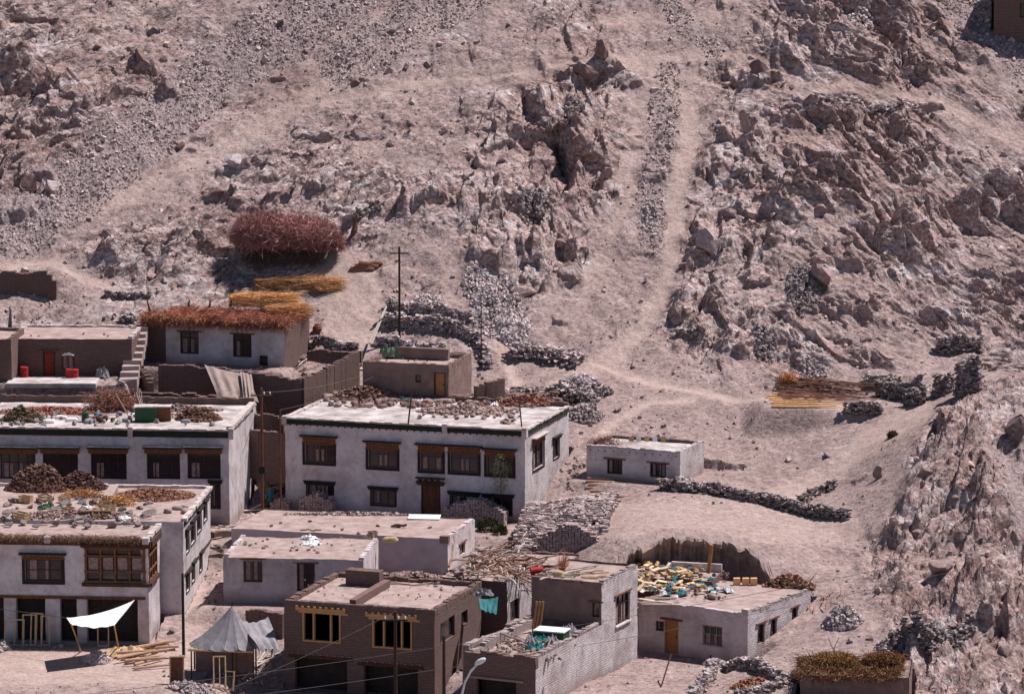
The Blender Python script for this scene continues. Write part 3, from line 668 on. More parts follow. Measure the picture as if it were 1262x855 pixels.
    def roof(s, mat='mud_roof', z=None, inset=.05, name='roof', bumpy=.05, x0=None, x1=None, y0=None, y1=None, thick=.25, sag=0.0):
        z = s.h - .2 if z is None else z
        x0 = inset if x0 is None else x0; x1 = s.w - inset if x1 is None else x1; y0 = inset if y0 is None else y0; y1 = s.d - inset if y1 is None else y1
        nx, ny = max(2, int((x1 - x0) / .3)), max(2, int((y1 - y0) / .3))
        V = []; F = []
        for j in range(ny + 1):
            for i in range(nx + 1):
                x = x0 + (x1 - x0) * i / nx; y = y0 + (y1 - y0) * j / ny
                q = mnoise.noise(Vector((x * .7 + s.seed, y * .7, 0))) * bumpy + mnoise.noise(Vector((x * 3 + s.seed, y * 3, 0))) * bumpy * .4
                V.append((x, y, z + q))
        for j in range(ny):
            for i in range(nx): F.append((j * (nx + 1) + i, j * (nx + 1) + i + 1, (j + 1) * (nx + 1) + i + 1, (j + 1) * (nx + 1) + i))
        b = len(V); ring = [i for i in range(nx + 1)] + [(j) * (nx + 1) + nx for j in range(1, ny + 1)] + [ny * (nx + 1) + i for i in range(nx - 1, -1, -1)] + [j * (nx + 1) for j in range(ny - 1, 0, -1)]
        for k in ring: V.append((V[k][0], V[k][1], z - thick))
        m = len(ring)
        for k in range(m): F.append((ring[k], b + k, b + (k + 1) % m, ring[(k + 1) % m])[::-1])
        F.append(tuple(range(b, b + m))[::-1])
        me = bpy.data.meshes.new(name); me.from_pydata(V, [], F); me.materials.append(MATS[mat]); me.polygons.foreach_set('use_smooth', np.ones(len(F), bool))
        o = link(bpy.data.objects.new(name, me)); o.parent = s.root; s.roofz = z; return o
    def parapet(s, mat='mudbrick', sides='FRBL', z0=None, z1=None, th=.3, name='parapet', bricks=True, out=.0, capm=None, rag=.0):
        if sides in ('RL', 'LR', 'FB'):
            for q in sides: o_ = s.parapet(mat, q, z0, z1, th, name, bricks, out, capm, rag)
            return o_
        z0 = s.h - .25 if z0 is None else z0; z1 = s.h if z1 is None else z1
        mb = MB()
        def seg(ax, ay, bx, by):
            ln = math.hypot(bx - ax, by - ay); k = max(1, int(ln / .34)); dx, dy = (bx - ax) / ln, (by - ay) / ln
            for i in range(k):
                q = (i + .5) / k; hh = rng.uniform(-.05, .05) - rag * max(0, mnoise.noise(Vector((ax + (bx - ax) * q, (ay + (by - ay) * q), s.seed)) * 1) * 2)
                if z1 + hh < z0 + .03: continue
                mb.obox((ax + (bx - ax) * q, ay + (by - ay) * q, (z0 + z1 + hh) / 2), (ln / k * 1.03, th * rng.uniform(.88, 1.08), z1 + hh - z0), math.atan2(dy, dx), jit=.018, t=rng.uniform(.85, 1.12))
        e = th / 2 - out; w_, d_ = s.w, s.d
        if 'F' in sides: seg(0 - out, e, w_ + out, e)
        if 'B' in sides: seg(0 - out, d_ - e, w_ + out, d_ - e)
        if 'L' in sides: seg(e, th - out + .02, e, d_ - th + out - .02)
        if 'R' in sides: seg(w_ - e, th - out + .02, w_ - e, d_ - th + out - .02)
        return mb.build(name, mat, s.root)
    def window(s, face, r, style='plain', cols=2, rows=1, name='window', arch=None, trim=True, dark=True, frame='dark_wood', sill=False, lit=None, split=None):
        u0, u1, z0, z1 = r; B = lambda: MB()
        fm = B(); t = .07
        s.fbox(fm, face, u0, u0 + t, -.22, -.10, z0, z1); s.fbox(fm, face, u1 - t, u1, -.22, -.10, z0, z1)
        s.fbox(fm, face, u0 + t, u1 - t, -.22, -.10, z0, z0 + t); s.fbox(fm, face, u0 + t, u1 - t, -.22, -.10, z1 - t, z1)
        for k in range(1, cols): uu = u0 + (u1 - u0) * k / cols; s.fbox(fm, face, uu - .03, uu + .03, -.21, -.11, z0 + t, z1 - t)
        rr_ = [split] if split else [k / rows for k in range(1, rows)]
        for q in rr_:
            zz = z0 + (z1 - z0) * q
            for k in range(cols):
                ua = u0 + t if k == 0 else u0 + (u1 - u0) * k / cols + .03; ub = u1 - t if k == cols - 1 else u0 + (u1 - u0) * (k + 1) / cols - .03
                s.fbox(fm, face, ua, ub, -.21, -.12, zz - .025, zz + .025)
        wo = fm.build(name, frame, s.root)
        if dark:
            g = B(); s.fbox(g, face, u0 + .02, u1 - .02, -.20, -.17, z0 + .02, z1 - .02); g.build('pane', 'glass', wo)
            if lit is None and rng.uniform() < .75: lit = [(.1 + .1 * rng.uniform(), .35), (.55, .6 + .3 * rng.uniform())][:rng.integers(1, 3)]
            if lit:
                for (a, b_) in lit: g = B(); s.fbox(g, face, u0 + (u1 - u0) * a, u0 + (u1 - u0) * b_, -.168, -.16, z0 + .1, z1 - .1 if not split else z0 + (z1 - z0) * split - .04); g.build('curtain', 'curtain', wo)
        if style == 'ladakh':
            g = B(); e = .20
            for (a, b_, o0) in ((u0 - e, u0, .03), (u1, u1 + e, .03)):
                s.fbox(g, face, a, b_, 0, o0, z0 - e, z1 + .02)
            s.fbox(g, face, u0, u1, 0, .03, z0 - e, z0); g.build('border', 'black_border', wo)
            lh = .36 if split else .16
            g = B(); s.fbox(g, face, u0 - e - .02, u1 + e + .02, .0, .10, z1 + .02, z1 + .10); s.fbox(g, face, u0 - e + .05, u1 + e - .05, .0, .07, z1 + .103, z1 + lh)
            n_ = max(3, int((u1 - u0) / .2))
            for k in range(n_):
                q = u0 - e + (u1 - u0 + 2 * e) * (k + .5) / n_; s.fbox(g, face, q - .06, q + .06, .0, .20, z1 + lh + .003, z1 + lh + .10)
            s.fbox(g, face, u0 - e - .08, u1 + e + .08, .0, .26, z1 + lh + .103, z1 + lh + .19); g.build('lintel', 'carved_wood', wo)
            g = B(); s.fbox(g, face, u0 - e - .16, u1 + e + .16, .0, .36, z1 + lh + .193, z1 + lh + .26); g.build('hood', 'dark_green_trim' if arch != 'white' else 'coping', wo)
        elif style == 'plain':
            g = B(); s.fbox(g, face, u0 - .25, u1 + .25, -.02, .10, z1 + .002, z1 + .09, .01); g.build('lintel', 'brown_wood' if trim is True else trim, wo)
        elif style == 'border':
            g = B(); e = .11
            s.fbox(g, face, u0 - e, u0, 0, .03, z0 - e, z1 + .02); s.fbox(g, face, u1, u1 + e, 0, .03, z0 - e, z1 + .02); s.fbox(g, face, u0, u1, 0, .03, z0 - e, z0); g.build('border', 'black_border', wo)
            g = B(); s.fbox(g, face, u0 - e - .1, u1 + e + .1, 0, .16, z1 + .022, z1 + .2); s.fbox(g, face, u0 - e - .16, u1 + e + .16, 0, .24, z1 + .203, z1 + .27); g.build('lintel', 'black_border', wo)
        if sill: g = B(); s.fbox(g, face, u0 - .1, u1 + .1, -.05, .12, z0 - .08, z0 - .003, .01); g.build('sill', 'coping', wo)
        return wo
    def door(s, face, r, mat='ochre_wood', frame='dark_wood', label=None, lintel=True):
        u0, u1, z0, z1 = r; g = MB(); t = .09
        s.fbox(g, face, u0, u0 + t, -.24, -.06, z0, z1); s.fbox(g, face, u1 - t, u1, -.24, -.06, z0, z1); s.fbox(g, face, u0 + t, u1 - t, -.24, -.06, z1 - t, z1)
        fo = g.build('door_frame', frame, s.root)
        g = MB(); n_ = 5
        for k in range(n_):
            a = u0 + t + (u1 - u0 - 2 * t) * k / n_; b_ = u0 + t + (u1 - u0 - 2 * t) * (k + 1) / n_ - .008
            s.fbox(g, face, a, b_, -.19, -.14 + rng.uniform(0, .008), z0 + .02, z1 - t)
        for q in (.2, .5, .8): s.fbox(g, face, u0 + t, u1 - t, -.14, -.115, z0 + (z1 - z0) * q - .05, z0 + (z1 - z0) * q + .05)
        do = g.build('door', mat, s.root)
        if label: do['label'] = label
        g = MB(); c = s.fl(face, u1 - t - .1, -.10, (z0 + z1) / 2); g.obox(c, (.05, .05, .14)); g.build('handle', 'black_border', do)
        if lintel: g = MB(); s.fbox(g, face, u0 - .3, u1 + .3, -.02, .09, z1 + .004, z1 + .12, .01); g.build('lintel', 'brown_wood', fo)
        return do
    def band(s, sides, z0, z1, out, mat, name, th=.35, jit=0.0):
        mb = MB(); w_, d_ = s.w, s.d
        if name == 'coping':
            def run(n_, f):
                k = max(1, int(n_ / .55))
                for i in range(k): f(n_ * i / k, n_ * (i + 1) / k, rng.uniform(-.035, .035), rng.uniform(-.04, .04))
            o_ = out
            if 'F' in sides: run(w_ + 2 * o_, lambda a, b, e, q: mb.box(a - o_, b - o_ + .003, -o_ + q, th - o_ + q, z0, z1 + e, .014))
            if 'B' in sides: run(w_ + 2 * o_, lambda a, b, e, q: mb.box(a - o_, b - o_ + .003, d_ - th + o_ + q, d_ + o_ + q, z0, z1 + e, .014))
            if 'L' in sides: run(d_ - 2 * th, lambda a, b, e, q: mb.box(-o_ + q, th - o_ + q, a + th, b + th + .003, z0, z1 + e, .014))
            if 'R' in sides: run(d_ - 2 * th, lambda a, b, e, q: mb.box(w_ - th + o_ + q, w_ + o_ + q, a + th, b + th + .003, z0, z1 + e, .014))
            return mb.build(name, mat, s.root)
        if 'F' in sides: mb.box(-out, w_ + out, -out, th - out, z0, z1, jit)
        if 'B' in sides: mb.box(-out, w_ + out, d_ - th + out, d_ + out, z0, z1, jit)
        if 'L' in sides: mb.box(-out, th - out, th - out + .003, d_ - th + out - .003, z0, z1, jit)
        if 'R' in sides: mb.box(w_ - th + out, w_ + out, th - out + .003, d_ - th + out - .003, z0, z1, jit)
        return mb.build(name, mat, s.root)
    def joists(s, face, n_, z, name='beam', mat='brown_wood', r=.06, out=.15, u0=.3, u1=None):
        u1 = (s.w if face in 'FB' else s.d) - .3 if u1 is None else u1; mb = MB()
        for k in range(n_):
            u = u0 + (u1 - u0) * k / (n_ - 1) + rng.uniform(-.05, .05); a = s.fl(face, u, -.3, z); b_ = s.fl(face, u, out * rng.uniform(.6, 1.2), z + rng.uniform(-.02, .02))
            mb.bar(a, b_, r, r, 6)
        return mb.build(name, mat, s.root)
    def top(s, px, py, dz=0.0):
        """world point on the roof surface seen at the picture point"""
        z = getattr(s, 'roofz', s.h) + dz; d = ray(px, py); return CAM + d * ((s.o[2] + z - CAM[2]) / d[2])
# ------------------------------------------------ 1 main two-storey house
h = H1 = House('whitewashed_house', 'large two-storey whitewashed house with dark green roof band and carved windows in the centre', 'house', 647, 530, 643, 0, 17, 351, 701)
up = [(376, 411, 547, 570), (454, 489, 554, 576), (518, 545, 557, 580), (555, 589, 559, 582), (600, 632, 563, 585)]
dn = [(379, 410, 597, 614), (458, 487, 604, 622)]
HF = [h.rect('F', *u) for u in up] + [h.rect('F', *u) for u in dn]
dr = h.rect('F', 519, 543, 598, 634); dr = (dr[0], dr[1], max(dr[2], .02), dr[3])
v1, v2 = h.rect('F', 556, 588, 610, 630), h.rect('F', 598, 630, 613, 633)
HR = [h.rect('R', 657, 670, 546, 576), h.rect('R', 682, 689, 541, 564)]
h.walls('whitewash', {'F': HF + [dr, v1, v2], 'R': HR}, mats2={'R': 'worn_whitewash', 'L': 'mudbrick', 'B': 'mudbrick'})
for i, r in enumerate(HF[:5]): h.window('F', r, 'ladakh', cols=3 if i else 4, split=.72, lit=[(.36, .45), (.55, .64)] if i in (0, 1, 3, 4) else [(.1, .3), (.7, .9)], frame='brown_wood')
h.window('F', HF[5], 'border', 3); h.window('F', HF[6], 'border', 3, frame='brown_wood'); h.window('F', v1, 'border', 3); h.window('F', v2, 'border', 3)
h.window('R', HR[0], 'ladakh', 2, arch='white', split=.7); h.window('R', HR[1], 'border', 1, split=.7)
h.door('F', dr, 'brown_wood', 'dark_wood', lintel=False)
g = MB(); u0, u1, z1 = dr[0] - .25, dr[1] + .25, dr[3]
h.fbox(g, 'F', u0, u1, 0, .12, z1 + .01, z1 + .14); h.fbox(g, 'F', u0 - .05, u1 + .05, 0, .3, z1 + .143, z1 + .3)
for k in range(4): h.fbox(g, 'F', u0 + .1 + k * (u1 - u0) / 4.3, u0 + .28 + k * (u1 - u0) / 4.3, 0, .22, z1 + .303, z1 + .5)
h.fbox(g, 'F', u0 - .1, u1 + .1, 0, .34, z1 + .503, z1 + .58); g.build('door_canopy', 'dark_wood', h.root)
h.roof('pale_roof', h.h - .06, bumpy=.04)
h.band('FR', h.h - .42, h.h - .05, .10, 'dark_green_trim', 'roof_band')
h.band('FRL', h.h - .047, h.h + .07, .16, 'coping', 'coping', .3, .012)
h.parapet('mudbrick', 'B', h.h - .1, h.h + .3, name='parapet')
g = MB()
for u in (0.0, h.w * .672, h.w - .02): g.box(u - .18, u + .18, -.2, .2, h.h - .5, h.h + .16, .01)
g.build('corner_post', 'coping', h.root)
g = MB()
for k in range(34): u = .4 + k * (h.w - .8) / 33; g.box(u - .05, u + .05, -.06, .05, h.h - .52, h.h - .44)
for k in range(18): u = .6 + k * (h.d - 1.2) / 17; g.box(h.w - .05, h.w + .06, u - .05, u + .05, h.h - .55, h.h - .44)
g.build('rafter_end', 'brown_wood', h.root)

# ------------------------------------------------ 2 long house on the left with green band
h = H2 = House('long_whitewashed_house', 'long two-storey white house with five hooded windows and junk on its flat roof, left', 'house', 283, 531, 645, -3, 5, -42, 291, depth=11.5)
ux = [(0, 44), (53, 96), (112, 156), (181, 222), (231, 272)]
HF = [h.rect('F', a, b, 558, 590) for a, b in ux] + [h.rect('F', 261, 270, 596, 625)]
h.walls('whitewash', {'F': HF}, mats2={'R': 'worn_whitewash', 'B': 'mudbrick', 'L': 'mudbrick'})
for i, r in enumerate(HF[:5]): h.window('F', r, 'none', 4, split=.62, frame='dark_wood')
for i, r in enumerate(HF[:5]):
    g = MB(); h.fbox(g, 'F', r[0] - .12, r[1] + .12, 0, .3, r[3] + .004, r[3] + .34); lt = g.build('lintel', 'carved_wood', h.root)
    g = MB(); h.fbox(g, 'F', r[0] - .2, r[1] + .2, 0, .5, r[3] + .343, r[3] + .47); g.build('hood', 'dark_green_trim', lt)
    g = MB(); h.fbox(g, 'F', r[0] - .22, r[1] + .22, 0, .54, r[3] + .473, r[3] + .54); g.build('hood_coping', 'coping', lt)
h.window('F', HF[5], 'border', 1)
h.roof('pale_roof', h.h - .04)
h.band('F', h.h - .48, h.h - .02, .14, 'dark_green_trim', 'roof_band')
h.band('FR', h.h - .017, h.h + .1, .2, 'coping', 'coping', .35, .012)
g = MB(); g.box(h.w - .2, h.w + .22, .17, h.d * .93, h.h + .103, h.h + .3, .015); g.build('parapet', 'coping', h.root)
h.parapet('mudbrick', 'B', h.h - .1, h.h + .45, name='back_parapet')
g = MB()
for px in (161, 285): u = h.loc('F', px, 530)[0]; g.box(u - .17, u + .17, -.24, .2, h.h - .55, h.h + .2, .01)
g.build('corner_post', 'coping', h.root)

# ------------------------------------------------ 3 balcony house, lower left, and its long side wing
h = H3 = House('balcony_house', 'white house with glazed wooden balcony and brush laid along its eaves, lower left', 'house', 184, 664, 793, -26, 4, -60, 202, depth=4.7)
w1 = h.rect('F', 31, 76, 689, 716)
HF = [w1, h.rect('F', 106, 184 - .5, 676, 716)]; HF[1] = (HF[1][0], h.w - .25, HF[1][2], HF[1][3])
zlo = h.rect('F', 100, 110, 738, 795)[3]
gr = [(h.loc('F', a, 760)[0], h.loc('F', b, 760)[0], .02, zlo) for a, b in ((-50, 5), (20, 56), (74, 95), (107, 170))]
sr = h.rect('R', 186, 200, 676, 712); HRR = [(.15, min(h.d - 1.5, 3.6), HF[1][2], HF[1][3])]
h.walls('whitewash', {'F': HF + gr, 'R': HRR}, mats2={'R': 'worn_whitewash'}, rev=.5)
h.window('F', w1, 'ladakh', 3, rows=2, frame='dark_wood')
# glazed balcony: frame, posts, panes
r = HF[1]; g = MB(); n_ = 5
for k in range(n_):
    u = r[0] + (r[1] - r[0]) * k / (n_ - 1); h.fbox(g, 'F', u - .07, u + .07, -.12, .06, r[2], r[3])
for q in (0, .3, .78, 1): zz = r[2] + (r[3] - r[2]) * q; h.fbox(g, 'F', r[0] - .12, r[1] + .1, .0, .07, zz - .06, zz + .06)
for k in range(4):
    v = .3 + (HRR[0][1] - .3) * k / 3; h.fbox(g, 'R', v - .06, v + .06, -.12, .06, r[2], r[3])
for q in (0, .3, .78, 1): zz = r[2] + (r[3] - r[2]) * q; h.fbox(g, 'R', .1, HRR[0][1] + .1, .0, .072, zz - .06, zz + .06)
bal = g.build('balcony', 'carved_wood', h.root)
g = MB()
for k in range(n_ - 1):
    a = r[0] + (r[1] - r[0]) * (k + .16) / (n_ - 1); b = r[0] + (r[1] - r[0]) * (k + .84) / (n_ - 1); h.fbox(g, 'F', a, b, -.10, -.06, r[2] + (r[3] - r[2]) * .33, r[2] + (r[3] - r[2]) * .72)
g.build('pane', 'curtain', bal)
g = MB(); h.fbox(g, 'F', r[0], r[1], -.2, -.16, r[2], r[3]); h.fbox(g, 'R', .2, HRR[0][1], -.2, -.16, r[2], r[3]); g.build('back_panel', 'glass', bal)
g = MB(); h.fbox(g, 'F', r[0] - .25, h.w + .1, 0, .22, r[2] - .32, r[2] - .1); h.fbox(g, 'R', .0, HRR[0][1] + .2, 0, .22, r[2] - .32, r[2] - .1); g.build('sill', 'dark_wood', bal)
g = MB(); h.fbox(g, 'F', r[0] - .3, h.w + .2, 0, .3, r[3] + .1, r[3] + .5); h.fbox(g, 'R', .0, HRR[0][1] + .4, 0, .3, r[3] + .1, r[3] + .5); g.build('lintel', 'dark_wood', bal)
g = MB(); h.fbox(g, 'F', -2.6 + 2.6, h.w - .2, .0, .1, zlo + .02, zlo + .2); g.build('beam', 'brown_wood', h.root)
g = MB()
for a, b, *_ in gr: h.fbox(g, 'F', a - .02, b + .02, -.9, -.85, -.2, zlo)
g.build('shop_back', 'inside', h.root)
h.roof('mud_roof', h.h - .02); h.band('R', h.h - .3, h.h - .05, .12, 'dark_green_trim', 'roof_band'); h.band('R', h.h - .047, h.h + .14, .16, 'coping', 'coping', .35, .015)
g = MB()
for px in (59, 182): u = min(h.loc('F', px, 655)[0], h.w - .1); g.box(u - .2, u + .2, -.42, .25, h.h - .28, h.h + .12, .01)
g.build('corner_post', 'coping', h.root)
g = MB(); h.fbox(g, 'F', 0, h.w - .4, .0, .3, h.h - .42, h.h - .2); g.build('eave_board', 'dark_wood', h.root)
# brush along the eave (part of the house)
n_ = 5200; pos = np.c_[rng.uniform(0, h.w - .5, n_), rng.uniform(-.42, .35, n_), rng.uniform(h.h - .25, h.h + .17, n_)]
scatter('eave_brush', TWIG, pos, np.stack([rng.uniform(.2, .5, n_)] + [rng.uniform(.5, 1, n_)] * 2, -1), np.c_[rng.uniform(-3, 3, n_), rng.uniform(-.7, .7, n_), rng.normal(-1.57, 1.2, n_)], 'dung', tint=np.clip(rng.normal(1.25, .4, (n_, 1)), .4, 2.4) * np.array([[1.25, 1.05, .8]]), parent=h.root)

h = H3b = House('side_wing_house', 'tall white wing behind the balcony house, windows running down its street side', 'house', 227, 643, 763, -21, 4, -60, 259, base=2, mg=0)
HRR = [h.rect('R', a, b, c, d) for a, b, c, d in ((229, 233, 654, 680), (235, 240.5, 643, 669), (243, 248, 630, 655), (251, 255, 619, 641), (229.5, 233.5, 707, 728), (236.5, 240, 695, 716), (246, 249, 683, 703))]
h.walls('whitewash', {'R': HRR}, mats2={'R': 'worn_whitewash', 'B': 'mudbrick'})
for i, r in enumerate(HRR): h.window('R', r, 'border', 1, split=.6)
h.roof('mud_roof', h.h - .02); h.band('R', h.h - .3, h.h - .05, .10, 'dark_green_trim', 'roof_band')
h.band('RB', h.h - .047, h.h + .16, .16, 'coping', 'coping', .35, .015)
g = MB(); h.fbox(g, 'R', 0, h.d, 0, .06, HRR[0][2] + (0), HRR[0][2] + .0 + .001) if False else h.fbox(g, 'R', .2, h.d - .2, 0, .09, h.h * .44, h.h * .44 + .12); g.build('beam', 'dark_wood', h.root)

# ------------------------------------------------ 4 low grey houses before the main house
h = H4b = House('grey_flat_house', 'low grey mud house whose bare flat roof lies right before the big white house', 'house', 552, 664, 712, -13, 14, 285, 582, depth=7.2)
HR = [h.rect('R', 566, 573, 669, 683)]
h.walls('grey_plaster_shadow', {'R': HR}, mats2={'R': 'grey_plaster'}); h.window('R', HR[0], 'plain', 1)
h.roof('mud_roof', h.h - .03); h.parapet('grey_plaster', 'R', h.h - .1, h.h + .08, name='parapet'); 
g = MB(); u = h.w - .2; g.box(u - .35, u + .25, -.06, .4, h.h - .3, h.h + .2, .02); g.build('corner_post', 'mud_plaster', h.root)
h = H4 = House('pale_grey_house', 'single-storey pale grey house with two brown windows beside the alley', 'house', 448, 690, 745, -21.5, 6, 275, 470, depth=7.0)
HF = [h.rect('F', 300, 323, 689, 717), h.rect('F', 366, 388, 694, 728)]
h.walls('grey_plaster', {'F': HF}); h.window('F', HF[0], 'plain', 2, frame='brown_wood'); h.window('F', HF[1], 'plain', 2, frame='dark_wood')
h.roof('mud_roof', h.h - .02, bumpy=.07); h.parapet('grey_plaster', 'LR', h.h - .1, h.h + .12)

# ------------------------------------------------ 5 unfinished brown house
h = H5 = House('unfinished_brick_house', 'unfinished brown mud-brick house with pale new window frames, bottom centre', 'house', 536, 752, 862, -36, 18, 350, 593)
HF = [h.rect('F', 373, 420, 756, 791), h.rect('F', 459, 508, 764, 799)]
op = [h.rect('F', 364, 428, 812, 900), h.rect('F', 449, 515, 822, 900)]; op = [(a, b, .0, d) for a, b, c, d in op]
HR = [h.rect('R', 543, 560, 762, 788), h.rect('R', 569, 576, 752, 769)]
h.walls('mudbrick', {'F': HF + op, 'R': HR}, rev=.35)
for r in HF:
    g = MB()
    for u in (r[0], r[0] + (r[1] - r[0]) * .27, r[0] + (r[1] - r[0]) * .72, r[1] - .1): h.fbox(g, 'F', u, u + .1, -.2, .05, r[2] + .1, r[3])
    h.fbox(g, 'F', r[0], r[1], -.2, .05, r[2], r[2] + .095); wo = g.build('window_frame', 'fresh_wood', h.root)
    g = MB(); h.fbox(g, 'F', r[0] - .25, r[1] + .5, -.05, .06, r[3] + .005, r[3] + .13)
    h.fbox(g, 'F', r[0] - .45, r[1] + .3, -.05, .05, r[3] + .135, r[3] + .33)
    for k in range(9): u = r[0] - .4 + k * (r[1] - r[0] + .6) / 8; h.fbox(g, 'F', u, u + .14, -.05, .18, r[3] + .335, r[3] + .45)
    g.build('lintel', 'fresh_wood', wo)
for r in op:
    g = MB(); h.fbox(g, 'F', r[0] - .4, r[1] + .4, -.1, .05, r[3] + .01, r[3] + .2); lt = g.build('beam', 'dark_wood', h.root)
    g = MB()
    for k in range(9): u = r[0] - .2 + k * (r[1] - r[0] + .4) / 8; g.bar(h.fl('F', u, -.3, r[3] + .3), h.fl('F', u, .14, r[3] + .3), .055, .05, 6)
    g.build('joist_end', 'old_wood', lt)
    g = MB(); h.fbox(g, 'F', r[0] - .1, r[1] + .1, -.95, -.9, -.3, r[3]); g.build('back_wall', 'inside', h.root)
for r in HR: h.window('R', r, 'none', 1, dark=True)
h.roof('mud_roof', h.h - .28); h.parapet('mudbrick', 'FRLB', h.h - .3, h.h + .0, th=.4, rag=.1, out=.02)
g = MB(); c = h.w * .44; g.box(c - .2, c + .2, .5, h.d * .75, h.h - .3, h.h + .22, .02); g.build('dividing_wall', 'mudbrick', h.root)
g = MB(); g.box(h.w * .17, h.w * .40, h.d * .72, h.d * .80, h.h - .3, h.h + .75, .03); g.build('brick_stub', 'mudbrick', h.root)
g = MB(); g.box(.8, h.w * .42, .75, .95, h.h - .29, h.h - .08, .02); g.box(h.w * .5, h.w - .7, .75, .95, h.h - .29, h.h - .08, .02); g.build('inner_kerb', 'pale_brick', h.root)

# ------------------------------------------------ 6 tall stone-sided house and walled yard in front of it
h = H6 = House('stone_sided_house', 'tall narrow house with pale stone side wall and one dark framed upper window', 'house', 741, 718, 840, -33, 24, 655, 786, depth=None)
HR = [h.rect('R', 759, 776, 731, 767)]
h.walls('mudbrick', {'R': HR, 'F': [h.rect('F', 730, 739, 742, 760)]}, mats2={'R': 'worn_whitewash', 'F': 'mud_plaster'})
h.window('R', HR[0], 'plain', 3, split=.66, frame='dark_wood', sill=True)
h.window('F', h.holes['F'][0], 'plain', 1)
h.roof('mud_roof', h.h - .12); h.parapet('pale_brick', 'R', h.h - .15, h.h + .1); h.parapet('mudbrick', 'F', h.h - .15, h.h - .02, name='eave_course')
h = H6b = House('walled_yard', 'roofless walled yard with uneven brick parapet and rubbish inside, bottom centre', 'yard', 660, 812, 872, -42.5, 24, 572, 743)
HF = [h.rect('F', 588, 636, 838, 900)]; HF = [(a, b, 0, d) for a, b, c, d in HF]
h.walls('mudbrick', {'F': HF}, mats2={'R': 'worn_whitewash'})
h.roof('mud_roof', h.h - .38, name='yard_floor'); h.parapet('mudbrick', 'F', h.h - .6, h.h + .15, th=.4, rag=.18); h.parapet('pale_brick', 'RL', h.h - .6, h.h + .2, th=.35, rag=.2, name='side_parapet', out=-.06)
g = MB(); h.fbox(g, 'F', HF[0][0] - .6, HF[0][1] + .5, -.02, .12, HF[0][3] + .02, HF[0][3] + .15); g.build('lintel', 'old_wood', h.root)
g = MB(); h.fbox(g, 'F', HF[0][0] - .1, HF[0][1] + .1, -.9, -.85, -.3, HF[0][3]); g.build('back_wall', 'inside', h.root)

# 13 junk-roofed hut behind
h = H13 = House('junk_roofed_hut', 'dark hut under a jumble of branches with white-edged doorway', 'hut', 625, 717, 800, -27, 22, 540, 652, depth=4.5)
HR = [h.rect('R', 629, 640, 738, 775)]
h.walls('mudbrick', {'R': HR}, mats2={'R': 'worn_whitewash'}); h.window('R', HR[0], 'none', 1); h.roof('mud_roof', h.h - .03); h.parapet('pale_brick', 'R', h.h - .1, h.h + .1)
h = H13b = House('back_shed', 'low brown shed between the junk-roofed hut and the stone-sided house', 'shed', 700, 700, 770, -22, 10, 575, 715, depth=4.5)
h.walls('mudbrick'); h.roof('mud_roof', h.h - .03); h.parapet('mudbrick', 'FB', h.h - .1, h.h + .1)

# ------------------------------------------------ 7 white house bottom right
h = H7 = House('white_single_storey_house', 'pale single-storey house with ochre door and rubbish-covered flat roof, bottom right', 'house', 921, 757, 818, -27, 32, 787, 999)
HF = [h.rect('F', 866, 890, 771, 795), h.rect('F', 808, 818, 765, 777)]; dr = h.rect('F', 819, 836, 764, 806)
HR = [h.rect('R', 934, 942, 768, 792), h.rect('R', 950, 957, 762, 784), h.rect('R', 976, 983, 748, 764)]
h.walls('grey_plaster', {'F': HF + [(dr[0], dr[1], .02, dr[3])], 'R': HR}, mats2={'R': 'worn_whitewash', 'B': 'mudbrick'})
h.window('F', HF[0], 'none', 3, split=.55, frame='curtain', sill=True); h.window('F', HF[1], 'none', 1)
for r in HR: h.window('R', r, 'plain', 1, split=.6)
h.door('F', (dr[0], dr[1], .02, dr[3]), 'ochre_wood', 'ochre_wood')
h.roof('mud_roof', h.h - .03); h.parapet('grey_plaster', 'F', h.h - .1, h.h + .06); h.parapet('pale_brick', 'R', h.h - .1, h.h + .16, rag=.05, name='side_parapet')
g = MB(); g.box(h.w - .45, h.w + .02, -.03, .45, h.h - .3, h.h + .3, .02); g.build('corner_post', 'coping', h.root)

# ------------------------------------------------ 8 small white house middle right
h = H8 = House('small_whitewashed_house', 'small low whitewashed house with two brown windows below the curved footpath', 'house', 838, 558, 596, 3, 24, 723, 877, depth=4.6, mg=.8)
HF = [h.rect('F', 748, 767, 566, 584), h.rect('F', 801, 821, 571, 588)]
h.walls('whitewash', {'F': HF}, mats2={'R': 'worn_whitewash'}, top=h.h); 
for r in HF: h.window('F', r, 'plain', 3, frame='dark_wood')
h.roof('pale_roof', h.h - .1); h.parapet('worn_whitewash', 'FR', h.h - .15, h.h + .12, rag=.05); h.parapet('mudbrick', 'BL', h.h - .15, h.h + .1, name='back_parapet'); h.joists('F', 12, h.h - .25, r=.04, out=.1)

# ------------------------------------------------ 9 white house under a brush-covered roof
h = H9 = House('brush_roofed_house', 'whitewashed house under a thick reddish brush roof, two brown windows, upper left', 'house', 351, 402, 452, 21, 14, 181, 381)
xs = h.loc('F', 204, 410)[0]
HF = [h.rect('F', 222, 245, 409, 436), h.rect('F', 287, 310, 412, 440), h.rect('F', 184, 192, 405, 430), (h.loc('F', 320, 440)[0], h.loc('F', 330, 440)[0], .02, .8)]
h.walls('whitewash', {'F': HF}, mats2={'R': 'mudbrick', 'L': 'mudbrick', 'B': 'mudbrick'})
g = MB(); h.fbox(g, 'F', -.02, xs, .0, .06, -2, h.h - .05, .01); g.build('shaded_bay', 'mudbrick', h.root)  # brown brick panel; its dark colour stands in for shade on the left end
h.window('F', HF[0], 'plain', 2, split=.7); h.window('F', HF[1], 'plain', 2, split=.7); h.window('F', HF[2], 'none', 1); h.window('F', HF[3], 'none', 1)
g = MB()
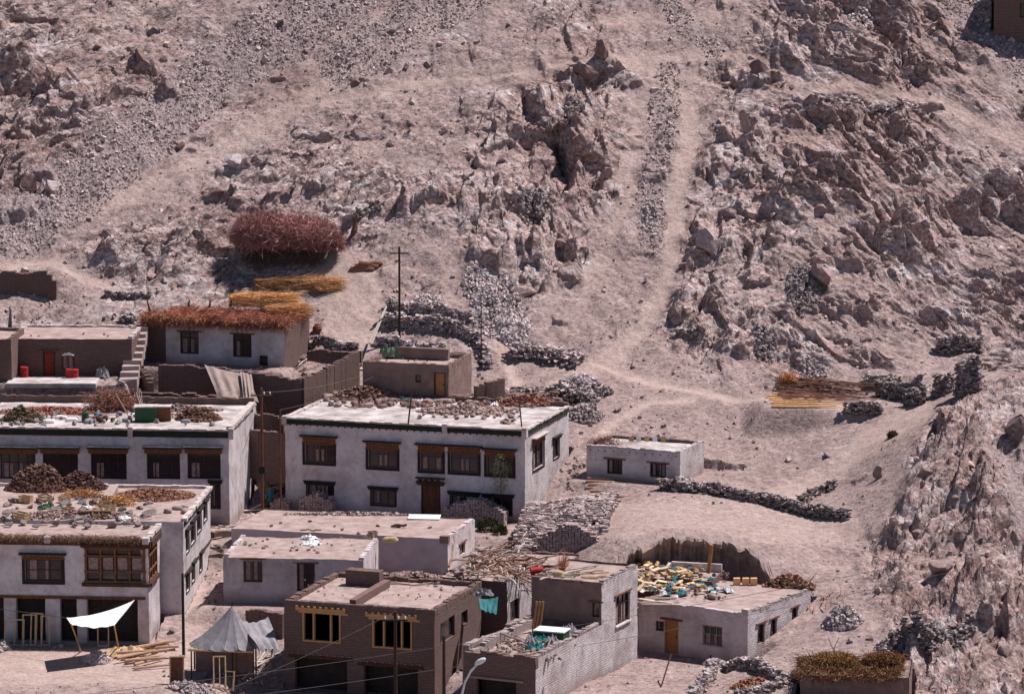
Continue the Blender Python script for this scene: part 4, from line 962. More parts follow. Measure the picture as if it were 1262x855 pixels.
for r in HF[:2]:
    for q in (.25, .5, .75): u = r[0] + (r[1] - r[0]) * q; h.fbox(g, 'F', u - .03, u + .03, 0, .09, r[3] + .1, r[3] + .5)
g.build('lintel_strut', 'old_wood', h.root)
h.roof('mud_roof', h.h - .05)

# ------------------------------------------------ 10 brown hut
h = H10 = House('brown_mud_hut', 'square brown mud hut with one small window and an ochre door', 'hut', 553, 450, 490, 13, 16, 447, 581)
HF = [h.rect('F', 512, 519, 462, 471)]; dr = h.rect('F', 535, 549, 459, 489)
h.walls('mud_plaster', {'F': HF + [(dr[0], dr[1], .02, dr[3])]}, rough=.05); h.window('F', HF[0], 'none', 1); h.door('F', (dr[0], dr[1], .02, dr[3]), 'ochre_wood', lintel=False)
h.roof('mud_roof', h.h - .35); h.parapet('mud_plaster', 'FRLB', h.h - .3, h.h + .02, rag=.08); 
g = MB(); g.box(h.w * .16, h.w * .8, h.d * .72, h.d * .8, h.h - .3, h.h + .5, .03); g.build('upper_wall', 'mud_plaster', h.root)

# ------------------------------------------------ 11 low brown building far left
h = H11 = House('low_brown_building', 'long low brown building with pale roof and red door, left edge', 'house', 163, 418, 463, 17, 2, 12, 166, depth=6.5)
dr = h.rect('F', 53, 68, 433, 464); HF = [h.rect('F', 76, 92, 438, 456)]
h.walls('mudbrick', {'F': HF + [(dr[0], dr[1], .02, dr[3])]}); h.window('F', HF[0], 'none', 2, frame='red_wood'); h.door('F', (dr[0], dr[1], .02, dr[3]), 'red_wood')
h.roof('mud_roof', h.h - .02); h.parapet('coping', 'LRB', h.h - .1, h.h + .12, th=.3)
h = H11b = House('left_edge_block', 'brown mud-brick block cut off by the left edge', 'house', 15, 420, 500, 14, 2, -60, 20, depth=6)
h.walls('mudbrick'); h.roof('mud_roof', h.h - .1); h.parapet('mudbrick', 'FRLB', h.h - .15, h.h + .1)

# ------------------------------------------------ 14 building top right corner, 15 brush-roofed hut bottom right
h = H14 = House('corner_building', 'dark plastered building standing on rock in the top right corner', 'house', 1305, -40, 40, 64, 8, 1226, 1340, depth=6)
h.walls('mudbrick', {'F': [h.rect('F', 1257, 1275, 4, 22)]}); h.window('F', h.holes['F'][0], 'none', 1); h.roof('mud_roof', h.h - .1)
h = H15 = House('brush_topped_hut', 'hut with yellow and brown brush heaped on its roof, bottom right', 'hut', 1120, 835, 880, -39, 8, 986, 1148, depth=5)
h.walls('mud_plaster', rough=.06); h.roof('mud_roof', h.h - .05)

h = H7b = House('rear_store', 'low brown store behind the ochre-doored house, its roof buried in planks and rags', 'shed', 878, 716, 760, -18.6, 14, 764, 905, depth=3.4, cut=False)
h.walls('mudbrick'); h.roof('mud_roof', h.h - .05); g = MB(); g.box(h.w * .45, h.w, h.d - .3, h.d, h.h - .2, h.h + .5, .03); g.build('upper_wall', 'coping', h.root)
# level yards (origin, along, size, height, blend)
def pad(h_, x0, y0, w_, d_, z, m): p = h_.W(x0, y0, 0); PADS.append((p[0], p[1], h_.ux[0], h_.ux[1], w_, d_, z, m))
pad(H1, -1.5, -5.5, H1.w + 2.5, 5.5, H1.zb - .05, 2.0)
pad(H2, -2, -6, H2.w + 3, 6, H2.zb - .1, 2.5)
pad(H3, -2, -12, H3.w + 4, 12, H3.zb - .02, 3)
pad(H5, -1, -8, H5.w + 1, 8, H5.zb - .1, 2)
pad(H4, -1, -1.5, H4.w + 1, 1.5, H4.zb - .05, 1.5)
pad(H7, -.5, -4, H7.w + .5, 4, H7.zb - .05, 2)
pad(H8, -.5, -1.2, H8.w, 1.2, H8.zb - .05, 1.2)
pad(H9, -1, -2.5, H9.w + 1.5, 2.5, H9.zb - .02, 1.2)
pad(H10, -.5, -1, H10.w + 1, 1, H10.zb - .02, 1)
pad(H11, -.5, -4, H11.w + .5, 4, H11.zb - .02, 1)
pad(H6b, -1, -8, H6b.w, 8, H6b.zb - .1, 3)

q = H8.W(H8.w + .3, .5, 0); CUTS.append((q[0], q[1], H8.ux[0], H8.ux[1], 1.2, 4.5, q[2] + .1, .7))
def padpx(pts_px, Yc, w_, d_, z, m, a=0.0):
    p = P(*pts_px, Yc); PADS.append((p[0], p[1], math.cos(a), math.sin(a), w_, d_, z, m))
q = P(945, 500, 14.5); PADS.append((q[0], q[1], 1, 0, 9.5, 4.0, q[2], 2.0))      # level shelf of the timber store
build_terrain()
# ================================================================== loose things
def T3(c): return np.asarray(c, float)
def heap_mesh(nm, mat, cx, cy, rx, ry, hgt, n, size, protos=STONES, flat=1.0, rot=0.0, power=1.0, tint=None, surf=True, tv=.2, zf=None):
    """stones heaped on the ground round a world point"""
    r = np.sqrt(rng.uniform(0, 1, n)); a = rng.uniform(0, 2 * math.pi, n); x = r * np.cos(a) * rx; y = r * np.sin(a) * ry
    hh = hgt * (1 - r ** 1.7) ** power * (.75 + .5 * fbm(x * 1.1 + cx, y * 1.1 + cy, 5, 2)); q = rng.uniform(.55 if surf else 0, 1, n)
    X = cx + x * math.cos(rot) - y * math.sin(rot); Y = cy + x * math.sin(rot) + y * math.cos(rot)
    z = (zt(X, Y) if zf is None else zf) + hh * q
    s = rng.uniform(size[0], size[1], (n, 1)) * rng.uniform(.7, 1.2, (n, 3)); s[:, 2] *= flat
    o = np.array([cx, cy, float(zt(cx, cy)) if zf is None else zf])
    tn = np.clip(rng.normal(1, tv, (n, 1)) + rng.normal(0, .03, (n, 3)), .4, 1.8) * (1 if tint is None else np.asarray(tint))
    ob = scatter(nm, protos, np.c_[X, Y, z] - o, s * .5, rr(n, .5 if flat < .8 else 3.1), mat, tn); ob.location = o; return ob
def pxheap(nm, label, cat, px, py, wpx, dep, hgt, n, size, mat='stone', group=None, **k):
    p = hit(px, py); sc = FPX / (p[1] + 265 + 5)
    return tag(heap_mesh(nm, mat, p[0], p[1], wpx / sc / 2, dep / 2, hgt, n, size, **k), label, cat, group)
def stone_wall(nm, label, pts, wd=.55, hgt=.8, n=None, size=(.2, .42), mat='stone', cat='stone wall', tint=1.0, tv=.3, group=None, rag=.35):
    Pw = np.array([hit(*p) for p in pts]); seg = np.linalg.norm(np.diff(Pw[:, :2], axis=0), axis=1); tot = seg.sum(); cum = np.r_[0, np.cumsum(seg)]
    n = n or int(tot * hgt * 80); t = rng.uniform(0, tot, n)
    x = np.interp(t, cum, Pw[:, 0]); y = np.interp(t, cum, Pw[:, 1]); k = np.clip(np.searchsorted(cum, t) - 1, 0, len(seg) - 1)
    d = np.diff(Pw[:, :2], axis=0) / seg[:, None]; nx, ny = -d[k, 1], d[k, 0]
    q = rng.uniform(0, 1, n); hh = hgt * (1 - rag + 2 * rag * fbm(t * .6, t * 0, 13, 3)); off = rng.uniform(-1, 1, n) * wd / 2 * (1.15 - .45 * q)
    X, Y = x + nx * off, y + ny * off; Z = zt(x, y) - .08 + q * hh; o = np.array([Pw[0, 0], Pw[0, 1], float(zt(Pw[0, 0], Pw[0, 1]))])
    s = rng.uniform(size[0], size[1], (n, 1)) * rng.uniform(.7, 1.2, (n, 3)) * .5; s[:, 2] *= .5; s[:, 0] *= 1.2
    tn = np.clip(rng.normal(1, tv, (n, 1)) + rng.normal(0, .03, (n, 3)), .35, 1.9) * np.asarray(tint)
    ob = scatter(nm, STONES, np.c_[X, Y, Z] - o, s, rr(n, .35) * [1, 1, 9], mat, tn); ob.location = o; return tag(ob, label, cat, group)
def brick_wall(nm, label, pts, hgt, th=.4, mat='mudbrick', rag=.12, cat='wall', step=.34, group=None):
    """free-standing mud-brick wall; pts = (px, y of its top, depth)"""
    Pw = np.array([P(*p) for p in pts]); o = Pw[0].copy(); o[2] -= hgt; mb = MB()
    for a, b in zip(Pw[:-1], Pw[1:]):
        ln = np.linalg.norm((b - a)[:2]); k = max(1, int(ln / step)); az = math.atan2((b - a)[1], (b - a)[0])
        for i in range(k):
            q = (i + .5) / k; c = a + (b - a) * q; top = c[2] - rag * max(0, (mnoise.noise(Vector((c[0] * .8, c[1] * .8, 3))) + .2)) * 3 + rng.uniform(-.05, .05)
            bot = c[2] - hgt
            if top < bot + .15: continue
            mb.obox((c[0] - o[0], c[1] - o[1], (top + bot) / 2 - o[2]), (ln / k * 1.04, th * rng.uniform(.94, 1.06), top - bot), az, jit=.02)
    ob = mb.build(nm, mat); ob.location = o; return tag(ob, label, cat, group)
def lathe(prof, k=12):
    V = []; F = []
    for r, z in prof:
        for j in range(k): V.append((r * math.cos(2 * math.pi * j / k), r * math.sin(2 * math.pi * j / k), z))
    for i in range(len(prof) - 1):
        for j in range(k): F.append((i * k + j, i * k + (j + 1) % k, (i + 1) * k + (j + 1) % k, (i + 1) * k + j))
    F.append(tuple(range(k))[::-1]); F.append(tuple(range((len(prof) - 1) * k, len(prof) * k))); return V, F
def put(o, loc, rz=0.0, s=1.0, tilt=(0, 0)):
    o.location = tuple(loc); o.rotation_euler = (tilt[0], tilt[1], rz); o.scale = (s, s, s) if np.isscalar(s) else s; return o
def spread(proto, label, cat, group, spots):
    """proto: an untagged object; spots: (loc, rz, scale, tilt)"""
    kids = list(proto.children)
    for i, sp in enumerate(spots):
        loc, rz, sc, tl = (tuple(sp) + (0.0, 1.0, (0, 0))[len(sp) - 1:]) if len(sp) < 4 else sp
        o = proto if i == 0 else link(proto.copy())
        if i:
            for c in kids: d = link(c.copy()); d.parent = o
        put(o, loc, rz, sc, tl); tag(o, label, cat, group if len(spots) > 1 else None)
def sack_m(nm, mat, L_=.7, W_=.4, H_=.28, seed=0):
    import bmesh
    bm = bmesh.new(); bmesh.ops.create_icosphere(bm, subdivisions=3, radius=.5)
    for v in bm.verts:
        c = v.co; q = mnoise.noise(c * 3 + Vector((seed, 0, 0))) * .12; c *= (1 + q)
        v.co = Vector((math.copysign(abs(c.x * 2) ** .75, c.x) * L_ / 2, math.copysign(abs(c.y * 2) ** .8, c.y) * W_ / 2, (max(c.z, -.32) + .32) * H_ * 1.2))
    me = bpy.data.meshes.new(nm); bm.to_mesh(me); bm.free(); me.materials.append(MATS[mat]); return link(bpy.data.objects.new(nm, me))
def cloth_m(nm, mat, w_, d_, h_, seed=0, k=16, thick=.02):
    V = []; F = []
    for j in range(k + 1):
        for i in range(k + 1):
            x, y = (i / k - .5), (j / k - .5); e = 1 - min(1, (abs(x) ** 3 + abs(y) ** 3) * 6)
            f = 1 + .18 * mnoise.noise(Vector((x * 5 + seed, y * 5, 3)))
            V.append((x * w_ * f, y * d_ * f, max(0.01, h_ * e * (.45 + .9 * abs(mnoise.noise(Vector((x * 4.5 + seed, y * 4.5, 0)))) + .3 * mnoise.noise(Vector((x * 12, y * 12, seed)))))))
    n = len(V); V += [(a, b, c - thick) for a, b, c in V]
    for j in range(k):
        for i in range(k):
            a = j * (k + 1) + i; F.append((a, a + 1, a + k + 2, a + k + 1)); F.append((n + a, n + a + k + 1, n + a + k + 2, n + a + 1))
    me = bpy.data.meshes.new(nm); me.from_pydata(V, [], F); me.materials.append(MATS[mat]); return link(bpy.data.objects.new(nm, me))
def rock_m(nm, k, mat='stone', sc=(1, 1, 1), tint=1.0):
    V, F = BIG[k % len(BIG)]; V = V * sc
    V = V + np.array([nz(v, 1.3, .07, k) for v in V]) + np.array([nz(v, 5, .03, k) for v in V])
    return mesh_np(nm, V, F, mat, None, np.ones((len(V), 3)) * np.asarray(tint))
def log_m(nm, mat, ln, r0, r1, wob=.05, seg=5, t=1.0):
    mb = MB(); mb.bar((0, 0, 0), (ln, 0, 0), r0, r1, 8, t, 0, seg, wob); return mb.build(nm, mat, smooth=False)
def drum_m(nm, mat, r=.22, h_=.5):
    V, F = lathe([(r, 0), (r * 1.03, .02), (r, .05), (r, h_ * .48), (r * 1.04, h_ * .5), (r, h_ * .52), (r, h_ - .04), (r * 1.03, h_ - .02), (r * .95, h_), (r * .9, h_ - .03)], 14); return MB().add(V, F).build(nm, mat)
def pot_m(nm, mat, r=.2): 
    V, F = lathe([(r * .5, 0), (r * .9, r * .4), (r, r * .9), (r * .8, r * 1.4), (r * .45, r * 1.6), (r * .5, r * 1.8), (r * .42, r * 1.8)], 14); return MB().add(V, F).build(nm, mat)
def crate_m(nm, mat, a=.6, b=.4, c=.35):
    mb = MB()
    for z in (0, c * .36, c * .72):
        mb.box(-a / 2, a / 2, -b / 2 - .01, -b / 2 + .01, z + .01, z + c * .27); mb.box(-a / 2, a / 2, b / 2 - .01, b / 2 + .01, z + .01, z + c * .27)
        mb.box(-a / 2 - .012, -a / 2 + .008, -b / 2 + .012, b / 2 - .012, z + .01, z + c * .27); mb.box(a / 2 - .008, a / 2 + .012, -b / 2 + .012, b / 2 - .012, z + .01, z + c * .27)
    mb.box(-a / 2 + .01, a / 2 - .01, -b / 2 + .012, b / 2 - .012, 0, .02); return mb.build(nm, mat)
def twigheap(nm, mat, n, posf, ln=(.3, .8), th=1.0, tilt=.6, az=None, azs=3.1, tint=(1, 1, 1), tv=.3, parent=None, loc=None):
    pos = posf(n); L_ = rng.uniform(ln[0], ln[1], n); s = np.stack([L_, np.full(n, th), np.full(n, th)], -1)
    rz_ = rng.uniform(-math.pi, math.pi, n) if az is None else rng.normal(az, azs, n)
    c = pos.copy(); rot = np.c_[rng.uniform(-3, 3, n), rng.normal(0, tilt, n), rz_]
    tn = np.clip(rng.normal(1, tv, (n, 1)), .35, 2.0) * np.asarray(tint)
    o = np.zeros(3) if loc is None else np.asarray(loc)
    ob = scatter(nm, TWIG, c - o, s, rot, mat, tn, parent); ob.location = o if parent is None else (0, 0, 0); return ob
# ------------------------------------------------ stones on the slope
def slope_stones():
    X, Y, Z = TG['X'], TG['Y'], TG['Z']; jj, ii = np.where((TG['Sc'] > .35) & (Y[:, None] > 8)); n = 14000
    k = rng.integers(0, len(jj), n); x = X[ii[k]]; y = Y[jj[k]]; m = fbm(x * .3, y * .3, 88, 3) > .27; x, y = x[m], y[m]; n = len(x)
    s = rng.lognormal(math.log(.055), .5, (n, 1)).clip(.03, .3) * rng.uniform(.7, 1.2, (n, 3)); z = zt(x, y) + s[:, 2] * .35
    tn = np.clip(rng.normal(1.45, .30, (n, 1)), .6, 2.3) * np.array([[1.04, .96, .94]])
    tag(scatter('scree', STONES, np.c_[x, y, z], s, rr(n), 'stone', tn), 'grey scree of broken stones running down the gullies of the slope', 'scree', kind='stuff')
    jj, ii = np.where((TG['Pa'] < .35) & (Y[:, None] > -40) & (Y[:, None] < 80) & (np.abs(X[None]) < 50)); n = 22000
    k = rng.integers(0, len(jj), n); x = X[ii[k]]; y = Y[jj[k]]; d = fbm(x * .22, y * .22, 99, 3); m = (d > np.where((y < 18) & (x < 8), rng.uniform(.2, .6, n), rng.uniform(.3, .75, n))); 
    for (ox, oy, ux, uy, w_, d_, zf, mg) in CUTS:
        lx = (x - ox) * ux + (y - oy) * uy; ly = -(x - ox) * uy + (y - oy) * ux; m &= ~((lx > -.3) & (lx < w_ + .3) & (ly > -.3) & (ly < d_ + .3))
    x, y = x[m], y[m]; n = len(x)
    s = rng.lognormal(math.log(.055), .65, (n, 1)).clip(.02, .45) * rng.uniform(.7, 1.2, (n, 3)); z = zt(x, y) + s[:, 2] * .25
    tn = np.clip(rng.normal(1.25, .3, (n, 1)), .5, 2.2) * np.array([[1.04, .92, .88]])
    tag(scatter('loose_stones', STONES + ROCKS, np.c_[x, y, z], s, rr(n), 'stone', tn), 'small loose stones strewn over the whole dry hillside', 'stones', kind='stuff')
slope_stones()
def debris():
    X, Y = TG['X'], TG['Y']; jj, ii = np.where((TG['Ra'] > .22) & (Y[:, None] > -45) & (Y[:, None] < 82) & (np.abs(X[None]) < 50)); n = 2600
    k = rng.integers(0, len(jj), n); x = X[ii[k]]; y = Y[jj[k]]; m = fbm(x * .3, y * .3, 188, 3) > rng.uniform(.3, .65, n); x, y = x[m], y[m]; n = len(x)
    s = rng.lognormal(math.log(.14), .5, (n, 1)).clip(.07, .5) * rng.uniform(.6, 1.3, (n, 3)); z = zt(x, y) + s[:, 2] * .15
    tn = np.clip(rng.normal(1.4, .34, (n, 1)), .6, 2.2) * np.array([[1.08, .92, .88]])
    tag(scatter('rock_debris', ROCKS, np.c_[x, y, z], s, rr(n), 'stone', tn), 'angular broken rock lodged all over the craggy parts of the slope', 'rock debris', kind='stuff')
debris()
WAL = [('pale low stone wall on the lowest terrace directly above the brown mud hut', [(462, 424), (510, 428), (548, 432)], .6, .6, 1.3),
       ('short stone wall turning down the path beside the thin mast', [(590, 424), (598, 440), (600, 456)], .8, .8, 1.1),
       ('rubble wall behind the courtyard, left of the lone pole', [(385, 425), (410, 428), (440, 430)], .7, .7, .9),
       ('low stone wall left of the wide stone steps by the low brown building', [(150, 395), (168, 400)], .6, .6, 1.0),('low dark stone wall, topmost of the three terraces beside the telegraph pole', [(478, 379), (520, 384), (582, 395)], .5, .8, 1.25),
       ('thick dry stone wall, middle terrace behind the brown mud hut', [(470, 401), (520, 403), (560, 410), (592, 424)], .7, 1.1, 1.3),
       ('stone wall sloping up to the right of the winding village path', [(628, 440), (660, 437), (690, 444), (716, 450)], 1.8, 1.0, 1.35),
       ('broad rough stone wall behind the right end of the large white house', [(616, 496), (650, 492), (690, 490), (735, 500)], 1.6, 1.0, 1.0),
       ('stone revetment below the curved path, behind the large white house', [(690, 480), (725, 478), (745, 490)], 1.8, .8, 1.2),
       ('long low dry stone wall edging the bare terrace right of the small white house', [(812, 602), (850, 606), (900, 613), (950, 622), (985, 632), (1020, 638), (1048, 638)], .7, .85, .8),
       ('short stone wall branching up the slope from the long terrace wall', [(985, 622), (1005, 610), (1030, 600)], .7, .7, .8),
       ('line of pale stones high on the right slope below the orange path', [(1010, 128), (1040, 132), (1080, 138), (1135, 138)], 1.0, .5, 1.3),
       ('ruined stone wall alone on the knoll at right, with a flat top', [(1155, 432), (1210, 432)], .8, 1.2, .9),
       ('ruined stone wall directly right of the woodpile', [(1083, 487), (1136, 484)], 1.0, 1.3, .9),
       ('pale stone rubble wall behind the ruined wall near the woodpile', [(1064, 472), (1110, 472)], 1.0, .7, 1.3),
       ('squat block of ruined wall left of the standing ruin on the knoll', [(1120, 498), (1140, 497)], 1.2, 1.2, .8),
       ('ruined wall stump between the two other stumps on the knoll', [(1152, 486), (1172, 484)], 1.0, 1.5, .85),
       ('standing end of a ruin, tallest on the knoll edge', [(1184, 486), (1202, 485)], 1.0, 2.4, .8),
       ('stone kerb wall in front of the woodpile', [(1040, 509), (1086, 508)], .8, .9, .9),
       ('small dark stone wall across the rocks left of the woodpile', [(830, 414), (868, 411)], .5, .6, 1.0),
       ('rough stone enclosure wall in the bottom right yard, near side', [(850, 870), (872, 842), (885, 826)], .6, .9, 1.1),
       ('rough stone enclosure wall in the bottom right yard, far side', [(885, 828), (920, 822), (958, 838)], .6, .8, 1.1),
       ('low stone wall crossing the corner of the bottom right yard', [(905, 862), (950, 850), (985, 856)], .5, .6, 1.1),
       ('broken stone wall of the roofless hut under the rocky spur', [(1112, 790), (1140, 808), (1175, 800), (1195, 785)], .7, 1.7, .75),
       ('ruined wall beside the brush heap on the ledge behind the straw', [(440, 262), (470, 258)], .6, .5, .9),
       ('dark stone wall at the foot of the rocks by the left track', [(130, 365), (185, 368)], .5, .5, .7)]
for lb, pts, wd, hg, tn in WAL: stone_wall('stone_wall', lb, pts, wd, hg, tint=(tn * 1.12, tn * 1.09, tn * 1.09))
HP = [('pale stone heap on the uppermost terrace below the pole', 526, 372, 40, 2, .4, 110, 1.5), ('wide tumble of pale stones running down from the cliff foot', 612, 378, 66, 7, .45, 420, 1.35), ('upper end of the pale stone tumble against the cliff', 590, 352, 40, 4, .4, 180, 1.3),
      ('lower end of the pale stone tumble beside the path', 632, 405, 44, 4, .5, 220, 1.4), ('cone of pale stones behind the revetment above the curved path', 715, 478, 46, 4, .9, 200, 1.5), ('stone heap against the back corner of the large white house', 722, 512, 44, 3, .8, 150, 1.0),
      ('black and white stones caught on the central rock ridge', 713, 140, 38, 3, .5, 140, .9), ('heap of dark stones wedged in the right rocks', 990, 355, 44, 5, .6, 200, .8), ('round dark stone heap above the woodpile at left', 941, 428, 34, 3, .8, 130, .8),
      ('stone scatter between the round heap and the woodpile', 1005, 450, 40, 3, .3, 100, 1.2), ('dark stones under the overhang of the central rocks', 660, 256, 40, 3, .4, 110, .8), ('stones collected at the foot of the gully scree', 803, 275, 20, 5, .4, 90, 1.2),
      ('stone heap high on the right slope near the top edge', 1062, 30, 30, 3, .4, 90, 1.4), ('stacked flat stones below the wall of the bare terrace', 1038, 768, 48, 2.5, 1.2, 230, 1.1), ('stones piled beside the small white house front', 840, 598, 40, 2, .6, 120, 1.1),
      ('boulder and stone litter under the spur beside the hut ruin', 1100, 790, 50, 4, .8, 90, .9), ('pale stones below the awning by the round timber', 118, 815, 36, 2, .6, 110, 1.2), ('grey stones at the bottom edge below the tent', 235, 850, 60, 2, .5, 110, 1.0), ('stones beside the doorway of the grey house alley', 268, 640, 30, 3, .8, 90, .9),
      ('stone litter at the left edge of the plaza', 4, 800, 16, 2, .6, 40, 1.0), ('dark and pale stones beneath the tall pole in the yard', 300, 600, 40, 5, .7, 150, .9)]
for lb, px, py, wp, dp, hg, n_, tn in HP: pxheap('stone_heap', lb, 'stone heap', px, py, wp, dp, hg, int(n_ * 1.9), (.16, .36), tint=(tn * 1.2, tn * 1.17, tn * 1.18), flat=.8)
# the great adobe stack in front of the terrace
p = hit(700, 672); sc = FPX / (p[1] + 270)
n_ = 2600; u = rng.uniform(0, 1, n_); v = rng.uniform(0, 1, n_); a = P(634, 668, -9); b = P(742, 682, -11); c = P(655, 622, -1.5); d_ = P(762, 606, 0)
q = (a[None] * (1 - u)[:, None] + b[None] * u[:, None]) * (1 - v)[:, None] + (c[None] * (1 - u)[:, None] + d_[None] * u[:, None]) * v[:, None]
step = np.floor(v * 9) / 9; q[:, 2] += .9 * np.sin(np.clip(v, 0, 1) * 3.1) * (.5 + fbm(u * 5, v * 5, 44, 2)) - rng.uniform(0, .8, n_) * (rng.uniform(0, 1, n_) > .5)
ob = scatter('adobe_brick_heap', BRICKP, q - a, rng.uniform(.85, 1.15, (n_, 1)) * np.array([[.19, .12, .085]]), np.c_[rng.normal(0, .12, n_), rng.normal(0, .12, n_), rng.choice([0, 0, 1.57], n_) + rng.normal(.1, .16, n_)], 'stone', np.clip(rng.normal(1.25, .3, (n_, 1)), .6, 2) * np.array([[1.05, .97, .95]]))
ob.location = a; tag(ob, 'great heap of pale adobe bricks spilling down between the house and terrace', 'brick heap')
for lb, x0, x1, yb, Yd, hg, nr in (('front face of stacked adobe bricks at the foot of the great heap', 664, 742, 684, -11.8, 2.1, 3), ('adobe brick stack leaning at the left foot of the great heap', 632, 672, 676, -11.0, 2.0, 2),
                               ('square adobe brick stack in front of the left part of the large white house', 380, 424, 634, -1.5, 1.75, 3), ('row of adobe bricks stacked left of the door step stones', 344, 372, 630, -1, 1.3, 2), ('long adobe brick stack before the right windows of the large white house', 558, 636, 645, -3.2, 1.7, 3)):
    a = P(x0, yb, Yd); b = P(x1, yb + 3, Yd - .4)
    if Yd > -5: a = H1.W(H1.loc('F', x0, 630)[0], -1.5, 0); b = H1.W(H1.loc('F', x1, 630)[0], -1.5, 0); hg += .15
    ln = b[0] - a[0]; mb = MB()
    for r_ in range(nr):
        k = int(ln / .21)
        for i in range(k):
            e = min(i, k - 1 - i) / 3.0; H_ = hg * min(1, .62 + .15 * e + rng.uniform(-.06, .06)); m = int(H_ / .15)
            for j in range(m): mb.obox((i * .21 + rng.uniform(-.02, .02), r_ * .36 + rng.uniform(-.03, .03) - j * .0, j * .15 + .07), (.185, .33, .125), rng.normal(0, .06), jit=.01, t=rng.uniform(.75, 1.3))
    ob = mb.build('adobe_brick_stack', 'adobe'); ob.location = (a[0], a[1], float(zt(a[0] + ln / 2, a[1])) - .05); ob.rotation_euler[2] = math.atan2(b[1] - a[1], ln); tag(ob, lb, 'brick stack')
# boulders
BO = [('brown boulder with a bright flat top lying beside the left scree', 207, 109, 1.0, (1.1, .8, .75), 1, (1.2, 1.1, 1.1)), ('tall hollow brown rock standing above the left scree', 172, 78, 1.25, (.75, .8, 1.2), 2, (.8, .6, .55)), ('dark single rock in the scree near the top edge', 345, 32, .7, (1, .8, .8), 3, (.4, .36, .38)),
      ('red-brown triangular boulder near the thin upper track', 440, 104, .6, (1, .8, .9), 4, (.8, .55, .48)), ('rounded boulder at the foot of the cliff by the path', 650, 364, 1.1, (1.3, .9, .8), 5, (1.15, .95, .9)), ('pale wedge boulder on the left edge of the right ridge', 872, 308, 1.5, (1.1, .9, 1.0), 6, (1.3, 1.2, 1.2)),
      ('large grey-brown boulder half way up the right rocks', 1010, 345, 1.5, (1.1, .9, .9), 7, (1.05, .85, .85)), ('upright pillar boulder by the gully path near the top', 920, 165, 1.1, (.5, .6, 1.5), 0, (1.2, 1.0, .95)), ('rounded boulder on the smooth slope below the knoll ruins', 1084, 588, .7, (1, .9, .9), 1, (1.0, .85, .82)),
      ('low boulder below the lower footpath on the tan slope', 1020, 563, .7, (1.3, .9, .5), 2, (1.0, .88, .85)), ('dark cliff block at the right edge above the spur', 1252, 535, 1.1, (.9, .9, 1.2), 3, (.6, .5, .5)), ('white split boulder above the brush heap', 290, 205, 1.2, (1.2, .9, .8), 4, (1.6, 1.6, 1.65)),
      ('brown boulder below the white split boulder', 268, 240, 1.1, (1.1, .9, .8), 5, (.85, .68, .64)), ('brown cleft boulder on the central ridge crest', 742, 72, 1.3, (.8, .8, 1.1), 6, (.75, .56, .52)), ('long brown slab below the crest of the central ridge', 715, 92, 1.4, (1.5, .8, .7), 7, (.8, .62, .56)),
      ('dark brown boulder where the right orange track starts', 938, 92, 1.1, (1.1, .9, .9), 0, (.7, .52, .5)), ('reddish boulder at the left edge of the rocks', 36, 235, 1.1, (1.1, .9, .9), 1, (.95, .7, .64)), ('pale boulder at the left edge below the red one', 62, 236, 1.2, (1.0, .9, .9), 2, (1.5, 1.45, 1.5)), ('small brown boulder on the left dirt band', 222, 182, .6, (1, .8, .7), 3, (.7, .5, .48))]
for lb, px, py, s, sh, k, tn in BO:
    p = hit(px, py); o = rock_m('boulder', k, sc=sh, tint=tn); put(o, (p[0], p[1], p[2] + s * sh[2] * .35), rng.uniform(-.6, .6), s * 1.05, (rng.uniform(-.2, .2), rng.uniform(-.2, .2))); tag(o, lb, 'boulder')
sh_spots = [(1140, 585), (1175, 618), (1210, 665), (1165, 700), (1235, 700), (1205, 790), (1240, 800), (1130, 660), (880, 370), (900, 265), (925, 300), (1040, 300), (970, 215), (560, 250), (690, 300), (620, 200), (120, 60), (90, 150), (15, 170), (840, 330), (1070, 420), (1010, 260)]
pr = rock_m('boulder', 5, sc=(1, .85, .8), tint=(.95, .8, .77))
spread(pr, 'angular brown block jutting out of the rocky outcrops', 'boulder', 'blocks in the outcrops', [(tuple(hit(x_, y_) + [0, 0, .2]), rng.uniform(-3, 3), rng.uniform(.6, 1.25), (rng.uniform(-.5, .5), rng.uniform(-.5, .5))) for x_, y_ in sh_spots])

# ------------------------------------------------ brush, straw and timber on the slope
def ell(c, r, n, shell=True, zmin=-.4):
    def f(n):
        v = rng.normal(size=(n * 3, 3)); v /= np.linalg.norm(v, axis=1)[:, None]; v = v[v[:, 2] > zmin][:n]
        q = (.82 + .25 * fbm(v[:, 0] * 3 + 5, v[:, 2] * 3 + v[:, 1] * 2, 5, 3))[:, None]
        return v * np.asarray(r) * q * (rng.uniform(.75, 1, (len(v), 1)) if shell else 1) + np.asarray(c)
    return f
g0 = hit(353, 328); c = P(353, 300, g0[1] + 1.0); c = np.array([c[0], g0[1] + 1.2, float(zt(c[0], g0[1] + 1.2)) + 1.5]); root = empty('brush_heap', tuple(c - [0, 0, 2]), 0, 'huge domed heap of purplish brushwood above the brush-roofed house', 'brush heap')
core = rock_m('core', 3, 'purple_twigs', (3.6, 2.0, 1.2), .5); core.parent = root; core.location = (0, 0, 2.0)
def rel(f, o): return lambda n: f(n) - o
lo = c - [0, 0, 2]
twigheap('twigs', 'purple_twigs', 24000, rel(ell(c, (4.3, 2.5, 1.5), 0), lo), (.25, .7), 1.0, .8, parent=root, tv=.4)
twigheap('twigs', 'purple_twigs', 9000, rel(ell(c + [-2.0, 0, .1], (2.5, 2.2, 1.8), 0), lo), (.3, .9), 1.0, .9, parent=root, tv=.4)
